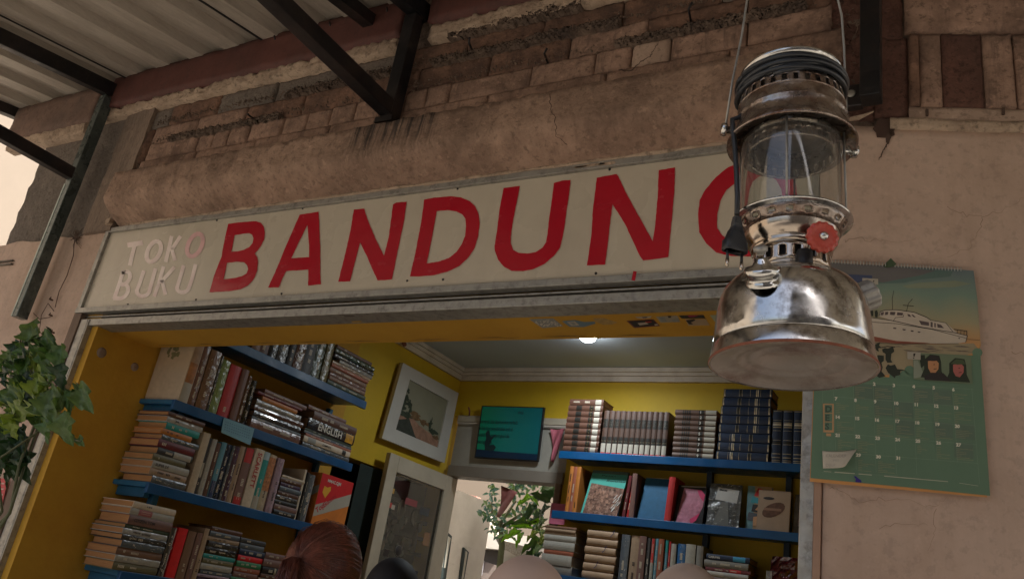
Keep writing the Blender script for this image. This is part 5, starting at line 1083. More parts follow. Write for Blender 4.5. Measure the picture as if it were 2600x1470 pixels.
def leafmat(name, c, rough=.35, tr=.25):
    m = M(name, c, rough, var=.35, scale=5, bump=.25, bscale=30, spec=.6)
    b = m.node_tree.nodes['Principled BSDF']; b.inputs['Subsurface Weight'].default_value = 0
    n = m.node_tree; tl = n.nodes.new('ShaderNodeBsdfTranslucent'); mx = n.nodes.new('ShaderNodeMixShader'); mx.inputs[0].default_value = tr
    tl.inputs[0].default_value = (c[0]*1.5, c[1]*1.7, c[2]*.9, 1); out = n.nodes['Material Output']
    n.links.new(b.outputs[0], mx.inputs[1]); n.links.new(tl.outputs[0], mx.inputs[2]); n.links.new(mx.outputs[0], out.inputs[0]); return m
lg = [leafmat('leaf_green', (.085, .17, .05)), leafmat('leaf_mid_green', (.14, .22, .08)), leafmat('leaf_yellow_green', (.24, .32, .06)), leafmat('leaf_dark', (.03, .07, .03)), leafmat('leaf_blue_green', (.07, .15, .11)), leafmat('leaf_bright', (.17, .34, .03), tr=.4)]
big = [leaf_mesh('leaf_blade', 11, .45, .38, .22, .62, m_, s) for s, m_ in enumerate((lg[0], lg[1], lg[2], lg[3], lg[1]))]
long_ = {k: leaf_mesh('long_leaf_blade', 7, .3, .12, .1, .8, m_, 3) for k, m_ in (('b', lg[5]), ('d', lg[3]), ('o', lg[2]), ('m', lg[0]))}
smal = [leaf_mesh('small_leaf_blade', 3, .3, .2, 0, .8, m_, 1) for m_ in (lg[4], lg[0], lg[4], lg[1])]
stem_m = M('plant_stem', (.10, .11, .05), .6, var=.2)

# creeper in front of the left end of the shop
vp = thing('climbing_plant', 'leafy green potted plant in front of the left edge of the opening', 'plant', (-2.95, -.5, 0))
r_ = random.Random(21)
base = Vector((-2.95, -.5, .42))
MB().lathe([(0, .02), (.13, 0), (.17, .3), (.185, .34), (.165, .35), (.15, .31), (0, .31)], Matrix.Translation((-2.95, -.5, 0)), 28).obj('pot', M('clay_pot', (.32, .13, .07), .8, var=.15), vp)
MB().lathe([(0, .325), (.15, .318)], Matrix.Translation((-2.95, -.5, 0)), 20).obj('soil', M('potting_soil', (.05, .035, .025), .95), vp)
spine_pts = [P(20, 1300, 'y', -.5), P(45, 1180, 'y', -.5), P(70, 1080, 'y', -.5), P(95, 1010, 'y', -.52), P(85, 940, 'y', -.5), P(78, 880, 'y', -.48), P(92, 845, 'y', -.5)]
for s_ in range(3):
    pts = [Vector((-2.95+.05*(s_-1), -.5, .32)), Vector((-2.97+.06*(s_-1), -.5+.04*s_, 1.0))]+[p+Vector((r_.uniform(-.04, .04), r_.uniform(-.06, .06), 0)) for p in spine_pts[:7-s_]]
    MB().tube(pts, [.007, .006]+[.005, .004, .004, .0035, .003, .003, .002][:7-s_], 6).obj('stem', stem_m, vp)
def leaf_at(px, py, y, ang, L_, asp=.75, me=None, tilt=None):
    c = P(px, py, 'y', y); d = Vector((math.cos(ang), r_.uniform(-.35, .2), math.sin(ang))).normalized()
    nrm = tilt or Vector((r_.uniform(-.5, .5), -1, r_.uniform(.1, .9)))
    put_leaf(me or big[r_.randrange(5)], c-d*L_*.45, c+d*L_*.55, L_*asp, nrm, vp)
blobs = [(80, 858, 18, 16, 7), (115, 870, 12, 12, 5), (40, 905, 28, 22, 12), (95, 905, 26, 22, 10), (60, 945, 50, 24, 20), (35, 995, 34, 30, 20), (85, 990, 34, 28, 16), (110, 960, 20, 25, 8), (60, 1040, 50, 26, 22), (120, 1040, 26, 24, 12), (20, 1080, 22, 18, 7), (135, 1078, 22, 18, 8), (165, 1005, 26, 16, 8), (190, 1000, 16, 10, 4), (10, 930, 14, 30, 7)]
for cx_, cy_, rx_, ry_, n_ in blobs:
    for _ in range(int(n_*.85)):
        a_ = r_.uniform(0, 6.28); q = math.sqrt(r_.random()); leaf_at(cx_+rx_*q*math.cos(a_), cy_+ry_*q*math.sin(a_), -.5+r_.uniform(-.10, .10), r_.choice([r_.uniform(-2.6, -.4), r_.uniform(-.6, .5), r_.uniform(2.6, 3.7)]), r_.uniform(.05, .088), r_.uniform(.5, .8))
for px, py, ang, L_, k in ((75, 838, 1.9, .10, 1), (118, 868, -.2, .08, 0), (150, 905, -1.3, .095, 0), (155, 950, -1.5, .085, 3), (208, 1008, -.55, .095, 1), (165, 1080, -1.2, .10, 1), (125, 1020, -.9, .115, 1), (60, 1050, .25, .11, 2), (20, 1060, 3.3, .10, 2), (95, 985, -1.1, .10, 2)):
    leaf_at(px, py, -.6, ang, L_, .62, big[k], Vector((.1, -1, .5)))
for _ in range(26): leaf_at(r_.uniform(-10, 62), r_.uniform(1095, 1195), -.45+r_.uniform(-.06, .06), r_.uniform(-2.4, -.7), r_.uniform(.06, .11), .5, big[3])
m = MB().tube([P(160, 1100, 'y', -.55), P(175, 1108, 'y', -.56), P(195, 1118, 'y', -.57), P(206, 1120, 'y', -.57)], [.004, .003, .003, .002], 5).obj('tendril', stem_m, vp)
leaf_at(184, 1112, -.56, -.3, .035, .6, big[1]); leaf_at(203, 1119, -.56, -.5, .035, .7, big[1])
# red poster fragment on the far left
m = MB(); ps = [P(a_, b_, 'y', -.018) for a_, b_ in ((-30, 1213), (20, 1214), (5, 1282), (-30, 1290))]; m.add(ps, [(0, 1, 2, 3)])
rp = thing('poster', 'red poster at the bottom left edge below the plant', 'poster', P(0, 1250, 'y', -.018)); m.obj('paper', M('red_poster_paper', (.62, .08, .09), .6, var=.1), rp)
m = MB()
for q in range(4): m.add([P(a_, b_, 'y', -.0195) for a_, b_ in ((-20, 1224+q*14), (12-q*2, 1225+q*14), (11-q*2, 1229+q*14), (-20, 1228+q*14))], [(0, 1, 2, 3)])
m.obj('print_line', M('poster_pale', (.7, .4, .35), .6), rp)

# yard bush and broad-leaved plant by the back door
bush = thing('yard_bush', 'bushy small-leaved shrub with grey-green leaves in the back yard', 'shrub', (-3.9, 5.0, 1.3))
r_ = random.Random(5)
MB().tube([(-3.95, 5.1, 0), P(1275, 1380, 'y', 5.1), P(1270, 1330, 'y', 5.0), P(1310, 1270, 'y', 5.0)], [.04, .03, .02, .01], 6).obj('trunk', stem_m, bush)
MB().tube([P(1275, 1360, 'y', 5.1), P(1250, 1300, 'y', 5.0), P(1248, 1250, 'y', 5.0)], [.02, .012, .006], 6).obj('limb', stem_m, bush)
MB().tube([P(1270, 1340, 'y', 5.1), P(1330, 1300, 'y', 5.0), P(1400, 1240, 'y', 5.0)], [.02, .012, .006], 6).obj('limb', stem_m, bush)
n_ = 0
for cx_, cy_, rx_, ry_, k_ in ((1245, 1245, 12, 14, 12), (1248, 1275, 18, 18, 22), (1240, 1305, 20, 15, 24), (1262, 1330, 24, 22, 36), (1290, 1345, 26, 20, 34), (1310, 1235, 30, 15, 34), (1350, 1240, 34, 20, 34), (1320, 1290, 26, 30, 34), (1350, 1310, 30, 30, 30), (1262, 1362, 12, 14, 10), (1395, 1235, 30, 18, 22)):
    for _ in range(k_):
        a_ = r_.uniform(0, 6.28); q = math.sqrt(r_.random()); y = 5.0+r_.uniform(-.3, .3); c = P(cx_+rx_*q*math.cos(a_), cy_+ry_*q*math.sin(a_), 'y', y)
        d = Vector((r_.uniform(-1, 1), r_.uniform(-.5, .5), r_.uniform(-.7, 1))).normalized(); L_ = r_.uniform(.045, .085)
        o = put_leaf(smal[r_.randrange(4)], c, c+d*L_, L_*.5, (r_.uniform(-.6, .6), -1, r_.uniform(.2, 1)), bush)
bp_ = thing('broadleaf_plant', 'broad-leaved plant with lime and dark leaves just outside the back door', 'plant', (-2.9, 3.5, 0))
MB().tube([(-2.75, 3.6, 0), P(1450, 1460, 'y', 3.6), P(1410, 1330, 'y', 3.55), P(1430, 1260, 'y', 3.5)], [.02, .016, .012, .006], 6).obj('stem', stem_m, bp_)
MB().tube([P(1405, 1325, 'y', 3.55), P(1385, 1335, 'y', 3.5), P(1352, 1343, 'y', 3.45)], .006, 5).obj('stem', M('pale_stem', (.35, .4, .25), .5), bp_)
for bx, by, tx, ty, w_, k_ in ((1280, 765, 930, 705, 85, 'b'), (1430, 695, 1080, 680, 65, 'b'), (1120, 790, 815, 915, 90, 'b'), (1140, 800, 1015, 1005, 75, 'b'), (1250, 690, 850, 685, 50, 'm'), (1510, 412, 1225, 265, 120, 'd'), (1490, 390, 1400, 150, 150, 'd'), (1640, 390, 1500, 150, 140, 'd'), (1330, 420, 1100, 670, 110, 'd'), (1280, 320, 1030, 430, 80, 'b'), (1200, 330, 1330, 415, 70, 'b'), (1510, 450, 1320, 560, 80, 'd'), (1430, 880, 1080, 1075, 120, 'm'), (1420, 960, 1130, 1175, 120, 'd'), (1370, 790, 1160, 915, 100, 'o'), (1470, 770, 1350, 860, 90, 'o'), (1400, 1000, 1250, 1095, 90, 'm'), (1420, 540, 1200, 700, 110, 'd'), (1470, 620, 1280, 760, 80, 'm'), (1600, 200, 1380, 220, 110, 'm'), (1480, 850, 1300, 1010, 90, 'o'), (780, 1410, 720, 1350, 60, 'b'), (1390, 1080, 1250, 1190, 110, 'd')):
    y = 3.5+r_.uniform(-.12, .12); a_ = P(1120+bx/5.394, 1200+by/5.394, 'y', y+.04); b_ = P(1120+tx/5.394, 1200+ty/5.394, 'y', y-.08)
    put_leaf(long_[k_], a_, b_, w_/5.394/FPX*6.6*1.0, (r_.uniform(-.4, .4), -1, r_.uniform(.3, 1.2)), bp_)

# ------------------------------------------------------------------ calendar
CO = .030
def CX(px, py, t=0.):
    v = fw*FPX+rt*(px-1300)-up*(py-735); n = Vector((sa, -ca, 0)); h = Vector((HX, 0, 0))+n*(CO+t)
    return CAM+v*(n.dot(h-CAM)/n.dot(v))
cl = thing('wall_calendar', 'green December calendar with a motor yacht picture hanging on the peach wall', 'calendar', CX(2280, 680))
def cpoly(pts, mat, t, name='print', o=None, parent=None, th=None):
    m = MB(); ps = [(o[0]+a/o[2], o[1]+b/o[2]) if o else (a, b) for a, b in pts]
    poly_prism(m, ps, [], lambda x, y, d: CX(x, y, d), (t-th) if th else t-.0002, t); return m.obj(name, mat, parent or cl)
edge = []
cpoly([(2076, 668), (2472, 692), (2506, 1262), (2056, 1222)], M('calendar_back_page', (.62, .30, .10), .6), -.0012, 'back_page', th=.004)
CG = M('calendar_green', (.135, .23, .155), .42, var=.07, scale=5, bump=.05)
cpoly([(2080, 664), (2440, 688), (2472, 692), (2478, 740), (2514, 1258), (2300, 1236), (2058, 1213), (2070, 900)], CG, 0, 'page', th=.0008)
cs = gradmat('calendar_sky', [(0, (.60, .30, .11)), (.30, (.64, .30, .10)), (.52, (.38, .34, .21)), (.75, (.20, .29, .23)), (1, (.15, .20, .21))], 2, .4)
o8 = (1980, 640, 3.37)
cpoly([(340, 85), (1540, 150), (1658, 160), (1690, 400), (1720, 800), (1640, 930), (1140, 985), (1030, 1050), (980, 1075), (820, 1060), (330, 1030)], cs, .0006, o=o8)
cpoly([(340, 90), (1480, 165), (1460, 210), (1200, 235), (1060, 265), (800, 270), (560, 240), (340, 200)], M('cal_cloud_teal', (.12, .19, .17), .4), .0010, o=o8)
cpoly([(340, 85), (900, 120), (1330, 160), (1200, 200), (880, 260), (600, 215), (340, 180)], M('cal_cloud_grey', (.15, .145, .145), .4), .0014, o=o8)
cpoly([(1045, 290), (1200, 262), (1500, 245), (1640, 270), (1500, 300), (1250, 310), (1100, 310)], M('cal_cloud_pale', (.24, .28, .20), .4), .0010, o=o8)
cpoly([(340, 180), (790, 200), (800, 430), (340, 430)], M('cal_blue_panel', (.055, .075, .15), .4), .0018, o=o8)
cpoly([(340, 185), (480, 190), (575, 225), (530, 265), (430, 230), (340, 215)], M('cal_leaf_green', (.06, .16, .06), .4), .0022, o=o8)
cpoly([(520, 262), (548, 250), (552, 272), (528, 275)], M('cal_orange', (.5, .2, .08), .4), .0023, o=o8)
cpoly([(620, 300), (690, 250), (720, 245), (700, 300), (640, 300)], ink_dark, .0022, o=o8)
cpoly([(706, 222), (842, 230), (842, 278), (706, 274)], band_white, .0026, o=o8)
for x in (738, 770, 800): cpoly([(x, 242), (x+10, 243), (x+6, 256), (x-3, 255)], ink_dark, .0029, o=o8)
cpoly([(690, 755), (1300, 790), (1660, 780), (1700, 830), (1640, 870), (1100, 985), (1000, 1050), (800, 1050), (600, 900)], M('cal_sand', (.36, .30, .19), .4), .0010, o=o8)
hullm = M('cal_hull_white', (.56, .49, .40), .4)
cpoly([(700, 550), (790, 560), (970, 590), (1200, 640), (1500, 690), (1605, 715), (1590, 770), (1530, 780), (1200, 785), (1000, 770), (700, 712)], hullm, .0016, o=o8)
cpoly([(700, 712), (800, 720), (1000, 760), (1290, 778), (1200, 786), (1000, 782), (700, 755)], M('cal_hull_red', (.27, .085, .055), .4), .0020, o=o8)
cpoly([(850, 520), (880, 500), (1000, 494), (1150, 515), (1200, 535), (1260, 560), (1290, 582), (1420, 605), (1470, 650), (1520, 690), (1200, 640), (960, 585), (850, 548)], hullm, .0019, o=o8)
m = MB(); C8 = lambda x, y, t: CX(o8[0]+x/o8[2], o8[1]+y/o8[2], t)
for ln, w_ in (([(735, 553), (960, 585), (1200, 640), (1500, 690), (1605, 715), (1590, 772)], 5), ([(780, 598), (1000, 612), (1300, 660), (1590, 735)], 4), ([(850, 545), (860, 510), (900, 496), (1000, 494), (1150, 515), (1260, 560), (1290, 582)], 5), ([(1290, 582), (1420, 605), (1480, 680)], 4), ([(970, 590), (990, 560), (1055, 555), (1060, 535)], 4), ([(965, 492), (962, 400), (975, 330)], 4), ([(1085, 505), (1100, 440), (1135, 400)], 4), ([(1055, 455), (1145, 462)], 5), ([(1490, 660), (1600, 675), (1600, 712)], 6), ([(1520, 665), (1518, 695)], 4), ([(1550, 668), (1548, 700)], 4), ([(1578, 670), (1576, 706)], 4), ([(1600, 745), (1710, 752)], 3), ([(700, 768), (1000, 786), (1530, 782)], 4)):
    ribbon(m, ln, w_, C8, .0023)
m.obj('ink_lines', ink_dark, cl)
cwin = M('cal_window', (.13, .10, .10), .4)
m = MB()
for q in ([(868, 515), (893, 512), (885, 540), (860, 540)], [(903, 512), (928, 510), (924, 536), (898, 538)], [(945, 510), (990, 512), (982, 540), (942, 536)], [(1005, 515), (1056, 520), (1050, 542), (1002, 540)], [(1090, 530), (1110, 533), (1125, 555), (1100, 550)], [(1125, 535), (1140, 536), (1165, 558), (1145, 556)], [(1190, 585), (1275, 600), (1278, 630), (1210, 622)], [(1290, 596), (1308, 600), (1308, 645), (1290, 640)], [(1322, 605), (1334, 608), (1334, 645), (1322, 642)], [(1345, 612), (1380, 622), (1405, 652), (1350, 645)], [(970, 645), (998, 648), (994, 658), (972, 656)], [(1050, 657), (1078, 660), (1074, 670), (1052, 668)], [(1120, 668), (1146, 671), (1142, 682), (1122, 680)], [(1180, 678), (1204, 681), (1200, 690), (1182, 688)], [(1525, 730), (1543, 732), (1536, 745)]):
    m.add([C8(x, y, .0024) for x, y in q], [tuple(range(len(q)))])
m.obj('yacht_windows', cwin, cl, kind='stuff')
m = MB(); r_ = random.Random(2)
for q in range(26):
    x = r_.uniform(950, 1560); y = 795+(r_.random())*60; ribbon(m, [(x, y), (x+r_.uniform(20, 60), y+r_.uniform(-5, 5)), (x+r_.uniform(80, 130), y+3)], [1, r_.uniform(3, 7), 1], C8, .0016)
m.obj('water_lines', cwin, cl)
for pts in ([(770, 500), (790, 485), (800, 510), (800, 548), (770, 548)], [(812, 505), (832, 495), (840, 520), (836, 560), (815, 556)], [(790, 800), (860, 770), (850, 800), (868, 815), (840, 825), (850, 850), (830, 845), (815, 815)], [(875, 830), (900, 820), (925, 825), (950, 815), (970, 810), (980, 850), (955, 870), (950, 920), (965, 945), (920, 945), (905, 920), (905, 870), (880, 855)],
            [(805, 890), (845, 880), (890, 885), (890, 930), (870, 945), (880, 985), (870, 1020), (905, 1060), (850, 1075), (810, 1040), (810, 1000), (822, 960), (800, 930)], [(905, 990), (925, 960), (950, 970), (985, 960), (1005, 1000), (1075, 1008), (1030, 1018), (1030, 1050), (990, 1060), (985, 1078), (950, 1050), (925, 1030)]):
    cpoly(pts, M('cal_figure', (.028, .035, .025), .5), .0022, 'silhouette', o=o8)
m = MB(); ribbon(m, [(860, 818), (920, 806), (985, 812)], 7, C8, .0024); m.obj('ink_lines', ink_dark, cl)
for px, py in ((1690, 860), (1110, 1010), (1070, 1050), (980, 1065), (1650, 920)): cpoly([(px+45*math.cos(a*.7), py+40*math.sin(a*.7)) for a in range(9)], CG, .0013, o=o8)
cpoly([(1140, 860), (1635, 882), (1650, 1130), (1145, 1088)], M('cal_panel', (.17, .22, .14), .4), .0026, o=o8)
cpoly([(1145, 925), (1180, 925), (1240, 1060), (1145, 1080)], M('cal_panel_pale', (.28, .32, .25), .4), .0028, o=o8)
for sgn, (cx_, cy_, sk) in enumerate(((1305, 960, (.50, .25, .12)), (1520, 990, (.45, .14, .12)))):
    cpoly([(cx_-70, cy_-40), (cx_-20, cy_-85), (cx_+60, cy_-75), (cx_+75, cy_-20), (cx_+80, cy_+60), (cx_+110, cy_+125), (cx_-100, cy_+110), (cx_-70, cy_+40)], M('cal_dark_gear', (.025, .035, .022), .5), .0030+sgn*.0002, o=o8)
    cpoly([(cx_-38, cy_-28), (cx_+30, cy_-38), (cx_+55, cy_-10), (cx_+52, cy_+40), (cx_+20, cy_+80), (cx_-15, cy_+70), (cx_-36, cy_+30)], M('cal_face_%d' % sgn, sk, .5), .0034, o=o8)
    cpoly([(cx_-60, cy_-35), (cx_-10, cy_-75), (cx_+50, cy_-68), (cx_+72, cy_-32), (cx_, cy_-28)], M('cal_cap', (.07, .10, .05), .5) if sgn else ink_dark, .0037, o=o8)
    cpoly([(cx_+8, cy_), (cx_+22, cy_-3), (cx_+22, cy_+4), (cx_+8, cy_+5)], ink_dark, .0039, o=o8); cpoly([(cx_+10, cy_+38), (cx_+38, cy_+34), (cx_+36, cy_+40), (cx_+12, cy_+44)], ink_dark, .0039, o=o8)
cpoly([(1190, 880), (1240, 880), (1250, 960), (1210, 990)], M('cal_dark_gear', (.025, .035, .022), .5), .0031, o=o8)
cpoly([(1235, 1060), (1300, 1030), (1400, 1035), (1470, 1105), (1240, 1092)], ink_dark, .0036, o=o8)
cpoly([(1090, 850), (1205, 858), (1205, 921), (1092, 915)], band_white, .0034, o=o8)
cpoly([(1142, 868), (1162, 866), (1152, 895), (1144, 895)], ink_dark, .0038, o=o8); cpoly([(1141, 901), (1151, 901), (1150, 910), (1141, 910)], ink_dark, .0038, o=o8)
o6 = (2040, 960, 4.55); C6 = lambda x, y, t: CX(o6[0]+x/o6[2], o6[1]+y/o6[2], t)
def T6(m, s, size, x, y, **k):
    put_text(m, s, size, lambda a, b, t: C6(x+a, y+.083*a-b, t), 0, 0, .0011, **k)
slate = M('cal_slate_cell', (.128, .195, .145), .42)
cells = [(578, 60), (805, 72), (1262, 110), (1492, 125), (805, 250), (1040, 265), (1500, 500), (1752, 520), (1062, 470), (1735, 735)]
for x, y in cells: cpoly([(x+4, y), (x+222, y+18), (x+232, y+195), (x+10, y+178)], slate, .0005, 'cell', o=o6)
m = MB()
for a_, b_ in (((345, 150), (372, 830)), ((575, 30), (610, 1050)), ((805, 40), (840, 1080)), ((1030, 55), (1075, 1100)), ((1262, 70), (1310, 1110)), ((1492, 85), (1545, 950)), ((1720, 100), (1780, 970)), ((1945, 120), (2035, 1220)), ((220, 110), (225, 840))): ribbon(m, [a_, b_], 2.6, C6, .0008)
for a_, b_ in (((345, 30), (1960, 128)), ((345, 212), (1975, 335)), ((355, 425), (1985, 548)), ((360, 633), (1995, 765)), ((600, 868), (2010, 980)), ((220, 1085), (1100, 1125))): ribbon(m, [a_, b_], 2.6, C6, .0009)
m.obj('grid_lines', M('cal_grid', (.27, .37, .27), .5), cl)
m = MB()
for s, x, y in (('1', 585, 68), ('2', 805, 82), ('3', 1032, 98), ('4', 1260, 112), ('5', 1492, 126), ('6', 1718, 147), ('7', 362, 252), ('8', 588, 270), ('9', 815, 286), ('10', 1042, 304), ('11', 1276, 318), ('12', 1505, 335), ('13', 1735, 356), ('14', 365, 462), ('15', 592, 478), ('16', 820, 496), ('17', 1055, 510), ('18', 1285, 528), ('19', 1518, 546), ('20', 1750, 568), ('21', 370, 672), ('22', 600, 687), ('23', 830, 706), ('24', 1060, 722), ('25', 1296, 739), ('26', 1534, 760), ('27', 1764, 782), ('29', 608, 900), ('30', 838, 920), ('31', 1070, 936)):
    T6(m, s, 50, x, y, bold=3, sx=1.1)
m.obj('day_numbers', M('cal_number_pale', (.78, .76, .62), .5, bump=0), cl, kind='stuff')
m = MB(); r_ = random.Random(9)
rows_y = [(60, 578, 6), (250, 352, 7), (462, 362, 7), (672, 368, 7), (905, 600, 2)]
for ri, (y0_, x0_, n_) in enumerate(rows_y):
    for c_ in range(n_):
        x_ = x0_+c_*229+4*ri; y_ = y0_+c_*17+38
        if (ri, c_) in ((0, 2), (2, 1), (3, 2), (3, 3)): continue
        for ln in range(r_.choice([5, 7, 7])):
            L_ = r_.choice([40, 50, 110, 150, 190]); ribbon(m, [(x_+18, y_+ln*20), (x_+18+L_, y_+ln*20+L_*.083)], 3.2, C6, .0010)
m.obj('small_print', M('cal_small_print', (.40, .35, .21), .5, bump=0), cl)
m = MB()
for a_, b_ in (((235, 1072), (320, 1080)), ((362, 1082), (592, 1100)), ((640, 1103), (788, 1116)), ((935, 1128), (1668, 1192)), ((1800, 1208), (2018, 1242))): ribbon(m, [a_, b_], 9 if b_[0]-a_[0] > 120 and a_[0] < 1700 else 5, C6, .001)
m.obj('footer_line', M('cal_number', (.52, .52, .40), .5, bump=0), cl)
cpoly([(225, 292), (350, 295), (352, 625), (230, 622)], M('cal_month_box', (.55, .33, .17), .5), .0012, 'month_box', o=o6)
m = MB()
for s, y in (('D', 392), ('E', 492), ('S', 592)):
    m.add([C6(a, b, .0016) for a, b in ((245, y-86), (332, y-84), (332, y+8), (245, y+6))], [(0, 1, 2, 3)])
m.obj('month_cell', CG, cl)
m = MB()
for s, y in (('D', 390), ('E', 490), ('S', 590)): put_text(m, s, 98, lambda a, b, t: C6(250+a, y-b, t), 0, 0, .0021, bold=4, sx=1.05)
m.obj('lettering', M('cal_number_dark', (.06, .10, .075), .5, bump=0), cl)
m2 = MB()
for y in (392, 492, 592): m2.add([C6(a, b, .0018) for a, b in ((245, y+6), (332, y+8), (332, y+14), (245, y+12))], [(0, 1, 2, 3)])
m2.obj('month_rule', M('cal_month_box', (.55, .33, .17), .5), cl)
cpoly([(262, 635), (318, 637), (320, 668), (264, 666)], M('cal_month_box', (.55, .33, .17), .5), .0012, o=o6); cpoly([(228, 98), (340, 104), (340, 116), (228, 110)], M('cal_number', (.52, .52, .40), .5, bump=0), .0012, o=o6)
cpoly([(580, 1130), (605, 1130), (625, 1148), (668, 1178), (672, 1202), (600, 1196), (605, 1160)], M('blue_tear', (.035, .02, .22), .6), .0012, 'ink_blot', o=o6)
# spiral binding along the top
m = MB()
for k in range(46):
    f = k/45; px = 2082+(2440-2082)*f; py = 664+(686-664)*f; c = CX(px, py, -.001)
    m.tube([c+Vector((0, .004, -.004)), c+Vector((0, -.006, -.003)), c+Vector((0, -.006, .005)), c+Vector((0, .004, .005))], .0011, 4)
m.obj('wire_binding', M('binding_wire', (.55, .55, .52), .3, metal=.6, bump=0), cl)
c = CX(2258, 668, .003); m = MB(); m.add([c+Vector(v) for v in ((-.016, 0, -.008), (-.006, -.004, -.014), (.008, -.004, -.012), (.016, 0, -.004), (.004, -.002, .012))], [(0, 1, 2, 3, 4)]); m.obj('hanger_tab', M('hanger_green', (.06, .10, .05), .6), cl, solid=.001)
# handwritten paper note taped on the calendar
pn = thing('paper_note', 'curling white handwritten note stuck on the lower left of the green calendar', 'note', CX(2130, 1165))
n_ = 10; m = MB(); vs = []
bot = lambda u: (218+u*(1)*400, 1038-(u**2.2)*60); 
for j in range(n_+1):
    for i in range(n_+1):
        u, v = i/n_, j/n_
        xt, yt = 218+400*u, 838+12*math.sin(u*3.1)-22*u*u*1.0
        xb, yb_ = 226+ (1-(1-u)**1.2)*265, 1040-6*u-30*u**6
        x, y = xt+(xb-xt)*v, yt+(yb_-yt)*v
        vs.append(C6(x, y, .003+.028*(u**2)*(v**.7)))
m.add(vs, [(j*(n_+1)+i, j*(n_+1)+i+1, (j+1)*(n_+1)+i+1, (j+1)*(n_+1)+i) for j in range(n_) for i in range(n_)], True)
m.obj('paper', M('note_paper', (.58, .54, .46), .8, var=.04), pn, solid=.0003)
def N6(x, y, t):
    u = min(1, max(0, (x-218)/380)); v = min(1, max(0, (y-838)/200)); return C6(x, y, .0036+.028*(u**2)*(v**.7)+t)
m = MB()
for s, x, y, sz in (('KALENDER', 255, 912, 52), ('2022', 335, 957, 34), ('DIJUAL', 258, 1018, 48)): put_text(m, s, sz, lambda a, b, t: N6(x+a, y-b, t), 0, 0, .0006, sx=.95 if s != '2022' else 1.2)
m.obj('handwriting', M('pencil_grey', (.40, .37, .33), .7, bump=0), pn)

# ------------------------------------------------------------------ lantern
LB = CAM+(fw*FPX+rt*(2010-1300)-up*(932-735))*(.90/FPX)
ax_ = (Vector((0, 0, 1))-rt*.035).normalized(); e1 = rt-ax_*rt.dot(ax_); e1.normalize(); e2 = ax_.cross(e1)   # e2 points away from the camera
LF = Matrix(((e1.x, e2.x, ax_.x, LB.x), (e1.y, e2.y, ax_.y, LB.y), (e1.z, e2.z, ax_.z, LB.z), (0, 0, 0, 1)))
def LW(px, py, fy=0.):
    """point of the lantern's frame (right, away, up) under a pixel, in the plane 'away' = fy"""
    v = fw*FPX+rt*(px-1300)-up*(py-735); h = LB+e2*fy; return CAM+v*(e2.dot(h-CAM)/e2.dot(v))
ln = thing('pressure_lantern', 'old dented chrome pressure lantern with glass chimney hanging before the sign', 'lantern', LB)
chrome = M('tarnished_chrome', (.60, .60, .58), .19, metal=1, var=.16, scale=30, dirt=(.17, .15, .13), dirt_amt=.85, dscale=30, dlo=.5, dhi=.64, bump=.06, bscale=30, bdist=.001, rv=.09)
chrome2 = M('rusty_chrome', (.40, .35, .31), .26, metal=.9, var=.2, scale=30, dirt=(.12, .06, .035), dirt_amt=.9, dscale=22, dlo=.42, dhi=.62, bump=.5, bscale=70, bdist=.002, rv=.12)
brassy = M('worn_brass_chrome', (.50, .43, .36), .2, metal=1, var=.15, scale=20, dirt=(.2, .1, .06), dirt_amt=.7, dscale=18, dlo=.5, dhi=.7, bump=.25, bscale=50, bdist=.002, rv=.08)
base_m = M('lantern_base_metal', (.55, .52, .48), .38, metal=.7, var=.15, scale=16, dirt=(.17, .07, .045), dirt_amt=.8, dscale=10, dlo=.48, dhi=.68, bump=.35, bscale=40, bdist=.002, rv=.1)
def part(prof, name, mat, n=72, parent=ln): m = MB(); m.lathe(prof, LF, n); return m.obj(name, mat, parent, merge=True)
part([(.0835, .020), (.0845, .022), (.0840, .030), (.0828, .045), (.0815, .060), (.079, .074), (.074, .086), (.066, .0955), (.056, .1015), (.046, .1055), (.036, .108), (.03, .109)], 'tank', chrome, 96)
part([(.0835, .0195), (.0855, .016), (.0868, .006), (.0885, .001), (.0885, -.0015), (.0860, -.0005), (.0835, .004)], 'foot_ring', chrome, 96)
part([(0, .010), (.030, .0095), (.034, .0065), (.0375, .0065), (.041, .009), (.052, .008), (.056, .005), (.060, .006), (.078, .003), (.0835, .0005), (.086, -.0004)], 'base_plate', base_m, 96)
part([(.0885, -.0015), (.0892, -.0005), (.0885, .0018)], 'rust_rim', M('rust', (.22, .07, .035), .7, var=.3, scale=60, bump=.5), 96)
# slotted collar: ring with real slots
def slotted(r0_, r1_, z0_, z1_, zs0, zs1, cnt, frac, name, mat, a_off=0., th=.0012, sub=5):
    m = MB(); vs = []; n = cnt*sub
    zsl = [z0_, zs0, zs0+(zs1-zs0)*.15, zs1-(zs1-zs0)*.15, zs1, z1_]
    for z in zsl:
        r = r0_+(r1_-r0_)*(z-z0_)/(z1_-z0_)
        for k in range(n):
            a = a_off+2*math.pi*k/n; vs.append(LF @ Vector((r*math.cos(a), r*math.sin(a), z)))
    fs = []
    for j in range(5):
        for k in range(n):
            s = k % sub
            if 1 <= j <= 3 and s in ((1, 2) if j in (1, 2, 3) else ()) and not (j in (1, 3) and False): continue
            fs.append((j*n+k, j*n+(k+1) % n, (j+1)*n+(k+1) % n, (j+1)*n+k))
    m.add(vs, fs, True); return m.obj(name, mat, ln, solid=th)
part([(.030, .106), (.043, .1065), (.0445, .109), (.0430, .111)], 'collar_foot', brassy)
slotted(.0425, .0415, .111, .133, .116, .129, 16, .4, 'slotted_collar', brassy, .1)
part([(.036, .110), (.036, .133)], 'inner_sleeve', M('soot_black', (.012, .011, .011), .8, bump=0), 32)
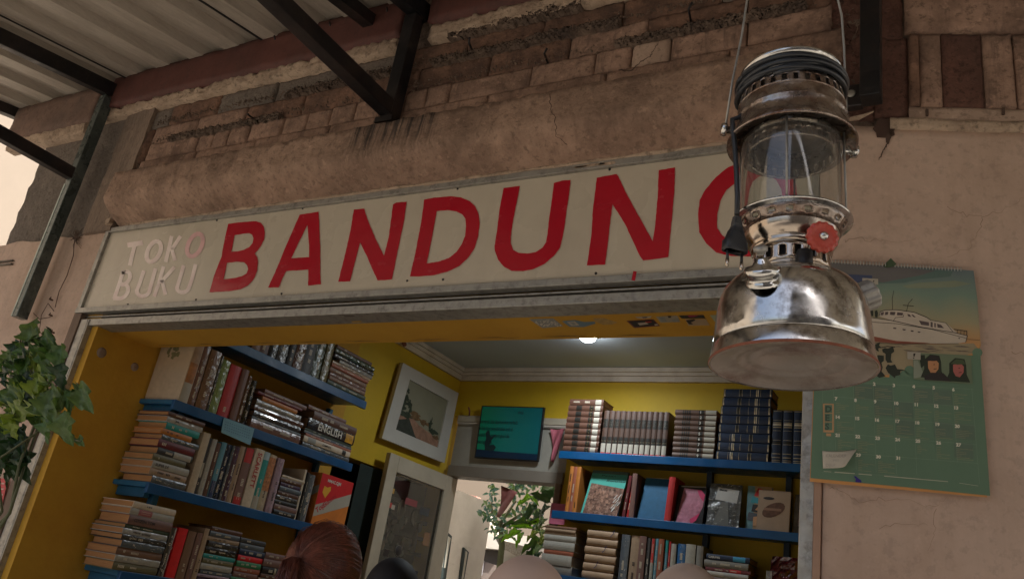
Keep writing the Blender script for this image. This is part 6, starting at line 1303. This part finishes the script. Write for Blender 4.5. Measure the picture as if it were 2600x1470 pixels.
part([(.0415, .133), (.0445, .1345), (.0455, .138), (.0445, .140), (.047, .143), (.051, .149), (.0525, .154), (.053, .159)], 'lower_bowl', brassy)
slotted(.053, .0615, .159, .171, .1635, .1675, 18, .4, 'pierced_bowl', chrome2, .05)
part([(.0615, .171), (.066, .1735), (.0675, .1745), (.0672, .1760), (.0640, .1752)], 'bowl_rim', chrome)
m = MB(); m.lathe([(.0572, .164), (.0580, .172), (.0582, .275), (.0572, .285), (.0560, .285), (.0568, .275), (.0566, .172), (.0560, .164)], LF, 72)
glass_m = M('lantern_glass', (.93, .95, .92), .0, var=.01, trans=1, bump=0, spec=.5)
_n = glass_m.node_tree; _b = _n.nodes['Principled BSDF']; _d = _n.nodes.new('ShaderNodeBsdfDiffuse'); _d.inputs[0].default_value = (.75, .72, .66, 1)
_x = _n.nodes.new('ShaderNodeMixShader'); _x.inputs[0].default_value = .07; _n.links.new(_b.outputs[0], _x.inputs[1]); _n.links.new(_d.outputs[0], _x.inputs[2]); _n.links.new(_x.outputs[0], _n.nodes['Material Output'].inputs[0])
m.obj('glass_chimney', glass_m, ln)
part([(.052, .289), (.066, .284), (.0735, .279), (.0755, .2785), (.0762, .281), (.0745, .285), (.070, .292), (.0665, .302), (.0655, .310), (.0668, .312), (.0660, .315), (.0640, .318), (.0632, .330)], 'gallery_hood', chrome2, 96)
slotted(.0632, .0605, .330, .347, .333, .343, 30, .4, 'vent_ring', chrome2, .02)
part([(.0605, .347), (.0610, .349), (.0595, .352), (.0560, .356), (.0555, .372)], 'upper_hood', chrome)
part([(.0555, .372), (.0590, .374), (.0615, .377), (.0622, .380), (.0610, .3815), (.056, .385), (.040, .391), (.018, .396), (0, .397)], 'top_cap', chrome, 96)
part([(.0505, .279), (.0505, .300), (.049, .300), (.049, .279)], 'inner_hood', chrome2, 48)
slotted(.0505, .0500, .264, .280, .267, .276, 24, .4, 'inner_vent', chrome2, .0)
part([(0, .292), (.028, .290), (.030, .293), (.049, .299)], 'inner_baffle', M('sooty_metal', (.30, .26, .22), .4, metal=.8), 40)
part([(.010, .15), (.010, .180), (.014, .185), (.010, .188), (.004, .189)], 'burner_tube', chrome, 20)
for a_ in (-1.95, -.60, 1.2, 2.6):
    c_ = Vector((.0615*math.cos(a_), .0615*math.sin(a_), 0)); MB().tube([LF @ (c_+Vector((0, 0, .172))), LF @ (c_+Vector((0, 0, .284)))], .0013, 6).obj('guard_rod', galv, ln)
# knob, caps, pump
def lcyl(name, mat, c, d, prof, n=32, parent=ln, flute=0, fa=0):
    """c and d in the lantern frame (right, away, up)"""
    d = Vector(d).normalized(); q = d.to_track_quat('Z', 'Y').to_matrix().to_4x4(); F_ = LF @ (Matrix.Translation(c) @ q)
    m = MB()
    if flute:
        vs = []; N_ = flute*4
        for r_, z_ in prof:
            for k in range(N_):
                rr_ = r_*(1+(fa if k % 4 in (0, 1) else 0) if r_ > .004 else 1); a = 2*math.pi*k/N_; vs.append(F_ @ Vector((rr_*math.cos(a), rr_*math.sin(a), z_)))
        m.add(vs, [(i*N_+k, i*N_+(k+1) % N_, (i+1)*N_+(k+1) % N_, (i+1)*N_+k) for i in range(len(prof)-1) for k in range(N_)])
        return m.obj(name, mat, parent)
    m.lathe(prof, F_, n); return m.obj(name, mat, parent, merge=True)
redk = M('red_bakelite', (.50, .07, .045), .38, var=.2, scale=30, bump=.3, dirt=(.25, .05, .04), dirt_amt=.5, dscale=30)
kc = LF.inverted() @ LW(2083, 606, -.066)
lcyl('control_knob', redk, kc, (.12, -1, -.1), [(0, 0), (.0150, 0), (.0165, .002), (.0165, .0065), (.0135, .0085), (.0100, .0075), (.006, .0080), (0, .0080)], flute=14, fa=.07)
lcyl('knob_nut', chrome, kc+Vector((.0005, -.0078, -.0008)), (.12, -1, -.1), [(0, .005), (.003, .0047), (.0048, .002), (.005, 0)], 16)
m = MB(); m.tube([LF @ (kc+Vector((0, .001, 0))), LF @ (kc+Vector((-.002, .012, -.002))), LF @ Vector((.016, -.036, .140))], .0032, 8); m.obj('control_spindle', chrome2, ln)
m = MB(); k0 = LF.inverted() @ LW(2043, 640, -.044); k1 = LF.inverted() @ LW(2040, 690, -.047)
m.tube([LF @ k0, LF @ ((k0+k1)/2), LF @ k1], [.0085, .0095, .0095], 12); m.obj('valve_block', M('black_rubber', (.012, .012, .014), .5, bump=.2), ln)
fc = LF.inverted() @ LW(1938, 716, -.062)
lcyl('filler_cap', chrome, fc, (-.28, -.62, 1), [(.0175, -.004), (.0180, 0), (.0165, .001), (.0158, .006), (.0185, .0065), (.0190, .014), (.0165, .0165), (.010, .018), (.0085, .021), (.0075, .0215), (.007, .0255), (0, .027)], 36)
lcyl('pressure_nut', galv, fc+Vector((-.0065, -.0135, .0245)), (-.28, -.62, 1), [(.0045, 0), (.0045, .003), (.0075, .0035), (.0075, .0085), (.005, .010), (0, .0102)], 18)
pc = LF.inverted() @ LW(2178, 758, -.012)
lcyl('pump_knob', galv, pc+Vector((-.006, 0, -.004)), (1, -.12, .50), [(.0075, -.004), (.008, .006), (.0145, .0065), (.0155, .010), (.0155, .024), (.0135, .0265), (0, .027)], flute=10, fa=.09)
for zz, rr_ in ((.0005, 0),): pass
# handle lugs, bail and hook
for sx_, (px, py) in ((-1, (1842, 330)), (1, (2165, 385))):
    c_ = LF.inverted() @ LW(px, py, 0); lcyl('handle_lug', chrome, c_+Vector((-.004*sx_, 0, 0)), (sx_, 0, 0), [(.0045, -.006), (.0048, .002), (.0078, .003), (.0084, .006), (.0078, .009), (0, .0098)], 20)
MBb = MB(); pts = []
l0, l1 = LW(1842, 322, 0), LW(2150, 375, 0); q0, q1 = LW(1897, 0, 0), LW(2118, 0, .0)
pts = [l0, l0.lerp(q0, .35)+e1*-.001, l0.lerp(q0, .7)+e1*.001, q0]
top = (q0+q1)/2+ax_*.14
pts += [q0+(top-q0)*.45+e1*-.012, q0+(top-q0)*.8+e1*-.012, top, q1+(top-q1)*.8+e1*.012, q1+(top-q1)*.45+e1*.016]
pts += [q1+ax_*.012+e1*.003, LW(2137, 40, 0), LW(2143, 120, 0), LW(2148, 250, 0), l1]
MBb.tube(pts, .0016, 6); MBb.obj('bail_handle', galv, ln)
hy = top+Vector((0, 0, .006)); zp = zr(-1.13)-.07
m = MB(); m.tube([top+Vector((0, .006, -.004)), top+Vector((0, 0, -.008)), top+Vector((0, -.006, 0)), hy+Vector((0, 0, .02)), (top.x, -1.135, zp-.05), (top.x, -1.135, zp)], .0022, 6); tag(own(m.obj('hanging_hook', steel_blk)), 'thin wire hook the chrome lantern hangs from', 'hook')
# electric flex wound round the hood, with a two-pin plug
cord = thing('power_cord', 'black power cord wound round the lantern top with a two-pin plug dangling on its left', 'power cord', LF @ Vector((-.06, 0, .36)))
pts = []; r_ = random.Random(2)
for k in range(150):
    a = k/150*2*math.pi*4.1-2.2; zc = .349+.020*abs(math.sin(a*.27+.6))+.0045*math.sin(a*1.0+1)+.003*(k/150); rr_ = .0625+.0022*math.sin(a*.9)+.0012*math.sin(a*2.3); pts.append(LF @ Vector((rr_*math.cos(a), rr_*math.sin(a), zc)))
c0 = LW(1872, 296, -.01); c1 = LW(1859, 306, -.012)
pts = pts+[c0+e1*.004, c1+Vector((0, 0, .001)), LW(1861, 330, -.014), LW(1866, 380, -.018), LW(1870, 440, -.022), LW(1872, 500, -.024), LW(1871, 545, -.026)]
rubber = M('black_pvc', (.022, .026, .032), .35, var=.2, bump=.05)
MB().tube(pts, .0031, 8).obj('flex', rubber, cord)
m = MB()
for j in range(3):
    pts = []
    for k in range(60):
        a = -2.9+k/60*2*math.pi*1.0; zc = .352+.006*j+.002*math.sin(a+j*2); rr_ = .0635+.001*j; pts.append(LF @ Vector((rr_*math.cos(a), rr_*math.sin(a), zc)))
    m.tube(pts, .0029, 7)
m.obj('wound_flex', rubber, cord)
# plug body: loft of rounded rectangles down the image
p_top = LF.inverted() @ LW(1871, 552, -.027)
def rrect(w_, d_, n=20): return [(w_*.5*abs(math.cos(a))**.45*(1 if math.cos(a) > 0 else -1), d_*.5*abs(math.sin(a))**.45*(1 if math.sin(a) > 0 else -1)) for a in [2*math.pi*k/n for k in range(n)]]
def loft(sec, name, mat, parent, c=p_top, rotz=.35):
    m = MB(); vs = []; n = 20; cr_, sr_ = math.cos(rotz), math.sin(rotz)
    for w_, d_, dz, dx in [(a*1.08, b*1.05, c*1.2, d) for a, b, c, d in sec]:
        for x, y in rrect(w_, d_, n): vs.append(LF @ (c+Vector((dx+x*cr_-y*sr_, x*sr_+y*cr_, -dz))))
    m.add(vs, [(i*n+k, i*n+(k+1) % n, (i+1)*n+(k+1) % n, (i+1)*n+k) for i in range(len(sec)-1) for k in range(n)]+[tuple(range(n)), tuple((len(sec)-1)*n+k for k in range(n))[::-1]], True)
    o = m.obj(name, mat, parent); return o
sec = []
for k in range(4): sec += [(.0078+.0008*k, .0074+.0005*k, .0022*k, 0), (.0082+.0008*k, .0078+.0005*k, .0022*k+.0014, 0), (.0066+.0008*k, .0064+.0005*k, .0022*k+.0016, 0)]
loft(sec, 'strain_relief', rubber, cord)
sec = [(.0095, .009, .0085, -.0002), (.0130, .011, .0125, -.0004), (.0170, .0125, .0185, -.001), (.0215, .0135, .0245, -.0014), (.0262, .0142, .0262, -.0015), (.0268, .0144, .0350, -.0016), (.0262, .014, .0362, -.0016), (.024, .012, .0365, -.0016)]
loft(sec, 'plug_body', rubber, cord)
for k in range(5): loft([(.0145+.0018*k, .0128, .0145+.0021*k, -.001), (.0150+.0018*k, .0132, .0149+.0021*k, -.001), (.0152+.0018*k, .0128, .0155+.0021*k, -.001)], 'grip_rib', rubber, cord)
for sx_ in (-1, 1):
    m = MB(); c_ = p_top+Vector((-.0016+sx_*.0092*math.cos(.35), sx_*.0092*math.sin(.35), 0))
    m.tube([LF @ (c_+Vector((0, 0, -.0435))), LF @ (c_+Vector((0, 0, -.054)))], .0017, 8); m.obj('pin_sleeve', rubber, cord)
    m = MB(); m.tube([LF @ (c_+Vector((0, 0, -.054))), LF @ (c_+Vector((0, 0, -.0620))), LF @ (c_+Vector((0, 0, -.0640)))], [.0021, .0021, .001], 8); m.obj('pin', M('steel_pin', (.6, .52, .42), .25, metal=.9, bump=0), cord)

# ------------------------------------------------------------------ people (only the tops of their heads reach the frame)
def eval_mesh(o):
    dg = bpy.context.evaluated_depsgraph_get(); dg.update(); return bpy.data.meshes.new_from_object(o.evaluated_get(dg))
def skin_geo(chains, sub=1):
    """chains of (point, radius); first vertex of the first chain is the root"""
    verts = []; edges = []; rad = []
    idx = {}
    for ch in chains:
        prev = None
        for p_, r_ in ch:
            k = tuple(round(c, 4) for c in p_)
            if k not in idx: idx[k] = len(verts); verts.append(p_); rad.append(r_)
            if prev is not None and prev != idx[k]: edges.append((prev, idx[k]))
            prev = idx[k]
    me = bpy.data.meshes.new('s'); me.from_pydata(verts, edges, []); o = bpy.data.objects.new('s', me); col.objects.link(o)
    sk = o.modifiers.new('k', 'SKIN'); sk.use_smooth_shade = True
    for i, v in enumerate(me.skin_vertices[0].data):
        r_ = rad[i]; v.radius = r_ if isinstance(r_, tuple) else (r_, r_); v.use_root = (i == 0)
    ss = o.modifiers.new('u', 'SUBSURF'); ss.levels = sub
    m = eval_mesh(o); vs = [v.co.copy() for v in m.vertices]; fs = [tuple(p.vertices) for p in m.polygons]
    bpy.data.objects.remove(o); bpy.data.meshes.remove(me); bpy.data.meshes.remove(m); return vs, fs
def sphere_geo(c, r_, n=24, m_=16, warp=None):
    vs = []; fs = []
    for j in range(m_+1):
        th_ = math.pi*j/m_
        for i in range(n):
            ph = 2*math.pi*i/n; v = Vector((r_[0]*math.sin(th_)*math.cos(ph), r_[1]*math.sin(th_)*math.sin(ph), r_[2]*math.cos(th_)))
            if warp: v = warp(v)
            vs.append(v+Vector(c))
    for j in range(m_):
        for i in range(n): fs.append((j*n+i, (j+1)*n+i, (j+1)*n+(i+1) % n, j*n+(i+1) % n))
    return vs, fs
skin_mat = M('skin', (.40, .20, .125), .5, var=.06, scale=12, bump=.08); eye_w = M('eye_white', (.7, .68, .65), .3, bump=0)
def person(label, x, y, H, face, top_mat, leg_mat, head, head_mat):
    """stands at x, y; faces the direction 'face' (radians); local +y is forwards"""
    t = thing('person', label, 'person', (x, y, 0)); RZ_ = Matrix.Translation((x, y, 0)) @ Matrix.Rotation(face-math.pi/2, 4, 'Z'); s = H/1.62
    hz = 1.505*s
    V = lambda a, b, c: (a*s, b*s, c*s)
    ch = [[(V(0, 0, .92), .125*s), (V(0, -.01, 1.08), .105*s), (V(0, -.01, 1.24), .125*s), (V(0, -.015, 1.34), .085*s), (V(0, .0, 1.39), .05*s), (V(0, .012, 1.45), .055*s)]]
    for q in (-1, 1):
        ch.append([(V(0, -.015, 1.34), .085*s), (V(q*.15, -.02, 1.325), .055*s), (V(q*.19, -.03, 1.08), .040*s), (V(q*.20, .03, .86), .030*s), (V(q*.20, .05, .80), .026*s)])
        ch.append([(V(0, 0, .92), .125*s), (V(q*.085, 0, .84), .088*s), (V(q*.09, .01, .47), .056*s), (V(q*.09, -.01, .09), .038*s), (V(q*.095, .06, .035), .036*s), (V(q*.10, .13, .028), .028*s)])
    vs, fs = skin_geo(ch, 1); mb = MB(); mb.add(vs, fs, True)
    def warp(v):
        w_ = v.copy()
        if v.z < 0: w_.x *= 1-.28*(-v.z/(.115*s)); w_.y *= 1-.10*(-v.z/(.115*s))
        return w_
    mb.add(*sphere_geo((0, .015*s, hz), (.073*s, .092*s, .112*s), warp=warp), True)
    mb.add(*sphere_geo((0, .108*s, hz-.018*s), (.011*s, .018*s, .022*s), 10, 8), True)      # nose
    mb.add(*sphere_geo((0, .095*s, hz-.055*s), (.024*s, .012*s, .010*s), 10, 8), True)       # lips
    mb.add(*sphere_geo((0, .080*s, hz-.092*s), (.025*s, .022*s, .018*s), 10, 8), True)       # chin
    for q in (-1, 1):
        mb.add(*sphere_geo((q*.078*s, .0, hz-.012*s), (.010*s, .020*s, .030*s), 10, 8), True)  # ears
        px_, py_, pz_ = q*.20, .055, .765
        mb.add(*sphere_geo(V(px_, py_+.005, pz_), (.019*s, .034*s, .045*s), 12, 8), True)       # palm
        for f in range(4):
            L_ = (.062, .072, .068, .052)[f]; yy = py_-.024+.019*f
            mb.tube([V(px_, yy, pz_-.03), V(px_-q*.004, yy+.004, pz_-.03-L_*.5), V(px_-q*.016, yy+.01, pz_-.03-L_)], [.0095*s, .0085*s, .0065*s], 8)
        mb.tube([V(px_, py_+.028, pz_+.01), V(px_-q*.01, py_+.052, pz_-.018), V(px_-q*.018, py_+.058, pz_-.045)], [.011*s, .0095*s, .007*s], 8)
    mb.v = [tuple(RZ_ @ Vector(v)) for v in mb.v]
    b = mb.obj('body', skin_mat, t); rm = b.modifiers.new('r', 'REMESH'); rm.mode = 'VOXEL'; rm.voxel_size = .007; rm.use_smooth_shade = True
    sm_ = b.modifiers.new('m', 'SMOOTH'); sm_.iterations = 2
    for q in (-1, 1):
        m = MB(); m.add(*sphere_geo((q*.030*s, .090*s, hz+.004*s), (.013*s, .010*s, .007*s), 10, 8), True); m.v = [tuple(RZ_ @ Vector(v)) for v in m.v]; m.obj('eye', eye_w, t)
        m = MB(); m.add(*sphere_geo((q*.030*s, .0975*s, hz+.004*s), (.0052*s, .004*s, .0055*s), 8, 6), True); m.v = [tuple(RZ_ @ Vector(v)) for v in m.v]; m.obj('iris', ink_dark, t)
    # tunic with sleeves
    def shell(secs, name, mat, n=32):
        m = MB(); vs = []
        for z_, rx_, ry_, cy_ in secs:
            for k in range(n): a = 2*math.pi*k/n; w_ = 1+.03*math.sin(a*7+z_*9); vs.append(RZ_ @ Vector((rx_*s*math.cos(a)*w_, (cy_+ry_*math.sin(a)*w_)*s, z_*s)))
        m.add(vs, [(i*n+k, i*n+(k+1) % n, (i+1)*n+(k+1) % n, (i+1)*n+k) for i in range(len(secs)-1) for k in range(n)], True); return m.obj(name, mat, t, solid=.003)
    shell([(.62, .20, .16, 0), (.80, .19, .155, 0), (.98, .165, .135, -.005), (1.15, .165, .135, -.01), (1.28, .185, .135, -.015), (1.34, .17, .11, -.018), (1.385, .09, .08, -.005), (1.41, .066, .062, .002)], 'tunic', top_mat)
    for q in (-1, 1):
        m = MB(); m.tube([RZ_ @ Vector(V(*p_)) for p_ in ((q*.10, -.018, 1.345), (q*.155, -.02, 1.325), (q*.19, -.03, 1.09), (q*.20, .02, .88))], [.06*s, .066*s, .053*s, .043*s], 14, caps=False); m.obj('sleeve', top_mat, t)
        m = MB(); m.tube([RZ_ @ Vector(V(*p_)) for p_ in ((q*.075, 0, .90), (q*.085, 0, .8), (q*.09, .01, .47), (q*.09, -.01, .10))], [.11*s, .105*s, .075*s, .06*s], 16, caps=False); m.obj('trouser_leg', leg_mat, t)
        m = MB(); m.add(*sphere_geo(V(q*.098, .055, .035), (.045*s, .125*s, .038*s), 16, 10), True); m.v = [tuple(RZ_ @ Vector(v)) for v in m.v]; m.obj('shoe', M('dark_shoe', (.03, .025, .025), .5), t)
    R_ = lambda v: RZ_ @ Vector(v)
    if head == 'veil':
        n = 40; secs = [(.008, 0)]; vs = []; rows = []
        for j in range(22):
            f = j/21
            if f < .5: th_ = f/.5*math.pi/2; rx_, ry_, z_ = .098*math.sin(th_), .118*math.sin(th_), 1.505+.125*math.cos(th_)
            else: g_ = (f-.5)/.5; rx_ = .098+.10*g_**1.5; ry_ = .118+.04*g_; z_ = 1.505-.30*g_
            for k in range(n):
                a = 2*math.pi*k/n; fold = 1+.022*g_sin(a, j)*max(0, f-.25)
                v = Vector((rx_*math.cos(a)*fold, ry_*math.sin(a)*fold-.006, z_))
                if f > .32 and v.y > .06: v.y = .06+(v.y-.06)*(.30 if f < .62 else 1)   # opening round the face
                vs.append(R_(v*s))
        fs = []
        for j in range(21):
            for k in range(n):
                a = 2*math.pi*(k+.5)/n; f = (j+.5)/21
                if .33 < f < .62 and math.sin(a) > .80: continue
                fs.append((j*n+k, j*n+(k+1) % n, (j+1)*n+(k+1) % n, (j+1)*n+k))
        m = MB(); m.add(vs, fs, True); m.obj('headscarf', head_mat, t, solid=.003, merge=True)
    if head == 'hair':
        m = MB(); vs, fs = sphere_geo((0, .004, 1.517), (.087, .106, .112), 40, 24)
        fs = [f for f in fs if not (sum(vs[i].y for i in f)/4 > .055 and sum(vs[i].z for i in f)/4 < 1.56) and sum(vs[i].z for i in f)/4 > 1.445-.0]
        m.add([R_(v*s) for v in vs], fs, True); m.obj('hair_cap', head_mat, t, solid=.002)
        G = Vector((-.004, -.112, 1.535)); C_ = Vector((0, .004, 1.517)); m = MB(); rh = random.Random(11)
        for k in range(1500):
            a = rh.uniform(0, 2*math.pi); th_ = rh.uniform(.15, 2.15)
            p0 = Vector((.089*math.sin(th_)*math.cos(a), .108*math.sin(th_)*math.sin(a), .114*math.cos(th_)))
            if p0.y > .062 and p0.z < .05: continue
            g0 = G-C_; pts = []; amp = rh.uniform(-.001, .0035)+(rh.uniform(.004, .012) if rh.random() < .04 else 0)
            for q in range(7):
                f = q/6; v = p0.lerp(g0, f); el = Vector((v.x/.088, v.y/.107, v.z/.113)); l_ = max(.3, el.length); v = v/l_
                pts.append(R_((C_+v*(1+amp*math.sin(f*3.1)*8))*s))
            m.tube(pts, [.0003]+[.00062]*5+[.0006], 3, caps=False)
        m.obj('hair_strands', M('auburn_strand', (.165, .045, .024), .5, var=.6, scale=30, bump=0, spec=.7), t)
        m = MB()
        for k in range(240):
            o_ = Vector((rh.gauss(0, .007), rh.gauss(0, .006), 0)); pts = [R_((G+o_*.6)*s), R_((G+o_+Vector((rh.uniform(-.006, .006), -.020, -.012)))*s), R_((G+o_*1.4+Vector((rh.uniform(-.008, .008), -.028, -.07)))*s), R_((G+o_*1.3+Vector((rh.uniform(-.012, .012), -.035, -.16)))*s), R_((G+o_+Vector((0, -.03, -.24)))*s)]
            m.tube(pts, [.0008, .0011, .0011, .0010, .0004], 3, caps=False)
        m.obj('ponytail', M('auburn_dark', (.13, .035, .022), .4, var=.4, scale=30, bump=0), t)
    return t
def g_sin(a, j): return math.sin(a*5+j*.35)+.6*math.sin(a*11+j*.2)
def head_pos(px, py, dist):
    v = fw*FPX+rt*(px-1300)-up*(py-735); return CAM+v*(dist/FPX)
hp = head_pos(842, 1344, 1.98); person('woman with auburn hair tied back, seen from behind before the left shelves', hp.x, hp.y, hp.z+.006, R(98), M('rust_shirt', (.25, .07, .05), .8), M('dark_denim', (.03, .04, .07), .8), 'hair', M('auburn_hair', (.075, .022, .014), .4, var=.4, scale=22, bump=.3, spec=.6))
beige = M('beige_veil', (.66, .50, .43), .8, var=.05, scale=6, bump=.25, bscale=9, bdist=.01)
hp = head_pos(1352, 1419, 1.75); person('woman in a pale beige headscarf under the back doorway', hp.x, hp.y, hp.z-.004, R(105), beige, M('grey_skirt', (.2, .18, .17), .8), 'veil', beige)
hp = head_pos(1750, 1438, 2.02); person('woman in a cream headscarf below the bottom right shelf', hp.x, hp.y, hp.z-.004, R(110), M('cream_tunic', (.5, .42, .33), .8), M('grey_skirt', (.2, .18, .17), .8), 'veil', M('cream_veil', (.68, .54, .47), .75, var=.05, scale=6, bump=.15, bscale=12))
hp = head_pos(1010, 1420, 2.85); person('person in a black headscarf standing before the glass door', hp.x, hp.y, hp.z-.004, R(120), M('black_tunic', (.015, .015, .02), .8), M('black_skirt', (.015, .015, .02), .8), 'veil', M('black_veil', (.010, .011, .018), .7, bump=.1))
# print on the side cover of the tall cream book at the left end of the second left shelf
for o in list(col.objects):
    if o.get('label', '').startswith('cream marbled-spine'):
        yb0 = min((o.matrix_world.translation.y+v.co.y) for v in o.data.vertices)
        m = MB(); rq = random.Random(3); c0 = o.location
        for k in range(22):
            a_, b_ = rq.gauss(-3.19, .022), rq.gauss(LZ[2]+.235, .028); w_ = rq.uniform(.006, .014)
            m.add([(a_+w_*math.cos(q*.9)*rq.uniform(.6, 1.2), yb0-.0006-.00002*k, b_+w_*math.sin(q*.9)*rq.uniform(.6, 1.2)) for q in range(7)], [tuple(range(7))])
        m.obj('cover_print', M('faded_green_print', (.20, .19, .09), .8, var=.3, scale=60), o, kind='stuff')
